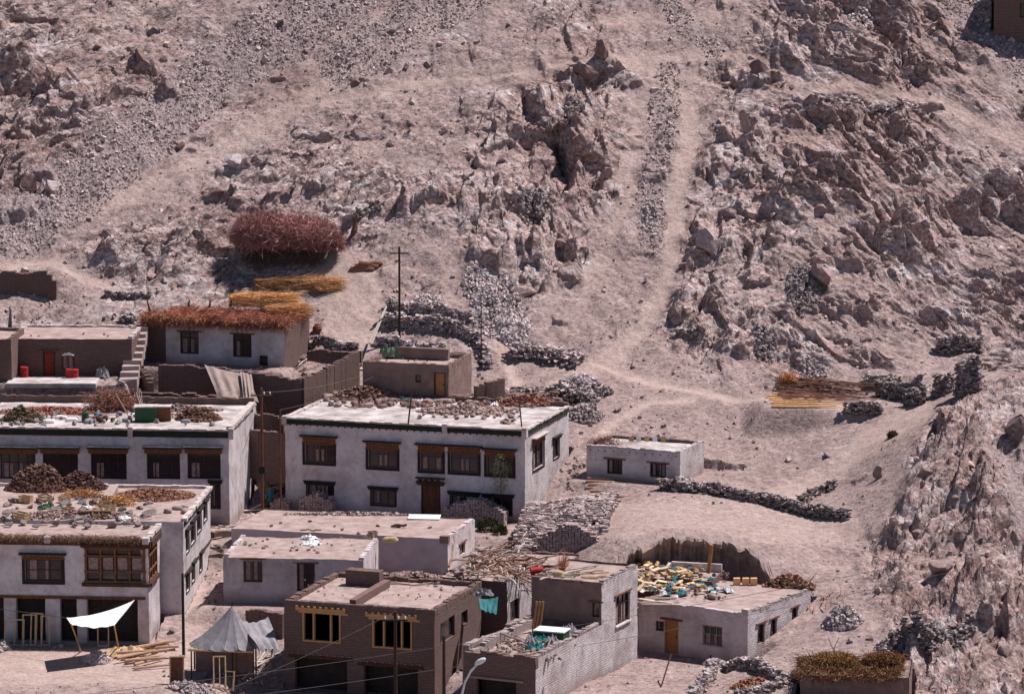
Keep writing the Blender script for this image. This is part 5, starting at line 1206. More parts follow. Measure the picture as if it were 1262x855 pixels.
twigheap('stray_twigs', 'purple_twigs', 1800, rel(ell(c + [0, 0, -.1], (4.4, 2.6, 1.9), 0), lo), (.7, 1.5), 1.3, .6, parent=root, tv=.4, tint=(1.3, 1.2, 1.2))
c2 = c + [3.2, -.4, -.6]; twigheap('twigs', 'purple_twigs', 6000, rel(ell(c2, (1.5, 1.2, 1.0), 0), lo), (.25, .6), 1, .8, parent=root, tv=.4, tint=(.85, .8, .8))
c3 = c + [-.2, -.8, -1.7]; twigheap('trailing_twigs', 'dung', 3500, rel(ell(c3, (3.2, 1.2, .8), 0), lo), (.4, .9), 1.0, .7, parent=root, tv=.4)
spread(log_m('log', 'bleached_wood', 1.6, .07, .04), 'pale forked stick poking out of the right end of the brushwood heap', 'stick', 'sticks in the brushwood heap', [(tuple(P(x_, y_, c[1] - 1.6)), rz, 1, (0, tl)) for x_, y_, rz, tl in ((395, 300, .3, -.7), (400, 318, .8, -.9), (415, 308, 1.6, -.4), (390, 310, 2.2, -.6))])
o = log_m('log', 'old_wood', 1.9, .2, .16, t=(.9, .6, .5)); 
spread(o, 'short thick log stacked right of the brushwood heap', 'log', 'short logs by the brushwood', [(tuple(hit(432 + 5 * i, 333) + [0, 0, .15 + .22 * (i % 3)]), .1 * i - .1, 1, (0, .05)) for i in range(5)])
spread(log_m('tree_stump', 'old_wood', 1.7, .3, .12, .12, 5, (.6, .5, .5)), 'twisted grey stump standing on the rocks above the short logs', 'stump', None, [(tuple(hit(436, 290)), 0, 1, (0, -1.4))])
def strawb(label, px, py, Yd, ln, wd, ht, n_, az, tint, lab='straw_bundle', mat='straw', asp=.2):
    c = P(px, py, Yd); c = hit(px, py + 5) if Yd > 29 else c
    f = lambda n: np.c_[rng.uniform(-.5, .5, n) * ln * math.cos(az) + rng.normal(0, wd / 3, n) * -math.sin(az) - .5 * math.cos(az), rng.uniform(-.5, .5, n) * ln * math.sin(az) + rng.normal(0, wd / 3, n), np.abs(rng.normal(0, ht / 1.6, n)).clip(0, ht)]
    tag(twigheap(lab, mat, n_, f, (.6, 2.0), 1.3, .16, az, asp, tint, .35), label, 'bundle').location = tuple(c)
strawb('golden fan-shaped bundle of willow rods just below the brushwood heap', 395, 352, 31, 2.6, .8, .8, 1800, .1, (1.3, 1.05, .85), asp=.2)
strawb('brown bundle of rods left of the golden one', 352, 350, 31, 4.0, .9, .7, 2200, .05, (.8, .62, .55))
strawb('bright golden bundle of rods lying at the back of the brush roof', 325, 376, 27.5, 4.5, .8, .8, 2600, -.03, (1.5, 1.3, 1.05))
strawb('pale golden rods at the right end of the brush roof', 355, 385, 26, 2.6, .7, .5, 1000, -.1, (1.3, 1.05, .85))
# timber store on the right terrace
c = P(1015, 482, 17.5)
mb = None
tpr = [log_m('branch', 'old_wood', ln, .035, .02, .05, 5, (t_ * 1.1, t_ * .82, t_ * .76)) for ln, t_ in ((5.5, .9), (4.2, .6), (6.5, .75))]
for k, (pp, nn) in enumerate(zip(tpr, (36, 30, 34))):
    sp = []
    for i in range(nn):
        u = rng.uniform(0, 1); x_ = 955 + 60 * u * u; y_ = rng.uniform(468, 494); p = hit(x_, y_) + [0, 0, .1 + .3 * rng.uniform(0, 1)]; sp.append((tuple(p), -.05 + rng.normal(0, .11) - .3 * rng.uniform(0, 1) ** 3, 1, (0, rng.normal(.05, .03))))
    spread(pp, ['reddish thin branch in the timber store on the right terrace, middling length', 'darker short branch in the timber store on the right terrace', 'long brown branch in the timber store on the right terrace'][k], 'branch', 'branches of the timber store ' + 'abc'[k], sp)
spread(log_m('pole', 'timber', 6.2, .075, .055, .03, 4, (1.5, 1.3, 1.1)), 'pale stripped pole along the front edge of the timber store', 'pole', 'stripped poles at the timber store', [(tuple(hit(948 + rng.uniform(-6, 8), 487 + i * 2.2) + [0, 0, .12]), rng.normal(-.03, .035), rng.uniform(.7, 1.05), (0, .02)) for i in range(8)])
tag(twigheap('straw_bundle', 'straw', 500, lambda n: rng.normal(0, .25, (n, 3)), (.3, .8), 1.2, .5, tint=(1, .6, .4)), 'upright tawny bundle at the left end of the timber store', 'bundle').location = tuple(hit(972, 474) + [0, 0, .4])
# beams before the small white house
spread(log_m('beam', 'old_wood', 4.6, .11, .09, .03, 4, (1.3, 1.1, 1.0)), 'long squared beam laid in front of the small whitewashed house', 'beam', 'beams below the small white house', [(tuple(hit(x_, y_) + [0, 0, .12]), -.15 + .02 * i, 1, (0, .02)) for i, (x_, y_) in enumerate(((724, 591), (722, 595), (725, 599), (722, 603), (728, 607), (724, 611), (760, 614)))])

# undercut earth bank behind the ochre-doored house
nx, prof = 90, [(1.9, .0, -.02), (1.2, .0, .03), (.6, 0, .05), (.1, 0, .03), (-.05, -.12, .0), (.15, -.4, 0), (.55, -.8, 0), (.75, -1.3, 0), (.8, -1.9, 0), (.7, -2.6, 0), (.5, -3.4, 0), (.3, -4.2, 0)]
V = []
for i in range(nx + 1):
    x = ARCH[0] + ARCH[1] * 1.04 * (2 * i / nx - 1); q = (x - ARCH[0]) / ARCH[1]; yl = ARCH[2] - 3.4 * min(abs(q), 1.05) ** 4 - .6 * q * q + .8 * mnoise.noise(Vector((x * .6, 3, 0))) + .5 * mnoise.noise(Vector((x * 2.1, 7, 0))) + .3 * mnoise.noise(Vector((x * 5, 7, 2)))
    for j, (dy, dz, up) in enumerate(prof):
        y = yl + dy; k = 1 if j > 3 else 0
        j1 = mnoise.noise(Vector((x * 1.3, dz * 1.6, 5))) * .45 + mnoise.noise(Vector((x * 4, dz * 4, 9))) * .16
        zt_ = float(zb(np.array(x), np.array(max(y, yl)))) + (fbm(np.array([x * .45]), np.array([y * .45]), 51, 4)[0] - .5) * .3
        V.append((x, y + k * j1, zt_ + dz + up + (mnoise.noise(Vector((x * 2, y * 2, 1))) * .08)))
m = len(prof); F = np.array([(i * m + j, i * m + j + 1, (i + 1) * m + j + 1, (i + 1) * m + j) for i in range(nx) for j in range(m - 1)])
simple('bank_earth', (.36, .27, .245), (.22, .155, .14), 1.6, bd=.12, bs=3)
o = mesh_np('terrain_bank', np.array(V), F, 'bank_earth'); tag(o, kind='structure')
# ------------------------------------------------ free-standing walls
brick_wall('mud_brick_wall', 'mud-brick courtyard wall under the tan tarpaulin, before the brush-roofed house', [(196, 447, 16.5), (256, 451, 15.6), (318, 458, 14.6)], 2.6)
brick_wall('mud_brick_wall', 'mud-brick courtyard wall right of the tarpaulin with its end turned up the slope', [(305, 457, 14.2), (345, 462, 13.4), (372, 466, 12.8), (404, 452, 15.5), (440, 432, 19.5)], 3.4, rag=.1)
brick_wall('mud_brick_wall', 'low crumbling mud wall below the courtyard, behind the long white house', [(168, 482, 11.5), (230, 484, 11), (296, 490, 10)], 1.4, rag=.1)
brick_wall('mud_brick_wall', 'tall dark mud-brick wall behind the brown utility pole', [(286, 522, 7), (320, 530, 6), (352, 534, 5.5)], 3.6, rag=.12)
brick_wall('mud_brick_wall', 'dark mud-brick wall between the long white house and the courtyard', [(287, 498, 9), (318, 508, 8.5), (350, 512, 8)], 2.6, rag=.15)
brick_wall('mud_brick_wall', 'ruined dark mud-brick wall alone on the slope at the left edge', [(-30, 335, 34), (58, 333, 34), (70, 346, 34)], 1.9, th=.7, mat='mudbrick', rag=.12)
brick_wall('mud_brick_wall', 'short mud-brick yard wall right of the brown mud hut', [(586, 476, 12.5), (604, 470, 13.2), (620, 466, 14)], 1.5, rag=.08)
brick_wall('mud_brick_wall', 'low terrace wall along the left edge yard with whitened top', [(15, 488, 12), (80, 489, 11.5), (160, 485, 11)], 1.2, mat='mudbrick', rag=.04)
brick_wall('mud_brick_wall', 'low mud wall rising behind the brown mud hut', [(380, 428, 23), (420, 434, 21.5), (446, 430, 21)], 1.0, rag=.1)
brick_wall('mud_brick_wall', 'uneven brick wall climbing between the unfinished house and the walled yard', [(574, 792, -38.5), (606, 780, -34), (650, 757, -27.5)], 3.0, th=.4, mat='pale_brick', rag=.1)
brick_wall('mud_brick_wall', 'low mud wall beside the alley left of the grey houses', [(262, 655, -8), (283, 650, -7)], 1.3, rag=.1)
brick_wall('mud_brick_wall', 'short wall behind the parachute tent below the grey house', [(305, 748, -24.5), (350, 754, -26)], 2.2, rag=.1)
brick_wall('stair_wall', 'stepped grey wall end left of the brush-roofed house', [(168, 440, 18), (186, 470, 15)], 1.6, rag=.1)
# stone steps between low brown building and brush-roofed house
g = MB()
for k in range(9): p = P(171, 402 + k * 8, 23 - k * 1.1) - P(171, 402, 23); g.box(-.6, .7, p[1] - .6, p[1] + .7, p[2] - 1.0, p[2], .04)
ob = g.build('stone_steps', 'adobe'); ob.location = tuple(P(171, 402, 23)); tag(ob, 'rough stone steps climbing left of the brush-roofed house', 'steps')

# ------------------------------------------------ tan tarpaulin draped over the courtyard wall
def drape(nm, mat, corners, label, cat, sag=.3, k=18, fold=.12, seed=0, thick=.015, subs=None):
    A, B, C_, D = [np.asarray(c, float) for c in corners]; o = A.copy(); V = []; F = []
    nrm = np.cross(B - A, D - A); nrm /= np.linalg.norm(nrm)
    for j in range(k + 1):
        for i in range(k + 1):
            u, v = i / k, j / k; p = A * (1 - u) * (1 - v) + B * u * (1 - v) + C_ * u * v + D * (1 - u) * v
            p = p - np.array([0, 0, sag * 4 * u * (1 - u) * (1 - .3 * v)]) + nrm * fold * (mnoise.noise(Vector((u * 7 + seed, v * 1.5, seed))) + .4 * math.sin(u * 22 + v * 3 + seed)) * (.3 + v)
            V.append(tuple(p - o))
    n = len(V); V += [(a - nrm[0] * thick, b - nrm[1] * thick, c - nrm[2] * thick) for a, b, c in V]
    for j in range(k):
        for i in range(k):
            a = j * (k + 1) + i; F.append((a, a + 1, a + k + 2, a + k + 1)); F.append((n + a, n + a + k + 1, n + a + k + 2, n + a + 1))
    me = bpy.data.meshes.new(nm); me.from_pydata(V, [], F); me.materials.append(MATS[mat]); me.polygons.foreach_set('use_smooth', np.ones(len(F), bool))
    ob = link(bpy.data.objects.new(nm, me)); ob.location = tuple(o); return tag(ob, label, cat)
drape('tarpaulin', 'tan_cloth', [P(252, 449, 15.4), P(306, 461, 14.2), P(319, 498, 10.5), P(270, 490, 11.5)], 'tan tarpaulin hanging in folds over the mud-brick courtyard wall', 'tarpaulin', .1, fold=.25)
drape('tarpaulin', 'tan_cloth', [P(296, 458, 14.2), P(310, 461, 13.9), P(318, 514, 8.6), P(302, 505, 9.6)], 'narrow strip of tan tarpaulin trailing down beside the wide one', 'tarpaulin', .0, fold=.2, seed=4)
# ------------------------------------------------ awning and poles
aw = [P(82, 761, -30), P(166, 739, -27.2), P(141, 771, -31.5), P(88, 769, -33)]
drape('awning', 'white_cloth', aw, 'white cloth awning stretched on slanting poles before the balcony house', 'awning', .25, fold=.06)
def stick(nm, a, b, r, mat, label, cat, r1=None, group=None, wob=0.0, seg=1, t=1.0):
    a = np.asarray(a, float); b = np.asarray(b, float); g = MB(); g.bar((0, 0, 0), b - a, r, r1, 8, t, 0, seg, wob); o = g.build(nm, mat); o.location = tuple(a); return tag(o, label, cat, group)
def onground(p): return np.array([p[0], p[1], float(zt(p[0], p[1]))])
for (x_, y_, Yd), tp, lb in (((98, 801), None, None) + (None,),) if False else ():
    pass
stick('awning_pole', hit(100, 803), aw[3], .05, 'fresh_wood', 'slanting pole under the left front corner of the white awning', 'pole')
stick('awning_pole', hit(147, 803), aw[2], .05, 'fresh_wood', 'slanting pole under the right front corner of the white awning', 'pole')
stick('awning_rope', P(0, 750, -27), aw[0], .02, 'wire', 'rope pulling the white awning out to the left', 'rope')
# timber frames standing by the wall
def frame_thing(p, w_, h_, rz, tilt, label, cat='frame', mat='timber', mid=1, th=.08, group=None, board=None):
    g = MB(); g.box(0, th, -.04, .04, 0, h_, 0, 1.2); g.box(w_ - th, w_, -.04, .04, 0, h_, 0, 1.2); g.box(th, w_ - th, -.04, .04, h_ - th, h_, 0, 1.2); g.box(th, w_ - th, -.04, .04, 0, th, 0, 1.2)
    for k in range(mid): u = th + (w_ - 2 * th) * (k + 1) / (mid + 1); g.box(u - .03, u + .03, -.035, .035, th, h_ - th, 0, 1.2)
    o = g.build('window_joinery', mat)
    if board: gg = MB(); gg.box(th, w_ - th, -.02, .02, th, h_ - th); gg.build('panel', board, o)
    put(o, p, rz, 1, (tilt, 0)); return tag(o, label, cat, group)
for i, (x_, y_, w_, h_, m_) in enumerate(((5, 795, 1.3, 1.7, 1), (27, 795, .9, 2.0, 0), (37, 795, .8, 2.1, 1), (50, 795, .6, 1.9, 0))):
    frame_thing(hit(x_, y_) + [0, 0, .0], w_, h_, rng.uniform(-.2, .2), -.15, ['wide low timber frame leaning at the far left of the shop front', 'open timber frame, second from left at the shop front', 'timber frame with a middle bar, third from left at the shop front', 'narrow timber frame, rightmost of the row at the shop front'][i], mid=m_)
frame_thing(hit(120, 796), .75, 1.5, .1, -.2, 'small timber frame under the right side of the awning', mid=0)
# round timber pile
sp = []; pr = log_m('log', 'old_wood', 3.2, .13, .09, .04, 5, (1.5, 1.3, 1.15))
for i in range(13):
    x_ = 142 + rng.uniform(0, 30); y_ = 826 - i * 2.0 + rng.uniform(-2, 2); p = hit(x_, y_); sp.append((tuple(p + [0, 0, .15 + .12 * (i % 3)]), .55 + rng.normal(0, .25), rng.uniform(.75, 1.05), (0, rng.normal(-.03, .04))))
spread(pr, 'peeled round timber lying in the heap right of the awning', 'log', 'round timbers by the awning', sp)
tag(cloth_m('shavings_heap', 'straw', 2.6, 2.2, .6, 3), 'tawny heap of wood shavings behind the round timbers', 'heap').location = tuple(hit(158, 806))
stick('curved_branch', hit(128, 800), hit(172, 797), .04, 'timber', 'bent branch arched over the round timber heap', 'branch', wob=.35, seg=5)

# ------------------------------------------------ parachute tent on its stall
base = hit(272, 838); Yt = base[1]; top = P(286, 746, Yt + 1.4); zr = P(275, 799, Yt)[2]; cx_ = P(277, 800, Yt)[0]; rw = (322 - 229) / 2 / (FPX / (Yt + 270))
tent = empty('tent', (cx_, Yt + 1.4, base[2]), 0, 'pointed grey parachute-cloth tent roofing a timber stall beside the alley', 'tent'); to = np.array([cx_, Yt + 1.4, base[2]])
V = [tuple(top - to)]; F = []; K = 48; RN = 7
for r_ in range(1, RN + 1):
    q = r_ / RN
    for j in range(K):
        an = 2 * math.pi * j / K; rib = abs(math.sin(an * 8)) ; sagz = (1 - q) ** 1.25
        rad = rw * q * (1 - .05 * rib * q); V.append(((1 - q) * (top - to)[0] + rad * math.cos(an), rad * math.sin(an) * .75, (zr - to[2]) + (top[2] - zr) * sagz - .09 * rib * q * (1.2 - q) - (.12 * rib if r_ == RN else 0)))
for j in range(K): F.append((0, 1 + j, 1 + (j + 1) % K))
for r_ in range(RN - 1):
    for j in range(K): F.append((1 + r_ * K + j, 1 + (r_ + 1) * K + j, 1 + (r_ + 1) * K + (j + 1) % K, 1 + r_ * K + (j + 1) % K))
MB().add(V, F).build('canopy', 'grey_cloth', tent)
g = MB()
for j in range(16): an = 2 * math.pi * j / 16; g.bar(V[0], (rw * math.cos(an) * .995, rw * math.sin(an) * .745, zr - to[2] + .04), .014, .014, 4, 1, .28, 5)
g.build('seam', 'coping', tent)
g = MB(); zz = zr - to[2] - .1
g.bar((-rw * .98, -1.2, zz), (rw * .75, -1.35, zz - .1), .09, .08); g.bar((-rw * .9, 1.2, zz), (rw * .8, 1.2, zz), .08, .07); g.build('beam', 'timber', tent)
for sx, sy in ((-.9, -1), (-.3, -1.1), (.3, -1.1), (.75, -1), (-.9, 1), (.75, 1)):
    g = MB(); g.bar((sx * rw, sy * 1.15, -.3), (sx * rw, sy * 1.15, zz), .06, .05); g.build('post', 'dark_wood', tent)
g = MB(); g.bar((0.15 * rw, 0, -.3), (V[0][0], V[0][1], V[0][2] + .25), .05, .04); g.build('centre_pole', 'tarred_wood', tent)
g = MB(); g.box(-rw * .85, rw * .7, .6, .8, -.3, zz - .2, .03); g.build('back_wall', 'mud_plaster', tent)
drape('plastic_sheet', 'grey_cloth', [P(300, 765, -33), P(330, 760, -31), P(348, 800, -35), P(318, 803, -36)], 'crumpled grey plastic sheet hanging at the right side of the tent', 'sheet', .2, fold=.3, seed=2)
frame_thing(hit(209, 843), .9, 1.75, .0, -.06, 'boarded door panel in a pale frame standing left of the tent', 'door panel', board='brown_wood', mid=0)
frame_thing(hit(263, 848), .8, 2.0, .1, -.35, 'pale timber frame leaning on the front of the tent stall', mid=1)
frame_thing(hit(276, 850), .6, 1.2, -.2, -.3, 'smaller timber frame leaning right of the tall one at the tent', mid=0)
sp = [(tuple(hit(300 + rng.uniform(-8, 30), 832 + rng.uniform(-25, 12)) + [0, 0, .2]), rng.uniform(.2, 1.3), rng.uniform(.6, 1), (0, rng.uniform(-.6, -.1))) for i in range(12)]
spread(log_m('plank', 'bleached_wood', 2.2, .06, .05, .02, 3), 'bleached stick in the litter right of the tent', 'stick', 'sticks by the tent', sp)

# ------------------------------------------------ poles, lamp, wires
def gpole(nm, label, px, ytop, Yd, r, mat, cat='utility pole', arm=True, lean=0.0, below=2.0, ins=True):
    t = P(px, ytop, Yd); z0 = float(zt(t[0], t[1])); root = empty(nm, (t[0], t[1], z0), 0, label, cat); hh = t[2] - z0
    g = MB(); g.bar((0, 0, -below), (lean, 0, hh), r, r * .75, 10); g.build('shaft', mat, root)
    if arm:
        g = MB(); g.obox((lean, -r - .04, hh - .5), (1.5, .09, .1)); a_ = g.build('crossarm', mat, root)
        for sx in (-.6, .6, .2):
            V, F = lathe([(.03, 0), (.03, .06), (.06, .07), (.06, .13), (.035, .14), (.05, .18), (.02, .22)], 8); V = [(x + lean + sx, y - r - .04, z + hh - .45) for x, y, z in V]
            MB().add(V, F).build('insulator', 'white_cloth', a_)
    return t
pA = gpole('utility_pole', 'rusty brown pole in front of the unfinished brick house between its windows', 487, 753, -41, .13, 'tarred_wood')
pB = gpole('utility_pole', 'rusty brown pole at the right corner of the unfinished brick house', 547, 783, -41, .12, 'tarred_wood', arm=False)
pC = gpole('utility_pole', 'black-green pole at the corner of the balcony house alley', 225, 706, -29.5, .11, 'dark_green_trim', arm=False)
pD = gpole('utility_pole', 'brown utility pole rising between the two large white houses', 322, 478, -2.5, .12, 'brown_wood')
g = MB(); g.box(-.2, .2, -.02, .1, 0, .55); ob = g.build('meter_box', 'black_border'); ob.location = (pD[0], pD[1] - .25, pD[2] - 6.0) ; tag(ob, 'small dark box fixed half way up the brown pole between the white houses', 'box')
pE = gpole('utility_pole', 'leaning brown pole standing alone on the slope above the terraces', 492, 304, 27.5, .11, 'tarred_wood')
pF = gpole('utility_pole', 'thin bare mast rising beside the stone steps of the path', 593, 364, 24, .05, 'tarred_wood', 'mast', arm=False)
pG = gpole('utility_pole', 'squared post standing by the left side of the large white house', 345, 505, 2.5, .07, 'brown_wood', 'post', arm=False)
pH = gpole('utility_pole', 'slanting thin pole by the terrace at the bottom centre', 808, 862, -36, .06, 'old_wood', 'pole', arm=False)
stick('leaning_pole', P(811, 858, -37), P(827, 806, -34), .05, 'dark_wood', 'thin dark pole leaning before the ochre-doored house', 'pole')
stick('post', P(876, 828, -32), P(876, 806, -32), .07, 'dark_wood', 'short dark post in the yard before the ochre-doored house', 'post')
stick('flag_mast', hit(13, 425), P(12, 378, 22), .04, 'dark_wood', 'short flag mast on the left edge block', 'mast')
drape('prayer_flag', 'grey_cloth', [P(12, 380, 22), P(14, 381, 22), P(15, 405, 22), P(9, 408, 22)], 'faded narrow flag on the mast at the left edge', 'flag', 0, fold=.05)
stick('post', P(503, 523, .4), P(507, 487, .6), .06, 'brown_wood', 'rusty post rising from the middle of the large white house roof edge', 'post')
stick('post', P(643, 526, .1), P(640, 494, .2), .05, 'brown_wood', 'rusty post rising at the right front corner of the large white house', 'post')
stick('post', P(873, 706, -17), P(877, 671, -17), .13, 'ochre_wood', 'squared ochre post standing in the store behind the ochre-doored house', 'post')
stick('timber', P(455, 423, 25), P(476, 378, 28), .08, 'bleached_wood', 'pale slanting timber beside the terraces under the lone pole', 'timber')
stick('timber', P(458, 424, 24.6), P(474, 384, 27.6), .05, 'bleached_wood', 'thinner pale pole alongside the slanting timber', 'timber')
# lamp
lp = P(568, 900, -50); root = empty('street_lamp', (lp[0], lp[1], float(zt(lp[0], lp[1]))), 0, 'pale green street lamp bending to the right at the bottom edge', 'street lamp'); z0 = float(zt(lp[0], lp[1]))
pts = [P(568, 900, -50), P(569, 856, -50), P(573, 840, -50), P(580, 827, -50), P(588, 818, -50)]; g = MB()
ptsl = [np.array([0, 0, -1.0])] + [p - np.array([lp[0], lp[1], z0]) for p in pts]
for a, b in zip(ptsl[:-1], ptsl[1:]): g.bar(a, b, .07, .06, 10)
g.build('mast', 'lamp_metal', root)
e = P(593, 814, -50) - np.array([lp[0], lp[1], z0]); V, F = lathe([(.03, -.42), (.12, -.34), (.17, -.1), (.16, .1), (.09, .26), (.02, .3)], 12)
o = MB().add(np.array(V) * [1, .8, 1], F).build('lamp_head', 'lamp_metal', root, True); o.location = tuple(e); o.rotation_euler = (0, 1.05, 0)
o2 = MB().add(np.array(V) * [.7, .5, .8], F).build('lens', 'glass', root, True); o2.location = tuple(e - [0, 0, .06]); o2.rotation_euler = (0, 1.05, 0)
def wire(a, b, label, sag=.6, r=.016):
    a = np.asarray(a, float); b = np.asarray(b, float); g = MB(); g.bar((0, 0, 0), b - a, r, r, 4, 1, sag, 16); o = g.build('cable', 'wire'); o.location = tuple(a); tag(o, label, 'cable')
wire(P(0, 867, -45), P(1275, 662, -24), 'upper overhead cable crossing the bottom of the picture to the right spur', .9, .014)
wire(P(180, 872, -46), P(1275, 680, -26), 'lower overhead cable crossing the bottom of the picture to the right spur', .9, .014)
wire(pA, P(200, 880, -48), 'cable running down left from the pole before the unfinished house', .3, .016)
wire(pD - [0, 0, .4], P(298, 560, -1), 'cable dropping left from the brown pole between the white houses', .1)
wire(pD - [0, 0, .4], P(345, 560, 1), 'cable dropping right from the brown pole between the white houses', .1)
wire(pD - [0, 0, .3], P(447, 462, 12.9), 'cable from the brown pole to the brown mud hut', .3)
wire(pG, P(460, 464, 12.9), 'cable from the squared post to the brown mud hut', .3)

# ------------------------------------------------ things on the roofs
def ontop(h_, px, py, dz=0.0): return tuple(h_.top(px, py, dz))
def many(proto, h_, label, cat, group, n, box, sc=(.8, 1.2), dz=0.0, tilt=.1, rz=3.1):
    sp = [(ontop(h_, rng.uniform(box[0], box[1]), rng.uniform(box[2], box[3]), dz), rng.uniform(-rz, rz), rng.uniform(*sc), (rng.uniform(-tilt, tilt), rng.uniform(-tilt, tilt))) for _ in range(n)]
    spread(proto, label, cat, group, sp)
def heapon(h_, nm, label, cat, px, py, w_, d_, hgt, n, size, mat, protos=STONES, tint=None, flat=.5, tv=.3):
    c = h_.top(px, py); return tag(heap_mesh(nm, mat, c[0], c[1], w_ / 2, d_ / 2, hgt, n, size, protos, flat, tint=tint, tv=tv, zf=c[2]), label, cat)
sack = lambda m, s=0, **k: sack_m('sack', m, seed=s, **k)
# 1 main roof
many(sack('tan_cloth', 1), H1, 'tan sack among the jumble at the back of the large white house roof', 'sack', 'tan sacks on the main roof', 26, (400, 670, 486, 502), (.7, 1.35))
many(sack('mud_plaster', 2), H1, 'brown bundle among the jumble at the back of the large white house roof', 'bundle', 'brown bundles on the main roof', 36, (395, 690, 485, 503), (.6, 1.3))
many(rock_m('stone', 4, sc=(1, .8, .7), tint=(1.1, .9, .85)), H1, 'rough stone or clod strewn across the middle of the large white house roof', 'stone', 'stones on the main roof', 80, (515, 640, 500, 515), (.16, .42), .1)
many(rock_m('clod', 6, sc=(1, .8, .7), tint=(.8, .6, .55)), H1, 'dark clod lying in the back row on the large white house roof', 'stone', 'clods on the main roof', 110, (400, 680, 486, 500), (.18, .5), .14)
many(crate_m('crate', 'old_wood'), H1, 'small slatted crate on the large white house roof', 'crate', 'crates on the main roof', 5, (470, 660, 490, 500), (.8, 1.2))
many(drum_m('tin', 'teal_cloth', .16, .3), H1, 'bluish tin at the back of the large white house roof', 'tin', 'tins on the main roof', 4, (480, 530, 489, 498))
many(drum_m('tin', 'red_paint', .14, .26), H1, 'red tin at the back of the large white house roof', 'tin', 'red tins on the main roof', 4, (440, 640, 489, 500))
many(cloth_m('rag', 'white_cloth', .8, .6, .3, 8), H1, 'whitish rag in the jumble on the large white house roof', 'rag', 'rags on the main roof', 10, (470, 640, 488, 500))
heapon(H1, 'dung_heap', 'long brown heap of dried dung along the back of the large white house roof', 'dung heap', 455, 491, 6, 2.2, .95, 900, (.16, .34), 'dung', tint=(1.6, 1.3, 1.2))
heapon(H1, 'dung_heap', 'reddish heap of clods at the right rear of the large white house roof', 'dung heap', 650, 499, 5, 2.0, .8, 600, (.16, .3), 'dung', tint=(2.3, 1.5, 1.3))
heapon(H1, 'rubble_strip', 'flat sheet of rubble in the middle of the large white house roof', 'rubble', 570, 507, 6.5, 3.2, .4, 800, (.12, .34), 'stone', tint=(1.05, .85, .78))
heapon(H1, 'slab_pair', 'small stack of flat slabs near the front right of the large white house roof', 'slabs', 626, 521, .9, .7, .25, 14, (.4, .6), 'stone', tint=(1.0, .75, .65), flat=.3)
spread(log_m('beam', 'old_wood', 4.2, .12, .1, .03, 4), 'thick beam lying along the back edge of the large white house roof', 'beam', 'beams on the main roof', [(ontop(H1, 510, 484, .35), -.28, 1, (0, .02)), (ontop(H1, 535, 486, .3), -.3, .9, (0, .02)), (ontop(H1, 470, 484, .3), -.2, .8, (0, 0))])
# 2 long house roof
heapon(H2, 'brush_pile', 'round pile of brush at the right rear of the long white house roof', 'brush pile', 245, 517, 3.3, 2.0, 1.0, 800, (.12, .3), 'dung', tint=(1.2, .95, .8))
heapon(H2, 'dark_heap', 'dark leafy heap at the left of the long white house roof', 'brush pile', 28, 518, 3.2, 2.0, 1.0, 800, (.12, .3), 'dung', tint=(.9, .95, .7))
heapon(H2, 'reddish_heap', 'low reddish heap of earth on the long white house roof', 'heap', 60, 508, 8, 2.6, .4, 1100, (.1, .26), 'dung', tint=(2.2, 1.25, 1.1))
twigheap('twig_bundle', 'twigs', 3200, lambda n: np.c_[rng.normal(0, .75, n), rng.normal(0, .4, n), np.abs(rng.normal(0, .55, n))], (.4, 1.0), 1.2, .7, tint=(1.2, 1.15, 1.2)).location = ontop(H2, 138, 506)
tag(bpy.data.objects['twig_bundle'], 'reddish-purple bundle of twigs standing on the long white house roof', 'twig bundle')
g = MB(); g.box(-.75, .75, -.5, .5, 0, 1.05, .02); ob = g.build('box', 'green_paint'); put(ob, ontop(H2, 180, 519), 0); g = MB(); g.box(-.8, .8, -.55, .55, 1.053, 1.13, .02); g.build('lid', 'coping', ob); tag(ob, 'dark green chest standing on the long white house roof', 'chest')
g = MB(); g.box(-.55, .55, -.4, .4, 0, 1.0, .02); ob = g.build('box', 'carved_wood'); put(ob, ontop(H2, 201, 518), 0); g = MB(); g.box(-.6, .6, -.45, .45, 1.003, 1.07, .02); g.build('lid', 'coping', ob); tag(ob, 'reddish wooden cupboard next to the dark green chest on the roof', 'cupboard')
many(rock_m('stone', 1, sc=(1, .8, .6)), H2, 'pale stone laid on the long white house roof', 'stone', 'stones on the long roof', 70, (2, 270, 503, 526), (.15, .42), .1)
many(sack('grey_cloth', 5), H2, 'grey bundle on the long white house roof', 'bundle', 'bundles on the long roof', 16, (2, 265, 503, 523), (.6, 1.2))
tag(put(drum_m('drum', 'green_paint', .25, .7), ontop(H2, 105, 520)), 'small green drum on the long white house roof', 'drum')
tag(put(pot_m('pot', 'blue_cloth', .2), ontop(H2, 119, 514)), 'blue pot on the long white house roof', 'pot')
many(pot_m('pot', 'dark_wood', .2), H2, 'small dark pot in the low tray on the long white house roof', 'pot', 'pots on the long roof', 6, (112, 140, 516, 522))
stick('stick', ontop(H2, 158, 512), P(142, 484, 4), .04, 'timber', 'yellow stick leaning over the twig bundle on the long roof', 'stick')
for k, x_ in enumerate((168, 171, 174)): stick('stick', ontop(H2, 176, 508 - k), P(x_, 484, 6), .03, 'bleached_wood', 'pale stick leaning by the chest on the long roof', 'stick', group='pale sticks by the chest')
spread(sack('white_cloth', 9, L_=.9), 'white sheet-like bundle drying on the left of the long white house roof', 'bundle', 'white bundles on the long roof', [(ontop(H2, x_, y_), .2, 1, (0, 0)) for x_, y_ in ((75, 516), (88, 519), (60, 521))])
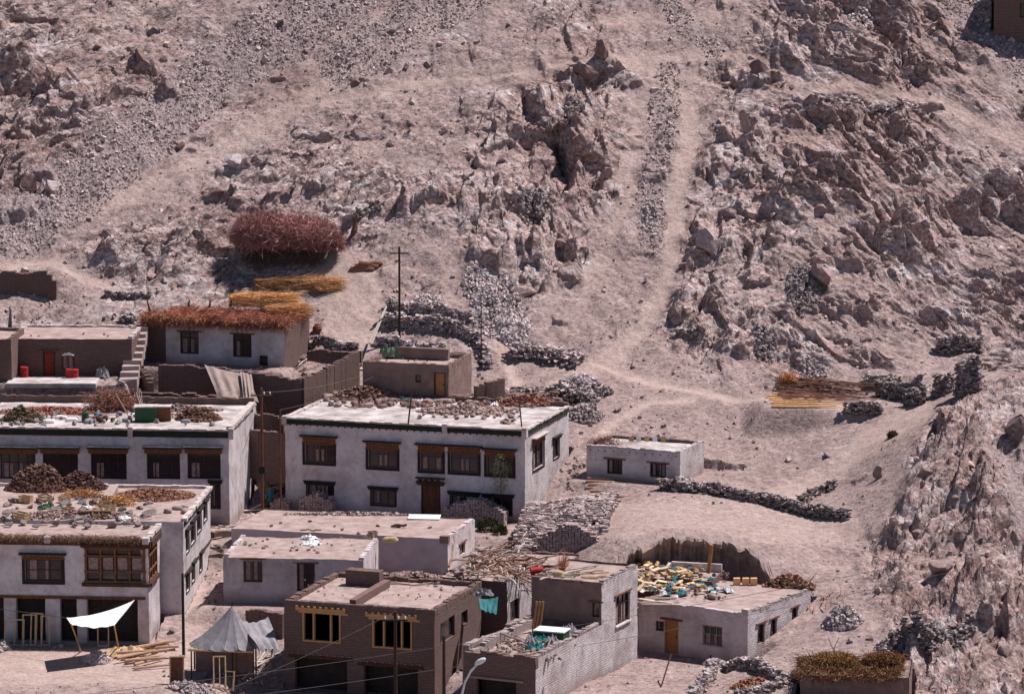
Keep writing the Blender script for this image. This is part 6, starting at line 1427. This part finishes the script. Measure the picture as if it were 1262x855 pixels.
# left brown building yard
p0 = H11.W(0, 0, 0)
def yard(px, py): return onground(hit(px, py))
for lb, px, py, m_ in (('red drum left of the red door', 30, 465, 'red_paint'), ('red drum standing right of the red door', 86, 468, 'red_paint'), ('red drum, rightmost by the yard wall', 92, 468, 'red_paint')): tag(put(drum_m('drum', m_, .3, .8), yard(px, py)), lb, 'drum')
tag(put(cloth_m('white_sheet', 'white_cloth', 1.5, .2, .4, 3), P(84, 438, 16.6), 0, .55), 'white cloth hung above the window of the low brown building', 'cloth')
g = MB(); g.box(-4.2, 2.4, -1.6, 1.2, -.3, .03, .01); tag(put(g.build('terrace_slab', 'pale_roof'), H11.W(4.6, -3.2, .12)), 'pale flat terrace floor below the red door at left', 'terrace')
tag(put(sack('straw', 2, L_=1.3, W_=.9, H_=.7), yard(107, 462)), 'tawny round bundle by the low brown building', 'bundle'); tag(put(cloth_m('sheet_heap', 'grey_cloth', 1.0, .8, .9, 5), yard(126, 466)), 'grey covered heap by the low brown building', 'heap')
many2 = lambda proto, label, cat, group, n, box, sc=(.8, 1.2): spread(proto, label, cat, group, [(tuple(yard(rng.uniform(box[0], box[1]), rng.uniform(box[2], box[3])) + [0, 0, .05]), rng.uniform(-3, 3), rng.uniform(*sc), (rng.uniform(-.2, .2), rng.uniform(-.2, .2))) for _ in range(n)])
many2(sack('grey_cloth', 7), 'grey lump in the cluttered corner right of the low brown building', 'lump', 'lumps in the left yard', 10, (130, 165, 450, 476))
many2(log_m('stick', 'bleached_wood', 1.6, .04, .03, .05, 4), 'pale stick in the cluttered corner right of the low brown building', 'stick', 'sticks in the left yard', 10, (128, 165, 452, 478))
# 3 balcony house roof
HR3 = H3b
heapon(HR3, 'brush_pile', 'large dark brown pile of brush at the left of the balcony house roof', 'brush pile', 48, 603, 4.6, 2.6, 1.7, 2200, (.14, .34), 'dung', tint=(1.25, .95, .9))
heapon(HR3, 'brush_pile', 'second brown pile of brush, right beside the large one', 'brush pile', 99, 602, 3.6, 2.2, 1.35, 1500, (.14, .34), 'dung', tint=(1.0, .75, .75))
heapon(HR3, 'dung_bed', 'flat wide bed of brown dried dung on the wing of the balcony house', 'dung heap', 190, 611, 5.5, 4.2, .45, 1800, (.12, .26), 'dung', tint=(1.7, 1.15, .9))
g = MB(); g.box(-.3, .3, -2.2, 1.8, 0, .5, .04); tag(put(g.build('brick_row', 'adobe'), ontop(HR3, 137, 612)), 'low row of grey bricks dividing the balcony house roof', 'brick row')
many(sack('tan_cloth', 11), HR3, 'tan sack near the front of the balcony house roof', 'sack', 'sacks on the balcony house roof', 5, (205, 232, 624, 632))
many(crate_m('crate', 'timber'), HR3, 'slatted crate on the balcony house roof', 'crate', 'crates on the balcony house roof', 9, (20, 150, 614, 642), (.9, 1.6))
many(rock_m('rubble_block', 3, sc=(1, .8, .6), tint=(.7, .65, .65)), HR3, 'dark stone on the balcony house roof', 'stone', 'stones on the balcony house roof', 100, (0, 190, 612, 648), (.16, .5), .1)
many(log_m('stick', 'bleached_wood', 1.8, .04, .03, .05, 4), HR3, 'pale stick lying on the balcony house roof', 'stick', 'sticks on the balcony house roof', 26, (60, 200, 615, 648), (.6, 1.1), .08)
many(cloth_m('rag', 'green_paint', .8, .5, .3, 4), HR3, 'green rag on the balcony house roof', 'rag', 'green rags on the balcony roof', 3, (50, 75, 622, 632)); many(cloth_m('rag', 'white_cloth', .9, .5, .2, 14), HR3, 'white rag on the balcony house roof', 'rag', 'white rags on the balcony roof', 3, (75, 160, 618, 640))
tag(twigheap('straw_bundle', 'straw', 700, lambda n: np.c_[rng.normal(0, .5, n), rng.normal(0, .3, n), np.abs(rng.normal(0, .25, n))], (.3, .7), 1.3, .4, tint=(1, .75, .5)), 'golden straw heap in the middle of the balcony house roof', 'straw heap').location = ontop(HR3, 145, 622)
tag(twigheap('straw_bundle', 'straw', 700, lambda n: np.c_[rng.normal(0, .7, n), rng.normal(0, .3, n), np.abs(rng.normal(0, .2, n))], (.3, .7), 1.3, .4, tint=(.9, .65, .5)), 'tawny rods behind the crates on the balcony house roof', 'straw heap').location = ontop(HR3, 100, 612)
tag(put(log_m('beam', 'dark_wood', 2.2, .1, .1), ontop(HR3, 95, 632, .3), .1), 'dark beam lying across crates on the balcony house roof', 'beam')
# 4 grey roofs
many(rock_m('stone', 5, sc=(1, .8, .7), tint=(.6, .45, .42)), H4b, 'dark stone on the bare grey roof before the large white house', 'stone', 'stones on the bare grey roof', 9, (300, 560, 640, 660), (.14, .28), .08)
g = MB(); g.box(-1.1, 1.1, -.45, .45, 0, .05, .01); tag(put(g.build('white_board', 'white_cloth'), ontop(H4b, 523, 637, .12), -.1, 1, (.15, 0)), 'white board lying at the rear edge of the bare grey roof', 'board')
many(cloth_m('rag', 'white_cloth', 1.1, .7, .35, 21), H4, 'white rag heap on the pale grey house roof', 'rag', 'white rags on the pale grey house', 3, (368, 385, 663, 672)); many(rock_m('stone', 7, sc=(1, .8, .7), tint=(.9, .7, .65)), H4, 'stone on the roof of the pale grey house', 'stone', 'stones on the pale grey house', 30, (300, 440, 662, 682), (.08, .25), .05)
tag(put(log_m('board', 'old_wood', 1.4, .06, .06), ontop(H4, 370, 653, .1), .0), 'brown board on the pale grey house roof', 'board')
tag(put(sack('straw', 12, L_=1.1, W_=.5, H_=.4), P(481, 668, -15.5), .1), 'tawny rolled bundle on the wall top between the grey houses', 'bundle')
many(log_m('stub_post', 'dark_wood', .8, .08, .07), H4b, 'short dark stub standing on the bare grey roof', 'stub', 'stubs on the bare grey roof', 2, (482, 488, 648, 652), dz=.1)
# 5 unfinished house roof + junk behind
many(rock_m('earth_lump', 2, sc=(1, .8, .6), tint=(1.0, .75, .68)), H5, 'clod on the earth roof of the unfinished house', 'clod', 'clods on the unfinished roof', 70, (375, 560, 712, 738), (.06, .2), .05)
jb = P(560, 690, -20)
spj = [(tuple(P(rng.uniform(500, 655), rng.uniform(690, 716), -24 + rng.uniform(-3, 3))), rng.normal(-.1, .6), rng.uniform(.7, 1.4), (0, rng.normal(0, .08))) for _ in range(70)]
for q in spj: pass
def junkz(x, y):
    for hh_ in (H13, H13b, H5, H7b, H7, H6, H4, H4b):
        lx = (np.array([x, y, 0]) - hh_.o) @ hh_.ux; ly = (np.array([x, y, 0]) - hh_.o) @ hh_.uy
        if 0 <= lx <= hh_.w and 0 <= ly <= hh_.d: return hh_.o[2] + hh_.roofz
    return float(zt(x, y))
def junk(proto, label, cat, group, n, box, Yr, sc=(.8, 1.2), up=.25, rzm=0.0, rzs=1.5, tilt=.1):
    sp = []
    for _ in range(n):
        p = P(rng.uniform(*box[:2]), rng.uniform(*box[2:]), rng.uniform(*Yr)); z = junkz(p[0], p[1]); sp.append(((p[0], p[1], z + rng.uniform(.03, up)), rng.normal(rzm, rzs), rng.uniform(*sc), (rng.uniform(-tilt, tilt), rng.normal(0, tilt))))
    spread(proto, label, cat, group, sp)
junk(log_m('branch', 'old_wood', 2.4, .06, .03, .09, 6, (1.1, .85, .75)), 'brown branch in the jumble on the hut behind the unfinished house', 'branch', 'brown branches on the hut', 80, (530, 640, 690, 715), (-27, -20), (.7, 1.5), .8, -.3, .8, .25)
junk(log_m('branch', 'bleached_wood', 1.9, .05, .03, .1, 6), 'bleached branch in the jumble on the hut behind the unfinished house', 'branch', 'bleached branches on the hut', 45, (560, 650, 680, 712), (-27, -18), (.6, 1.3), .9, -.5, .9, .3)
junk(log_m('beam', 'old_wood', 4.0, .1, .09, .03, 4, (1.2, 1.0, .9)), 'long grey beam laid across the roofs behind the unfinished house', 'beam', 'beams behind the unfinished house', 9, (460, 590, 700, 730), (-26, -20), (.8, 1.1), .35, -.05, .25, .03)
junk(sack('tan_cloth', 31), 'tan bundle in the jumble behind the unfinished house', 'bundle', 'bundles in the junk', 8, (560, 640, 690, 712), (-26, -21), up=.7)
junk(rock_m('earth_lump', 3, sc=(1, .8, .6), tint=(.9, .7, .65)), 'clod in the jumble behind the unfinished house', 'clod', 'clods in the junk', 60, (460, 640, 690, 722), (-28, -19), (.1, .3), .5)
drape('teal_sheet', 'teal_cloth', [P(590, 737, -31), P(614, 735, -31), P(612, 756, -32), P(592, 750, -32)], 'teal cloth hanging at the corner of the junk-roofed hut', 'cloth', .1, fold=.1, seed=3)
tag(put(cloth_m('blue_rag', 'grey_cloth', 1.2, .6, .5, 22), P(596, 733, -30.5)), 'pale bluish rag above the hanging teal cloth', 'rag')
# walled yard contents
fl = H6b.roofz; yz = lambda px, py, dz=0: tuple(H6b.top(px, py, dz))
g = MB(); g.box(-.95, .95, -.6, .6, 0, .95, .01); ob = g.build('chest', 'green_paint'); put(ob, P(680, 776, -35.5) - [0, 0, .95], -.35); g = MB(); g.box(-1.0, 1.0, -.65, .65, .953, 1.02, .01); g.build('lid', 'white_cloth', ob); tag(ob, 'green chest with a white top beside the stone-sided house', 'chest')
spread(cloth_m('rag', 'teal_cloth', 1.1, .8, .5, 30), 'teal rag thrown in the walled yard', 'rag', 'teal rags in the walled yard', [(yz(x_, y_), .3, 1, (0, 0)) for x_, y_ in ((662, 786), (668, 790), (660, 800))])
spread(cloth_m('rag', 'grey_cloth', 1.3, .9, .7, 33), 'crumpled grey sheet in the walled yard', 'sheet', 'grey sheets in the walled yard', [(yz(x_, y_), x_, 1, (0, 0)) for x_, y_ in ((692, 784), (702, 781), (680, 795), (655, 796))])
many(log_m('board', 'old_wood', 1.5, .07, .06), H6b, 'grey board lying in the walled yard', 'board', 'boards in the walled yard', 20, (612, 682, 786, 804), (.6, 1.2), .1, .4)
many(rock_m('clod', 6, sc=(1, .8, .6), tint=(1.0, .85, .8)), H6b, 'broken brick lying in the walled yard', 'brick', 'broken bricks in the yard', 90, (600, 690, 783, 812), (.1, .4), .08)
spread(log_m('plank', 'ochre_wood', 1.9, .07, .07), 'ochre plank leaning against the brown wall behind the walled yard', 'plank', 'ochre planks by the wall', [(tuple(P(657 + 4 * k, 778, -33.5)), .2, 1, (0, -1.45)) for k in range(3)])
# 6 roof
many(log_m('stick', 'bleached_wood', 1.8, .06, .04, .05, 4), H6, 'pale timber on the roof of the stone-sided house', 'timber', 'timbers on the stone-sided house', 12, (664, 700, 702, 714), (.7, 1.3), .1, .2, .8)
many(log_m('stick', 'timber', 1.6, .06, .05, .03, 4), H6, 'yellow timber on the roof of the stone-sided house', 'timber', 'yellow timbers on the stone-sided house', 6, (700, 730, 704, 712), (.7, 1.1), .08, .05, .3)
tag(put(sack('straw', 13, L_=.8, W_=.5, H_=.5), ontop(H6, 688, 712)), 'round tawny basket on the roof of the stone-sided house', 'basket')
o = drum_m('drum', 'red_paint', .27, .8); put(o, P(654, 704, -27.5), .2, 1, (0, 1.5)); tag(o, 'red drum lying on its side between the two brown roofs', 'drum')
o = tag(twigheap('twig_bundle', 'twigs', 400, lambda n: np.c_[rng.normal(0, .15, n), rng.normal(0, .15, n), np.zeros(n)], (.8, 1.6), 1.0, .25, tint=(1.6, 1.4, 1.3)), 'pinkish bundle of thin twigs standing on the stone-sided house', 'twig bundle'); put(o, ontop(H6, 692, 704), 0, 1, (0, -1.3))
# 7 roof: planks, offcuts, rags
lab7 = 'behind the ochre-doored house'
def junk7(proto, label, cat, group, n, box, sc=(.8, 1.2), up=.5, rzs=1.5, tilt=.3):
    sp = []
    for _ in range(n):
        p = H7.top(rng.uniform(*box[:2]), rng.uniform(*box[2:])); z = p[2]
        if junkz(p[0], p[1]) > z + .7: continue
        z = max(z, junkz(p[0], p[1])) ; sp.append(((p[0], p[1], z + rng.uniform(.05, up)), rng.normal(0, rzs), rng.uniform(*sc), (rng.uniform(-tilt, tilt), rng.normal(0, tilt))))
    spread(proto, label, cat, group, sp)
def plank_m(nm, mat, a, b, c, t=1.0): g = MB(); g.box(-a / 2, a / 2, -b / 2, b / 2, -c / 2, c / 2, .005, t); return g.build(nm, mat)
junk7(plank_m('offcut', 'timber', .62, .26, .05, (1.45, 1.6, 1.8)), 'pale yellow wooden offcut in the bright rubbish on the ochre-doored house', 'offcut', 'pale offcuts', 190, (778, 868, 700, 732), (.45, 1.2), .4)
junk7(plank_m('offcut', 'timber', .55, .4, .25, (.9, .85, .8)), 'chunky brown wooden offcut in the bright rubbish on the ochre-doored house', 'offcut', 'brown offcuts', 70, (775, 862, 692, 728), (.5, 1.1), .4)
junk7(cloth_m('rag', 'blue_cloth', .7, .5, .25, 41), 'blue rag in the bright rubbish on the ochre-doored house', 'rag', 'blue rags', 12, (790, 862, 706, 732), (.5, 1.2), .4)
junk7(cloth_m('rag', 'teal_cloth', .8, .6, .25, 45), 'teal rag in the bright rubbish on the ochre-doored house', 'rag', 'teal rags', 12, (815, 895, 716, 742), (.5, 1.2), .2, tilt=.1)
junk7(cloth_m('rag', 'white_cloth', .7, .5, .25, 48), 'whitish rag in the bright rubbish on the ochre-doored house', 'rag', 'white rags', 16, (790, 910, 700, 742), (.5, 1.2), .3, tilt=.1)
junk7(rock_m('rubble_piece', 1, sc=(1, .8, .6), tint=(.8, .6, .52)), 'brown clod around the bright rubbish on the ochre-doored house', 'clod', 'clods in the rubbish', 110, (770, 900, 695, 740), (.1, .3), .3)
junk7(sack('tan_cloth', 50), 'tan sack on the ochre-doored house roof', 'sack', 'sacks in the rubbish', 4, (840, 880, 722, 738), (.8, 1.2), .1, tilt=.05)
many(plank_m('plank', 'old_wood', 2.4, .2, .05), H7, 'dark plank lying at the left of the ochre-doored house roof', 'plank', 'dark planks on the roof', 7, (795, 815, 735, 745), (.8, 1.1), .08, .03, .25)
spread(plank_m('box', 'timber', .42, .35, .45, (1.5, 1.3, 1.1)), 'small pale box in the row at the rear right of the ochre-doored house roof', 'box', 'small pale boxes', [(tuple(H7.top(x_, 716, .25)), .1, 1, (0, 0)) for x_ in (908, 919, 929)])
heapon(H7, 'brush_pile', 'brown pile of brush and boards on the right edge of the ochre-doored house roof', 'brush pile', 972, 722, 3.4, 1.4, .8, 320, (.14, .36), 'dung', tint=(1.7, 1.25, 1.0))
sp = [(tuple(hit(985 + rng.uniform(0, 60), 745 + rng.uniform(-15, 15)) + [0, 0, .2]), rng.uniform(.5, 2), rng.uniform(.6, 1.1), (0, rng.uniform(-.8, .1))) for _ in range(16)]
spread(log_m('branch', 'old_wood', 2.0, .05, .02, .1, 6, (1.2, .95, .85)), 'bare branch in the thicket right of the ochre-doored house', 'branch', 'branches right of the ochre-doored house', sp)
# 8 roof
many(sack('tan_cloth', 60), H8, 'small bundle on the small whitewashed house', 'bundle', 'bundles on the small house', 5, (735, 765, 546, 550)); 
o = tag(twigheap('twig_bundle', 'twigs', 900, lambda n: np.c_[rng.normal(0, .5, n), rng.normal(0, .3, n), np.abs(rng.normal(0, .15, n))], (.3, .8), 1.0, .6), 'twigs heaped at the left end of the small whitewashed house roof', 'twig bundle'); o.location = ontop(H8, 745, 548)
wire(P(765, 537, 8), P(835, 538, 8), 'washing line behind the small whitewashed house', .1, .012)
for i, (x_, m_) in enumerate(((778, 'straw'), (787, 'white_cloth'), (797, 'straw'), (807, 'white_cloth'), (818, 'timber'), (826, 'white_cloth'))):
    drape('washing', m_, [P(x_ - 3, 537.5, 8), P(x_ + 3, 538, 8), P(x_ + 3, 544, 8), P(x_ - 3, 543.5, 8)], 'small cloth number %s from the left on the washing line behind the small white house' % ('one two three four five six'.split()[i]), 'washing', 0, 4, .03, i)
# 9 brush roof
def b9(n):
    x = rng.uniform(-.3, H9.w + .2, n); y = rng.uniform(-.55, 1.2, n); return np.c_[x, y, H9.h - .1 + rng.uniform(0, .95, n) * (.75 + .5 * np.array([mnoise.noise(Vector((q * .8, 0, 5))) for q in x]))]
n_ = 15000; ps = b9(n_); scatter('brush', TWIG, ps, np.stack([rng.uniform(.35, .95, n_)] + [rng.uniform(.8, 1.3, n_)] * 2, -1), np.c_[rng.uniform(-3, 3, n_), rng.normal(.25, .4, n_), rng.normal(-1.6, .9, n_)], 'twigs', np.clip(rng.normal(1.25, .4, (n_, 1)), .4, 2.4) * np.array([[1.15, .95, .85]]), H9.root)
for k in range(2):
    f = lambda n: np.c_[rng.uniform(0, H9.w, n), rng.uniform(1.5, H9.d, n), H9.h + rng.uniform(-.1, .4, n)]
n_ = 5000; scatter('rear_brush', TWIG, f(n_), np.stack([rng.uniform(.4, 1.1, n_)] + [rng.uniform(.8, 1.3, n_)] * 2, -1), np.c_[rng.uniform(-3, 3, n_), rng.normal(0, .3, n_), rng.normal(0, .8, n_)], 'twigs', np.clip(rng.normal(1.2, .4, (n_, 1)), .4, 2.4) * np.array([[1.2, .9, .75]]), H9.root)
stick('corner_stick', H9.W(.2, .3, H9.h + .6), H9.W(-.1, .3, H9.h + 1.7), .12, 'brown_wood', 'reddish horn-like bundle at the left corner of the brush roof', 'corner bundle', .03)
for i, x_ in enumerate((232, 258, 284)): tag(put(log_m('stone_post', 'dark_wood', .5, .09, .06), P(x_, 378, 22.5), 0, 1, (0, -1.4)), ['left', 'middle', 'right'][i] + 'most of the three dark stubs standing out of the brush roof', 'stub')
many2(sack('mud_plaster', 70), 'dark lump among the litter right of the brush-roofed house', 'lump', 'lumps right of the brush-roofed house', 9, (340, 378, 442, 452)); many2(log_m('stick', 'bleached_wood', 1.5, .04, .03, .06, 4), 'stick among the litter right of the brush-roofed house', 'stick', 'sticks right of the brush-roofed house', 14, (335, 380, 436, 452))
tag(put(pot_m('jar', 'carved_wood', .38), yard(391, 412)), 'round reddish jar right of the brush-roofed house', 'jar')
# 10 hut roof
tag(put(cloth_m('green_sheet', 'leaf', 1.9, 1.2, 1.1, 8), H10.top(483, 441)), 'greyish green covered bundle on the brown mud hut', 'bundle')
bpy.data.objects['green_sheet'].data.attributes.new('tint', 'FLOAT_COLOR', 'POINT').data.foreach_set('color', np.tile(np.array([1.3, 1.5, 2.0, 1], np.float32), len(bpy.data.objects['green_sheet'].data.vertices)))
tag(put(rock_m('red_stone', 3, sc=(1, .8, .7), tint=(1.5, .8, .7)), H10.top(508, 437, .2), 0, .3), 'reddish stone on the brown mud hut', 'stone')
many(rock_m('stone', 2, sc=(1, .8, .6), tint=(.9, .7, .65)), H10, 'stone on the roof of the brown mud hut', 'stone', 'stones on the mud hut', 14, (455, 560, 437, 448), (.12, .28), .05)
# 11 roof
many(rock_m('stone', 2, sc=(1, .8, .6), tint=(.5, .4, .4)), H11, 'dark stone on the low brown building', 'stone', 'stones on the low brown building', 5, (30, 140, 410, 416), (.12, .22), .05)
# 15 brush-topped hut
def b15(n):
    x = rng.uniform(-.3, H15.w * .93, n); y = rng.uniform(-.3, H15.d * .8, n); return np.c_[x, y, H15.h - .25 + rng.uniform(0, 1, n) * 1.3 * fbm(x * .8 + 3, y * .8, 4, 3) ** 1.3]
n_ = 7000; scatter('brush', TWIG, b15(n_), np.stack([rng.uniform(.3, .8, n_)] + [rng.uniform(.9, 1.5, n_)] * 2, -1), np.c_[rng.uniform(-3, 3, n_), rng.normal(.1, .5, n_), rng.uniform(-3, 3, n_)], 'straw', np.clip(rng.normal(.42, .22, (n_, 1)), .12, 1.3) * np.array([[.85, .58, .46]]), H15.root)
o = tag(twigheap('yellow_brush', 'straw', 2400, ell((0, 0, 0), (1.4, .9, .42), 0), (.15, .35), 1.2, .5, tint=(.62, .5, .33)), 'mound of yellow-green weeds on the left end of the brush-topped hut', 'weed mound'); o.location = tuple(H15.top(1030, 812, .5))
o = tag(twigheap('brown_brush', 'straw', 2000, ell((0, 0, 0), (1.3, .9, .4), 0), (.15, .35), 1.2, .5, tint=(.42, .27, .2)), 'brown mound of brush on the right end of the brush-topped hut', 'brush mound'); o.location = tuple(H15.top(1090, 812, .5))
for i, (x_, dx) in enumerate(((1020, 14), (1033, -12))): stick('bare_branch', H15.top(x_, 815), P(x_ + dx, 786, -29), .05, 'dark_wood', ['bare dark branch leaning right above the yellow weeds', 'bare dark branch leaning left above the yellow weeds'][i], 'branch', .02, wob=.1, seg=4)
heap_lb = 'tawny heap inside the stone enclosure at the bottom right'; pxheap('dung_heap', heap_lb, 'dung heap', 930, 846, 60, 1.5, .5, 300, (.14, .3), 'dung', tint=(2.1, 1.4, 1.0))
# dark scrub on the ground
for lb, x_, y_, s_ in (('dark dry bush in front of the adobe stacks', 602, 648, .8), ('small dark bush left of the adobe heap', 617, 652, .5), ('tiny green shrub on the smooth slope right of the woodpile', 1100, 533, .35)):
    o = twigheap('bush', 'leaf', int(1600 * s_), ell((0, 0, 0), (s_, s_, s_ * .9), 0), (.1, .3), 1.4, .9, tint=(.55, .42, .45)); o.location = tuple(hit(x_, y_ + 6) + [0, 0, s_ * .4]); tag(o, lb, 'bush')
# sapling by the house front
b = H1.W(H1.loc('F', 622, 640)[0], -.7, 0); b[2] = float(zt(b[0], b[1])); tr = empty('sapling_tree', tuple(b), 0, 'slender grey-green sapling before the right windows of the large white house', 'tree')
hh_ = P(620, 562, b[1])[2] - b[2]; g = MB(); g.bar((0, 0, -.3), (-.1, 0, hh_ * .95), .035, .012, 6, 1, 0, 6, .05)
for k in range(14): z = hh_ * (.45 + .5 * k / 14); an = k * 2.4; g.bar((-.07 * z / hh_, 0, z), (.28 * math.cos(an) - .07, .28 * math.sin(an), z + .38), .012, .005, 4)
g.build('trunk', 'dark_wood', tr)
twigheap('crown', 'leaf', 420, ell((-.08, 0, hh_ * .74), (.5, .5, hh_ * .3), 0, False, -1), (.05, .13), 2.4, .9, tint=(2.4, 2.3, 2.6), parent=tr)
# ------------------------------------------------ the person in teal by the stacks
def person(loc, rz, label):
    import bmesh
    me = bpy.data.meshes.new('person'); o = link(bpy.data.objects.new('person', me))
    J = [((0, 0, .92), .15), ((0, 0, 1.15), .14), ((0, 0, 1.38), .16), ((0, 0, 1.5), .06), ((0, -.01, 1.56), .07), ((0, -.02, 1.66), .10), ((0, -.02, 1.74), .08),
         ((.17, 0, 1.4), .06), ((.25, -.05, 1.13), .045), ((.2, -.25, 1.0), .035), ((.18, -.32, .99), .03), ((-.17, 0, 1.4), .06), ((-.24, -.02, 1.12), .045), ((-.26, -.1, .88), .035), ((-.26, -.13, .8), .03),
         ((.09, 0, .85), .09), ((.1, -.06, .48), .065), ((.1, 0, .08), .045), ((.1, -.16, .04), .035), ((-.09, 0, .85), .09), ((-.1, .04, .48), .065), ((-.1, .1, .08), .045), ((-.1, -.06, .04), .035)]
    E = [(0, 1), (1, 2), (2, 3), (3, 4), (4, 5), (5, 6), (2, 7), (7, 8), (8, 9), (9, 10), (2, 11), (11, 12), (12, 13), (13, 14), (0, 15), (15, 16), (16, 17), (17, 18), (0, 19), (19, 20), (20, 21), (21, 22)]
    me.from_pydata([j[0] for j in J], E, []); m = o.modifiers.new('skin', 'SKIN'); s_ = o.modifiers.new('sub', 'SUBSURF'); s_.levels = s_.render_levels = 2
    me.skin_vertices[0].data.foreach_set('radius', np.repeat([j[1] for j in J], 2).astype(np.float32)); me.skin_vertices[0].data[0].use_root = True; me.materials.append(MATS['skin'])
    V, F = lathe([(.24, .55), (.22, .8), (.17, 1.0), (.185, 1.2), (.2, 1.36), (.12, 1.47)], 14); MB().add(V, F).build('robe', 'teal_cloth', o, True)
    for sx in (1, -1):
        g = MB(); g.bar((.15 * sx, 0, 1.4), (.25 * sx, -.04, 1.13), .085, .07, 8); g.bar((.25 * sx, -.04, 1.13), ((.205 if sx > 0 else -.258) , -.23 if sx > 0 else -.1, 1.01 if sx > 0 else .9), .07, .055, 8); g.build('sleeve', 'teal_cloth', o, True)
        g = MB(); g.bar((.1 * sx, -.02, .62), (.1 * sx, -.03 * sx, .12), .11, .075, 8); g.build('trouser', 'dark_wood', o, True)
    V, F = lathe([(.115, 1.63), (.12, 1.7), (.1, 1.77), (.04, 1.8)], 12); MB().add(np.array(V) + [0, .015, 0], F).build('hair', 'hair', o, True)
    put(o, loc, rz); tag(o, label, 'person')
person(tuple(hit(333, 628)), .3, 'person in teal robe standing by the stone heaps between the large white houses')
junk(plank_m('board', 'bleached_wood', 1.6, .2, .05), 'pale board or sheet littering the gap between the large white houses', 'board', 'boards between the white houses', 10, (300, 352, 588, 606), (-2, 4), (.6, 1.2), .3, .5, 1, .4)

# ------------------------------------------------ yard litter between the houses
many2(plank_m('board', 'old_wood', 1.6, .16, .04), 'weathered board lying in the lane left of the grey houses', 'board', 'boards in the lane', 8, (252, 275, 640, 690))
many2(rock_m('lane_stone', 4, sc=(1, .8, .6), tint=(1.0, .9, .85)), 'stone lying in the lane between balcony house and grey houses', 'stone', 'stones in the lane', 26, (235, 275, 640, 745), (.12, .35))
many2(rock_m('yard_stone', 6, sc=(1, .8, .6), tint=(1.1, 1.0, .95)), 'stone lying round the parachute tent', 'stone', 'stones round the tent', 34, (200, 345, 800, 852), (.1, .34))
many2(plank_m('plank', 'bleached_wood', 2.0, .14, .04), 'bleached plank lying round the parachute tent', 'plank', 'planks round the tent', 12, (290, 345, 800, 850), (.6, 1.1))
many2(rock_m('step_stone', 2, sc=(1, .8, .6), tint=(1.2, 1.1, 1.05)), 'pale stone in the passage right of the large white house', 'stone', 'stones in the passage', 30, (690, 722, 560, 612), (.15, .42))
many2(log_m('stick', 'bleached_wood', 1.7, .05, .03, .08, 5), 'white stick in the tangle in front of the adobe heap', 'stick', 'white sticks before the heap', 26, (590, 650, 672, 690), (.6, 1.1))
many(plank_m('plank', 'old_wood', 2.2, .16, .05), H5, 'old plank lying across the rear of the unfinished roof', 'plank', 'planks on the unfinished roof', 10, (440, 580, 705, 722), (.7, 1.2), .08, .04, .5)
many(crate_m('crate', 'old_wood'), H4b, 'broken crate at the right end of the bare grey roof', 'crate', 'crates on the grey roof', 3, (440, 475, 655, 668))
pxheap('brick_heap', 'dark toppled adobe bricks beside the corner of the large white house', 'brick heap', 340, 616, 30, 2.0, 1.0, 120, (.2, .36), tint=(.95, .85, .82), flat=.7, protos=BRICKP)

many(log_m('branch', 'old_wood', 2.0, .045, .02, .1, 6, (1.0, .8, .7)), H1, 'crooked branch in the jumble on the large white house roof', 'branch', 'branches on the main roof', 26, (410, 670, 486, 500), (.6, 1.3), .25, .2, 1.2)
many(log_m('branch', 'old_wood', 1.8, .045, .02, .1, 6, (1.0, .8, .7)), H2, 'crooked branch in the litter on the long white house roof', 'branch', 'branches on the long roof', 18, (2, 260, 503, 518), (.6, 1.3), .15, .15, 1.2)
heapon(H2, 'rubble_strip', 'grey-brown rubble along the back wall of the long white house roof', 'rubble', 215, 506, 7, 1.6, .4, 500, (.12, .34), 'stone', tint=(.95, .78, .72))
heapon(H3b, 'rubble_strip', 'line of rubble and clods across the middle of the balcony house roof', 'rubble', 90, 636, 8, 2.2, .35, 700, (.12, .34), 'stone', tint=(.9, .72, .66))
heapon(H4b, 'rubble_strip', 'thin line of rubble along the rear of the bare grey roof', 'rubble', 430, 634, 9, .8, .2, 260, (.12, .3), 'stone', tint=(1.1, .98, .93))
heapon(H5, 'rubble_strip', 'rubble and mud heaped along the back of the unfinished roof', 'rubble', 500, 712, 5, 1.8, .4, 420, (.1, .3), 'stone', tint=(1.0, .8, .74))
heapon(H6, 'rubble_strip', 'scraps of earth and brick on the stone-sided house roof', 'rubble', 690, 708, 3, 1.2, .2, 160, (.1, .25), 'stone', tint=(1.1, .9, .8))
# ------------------------------------------------ finish
for o in list(COL.objects):
    if o.parent is None and o.get('label') and not o.get('kind'): o['kind'] = 'thing'

for me in bpy.data.meshes:                    # pieces without a colour of their own take the plain material
    if 'tint' not in me.attributes and len(me.materials) and len(me.vertices) < 100000:
        a = me.attributes.new('tint', 'FLOAT_COLOR', 'POINT'); a.data.foreach_set('color', np.ones(len(me.vertices) * 4, np.float32))
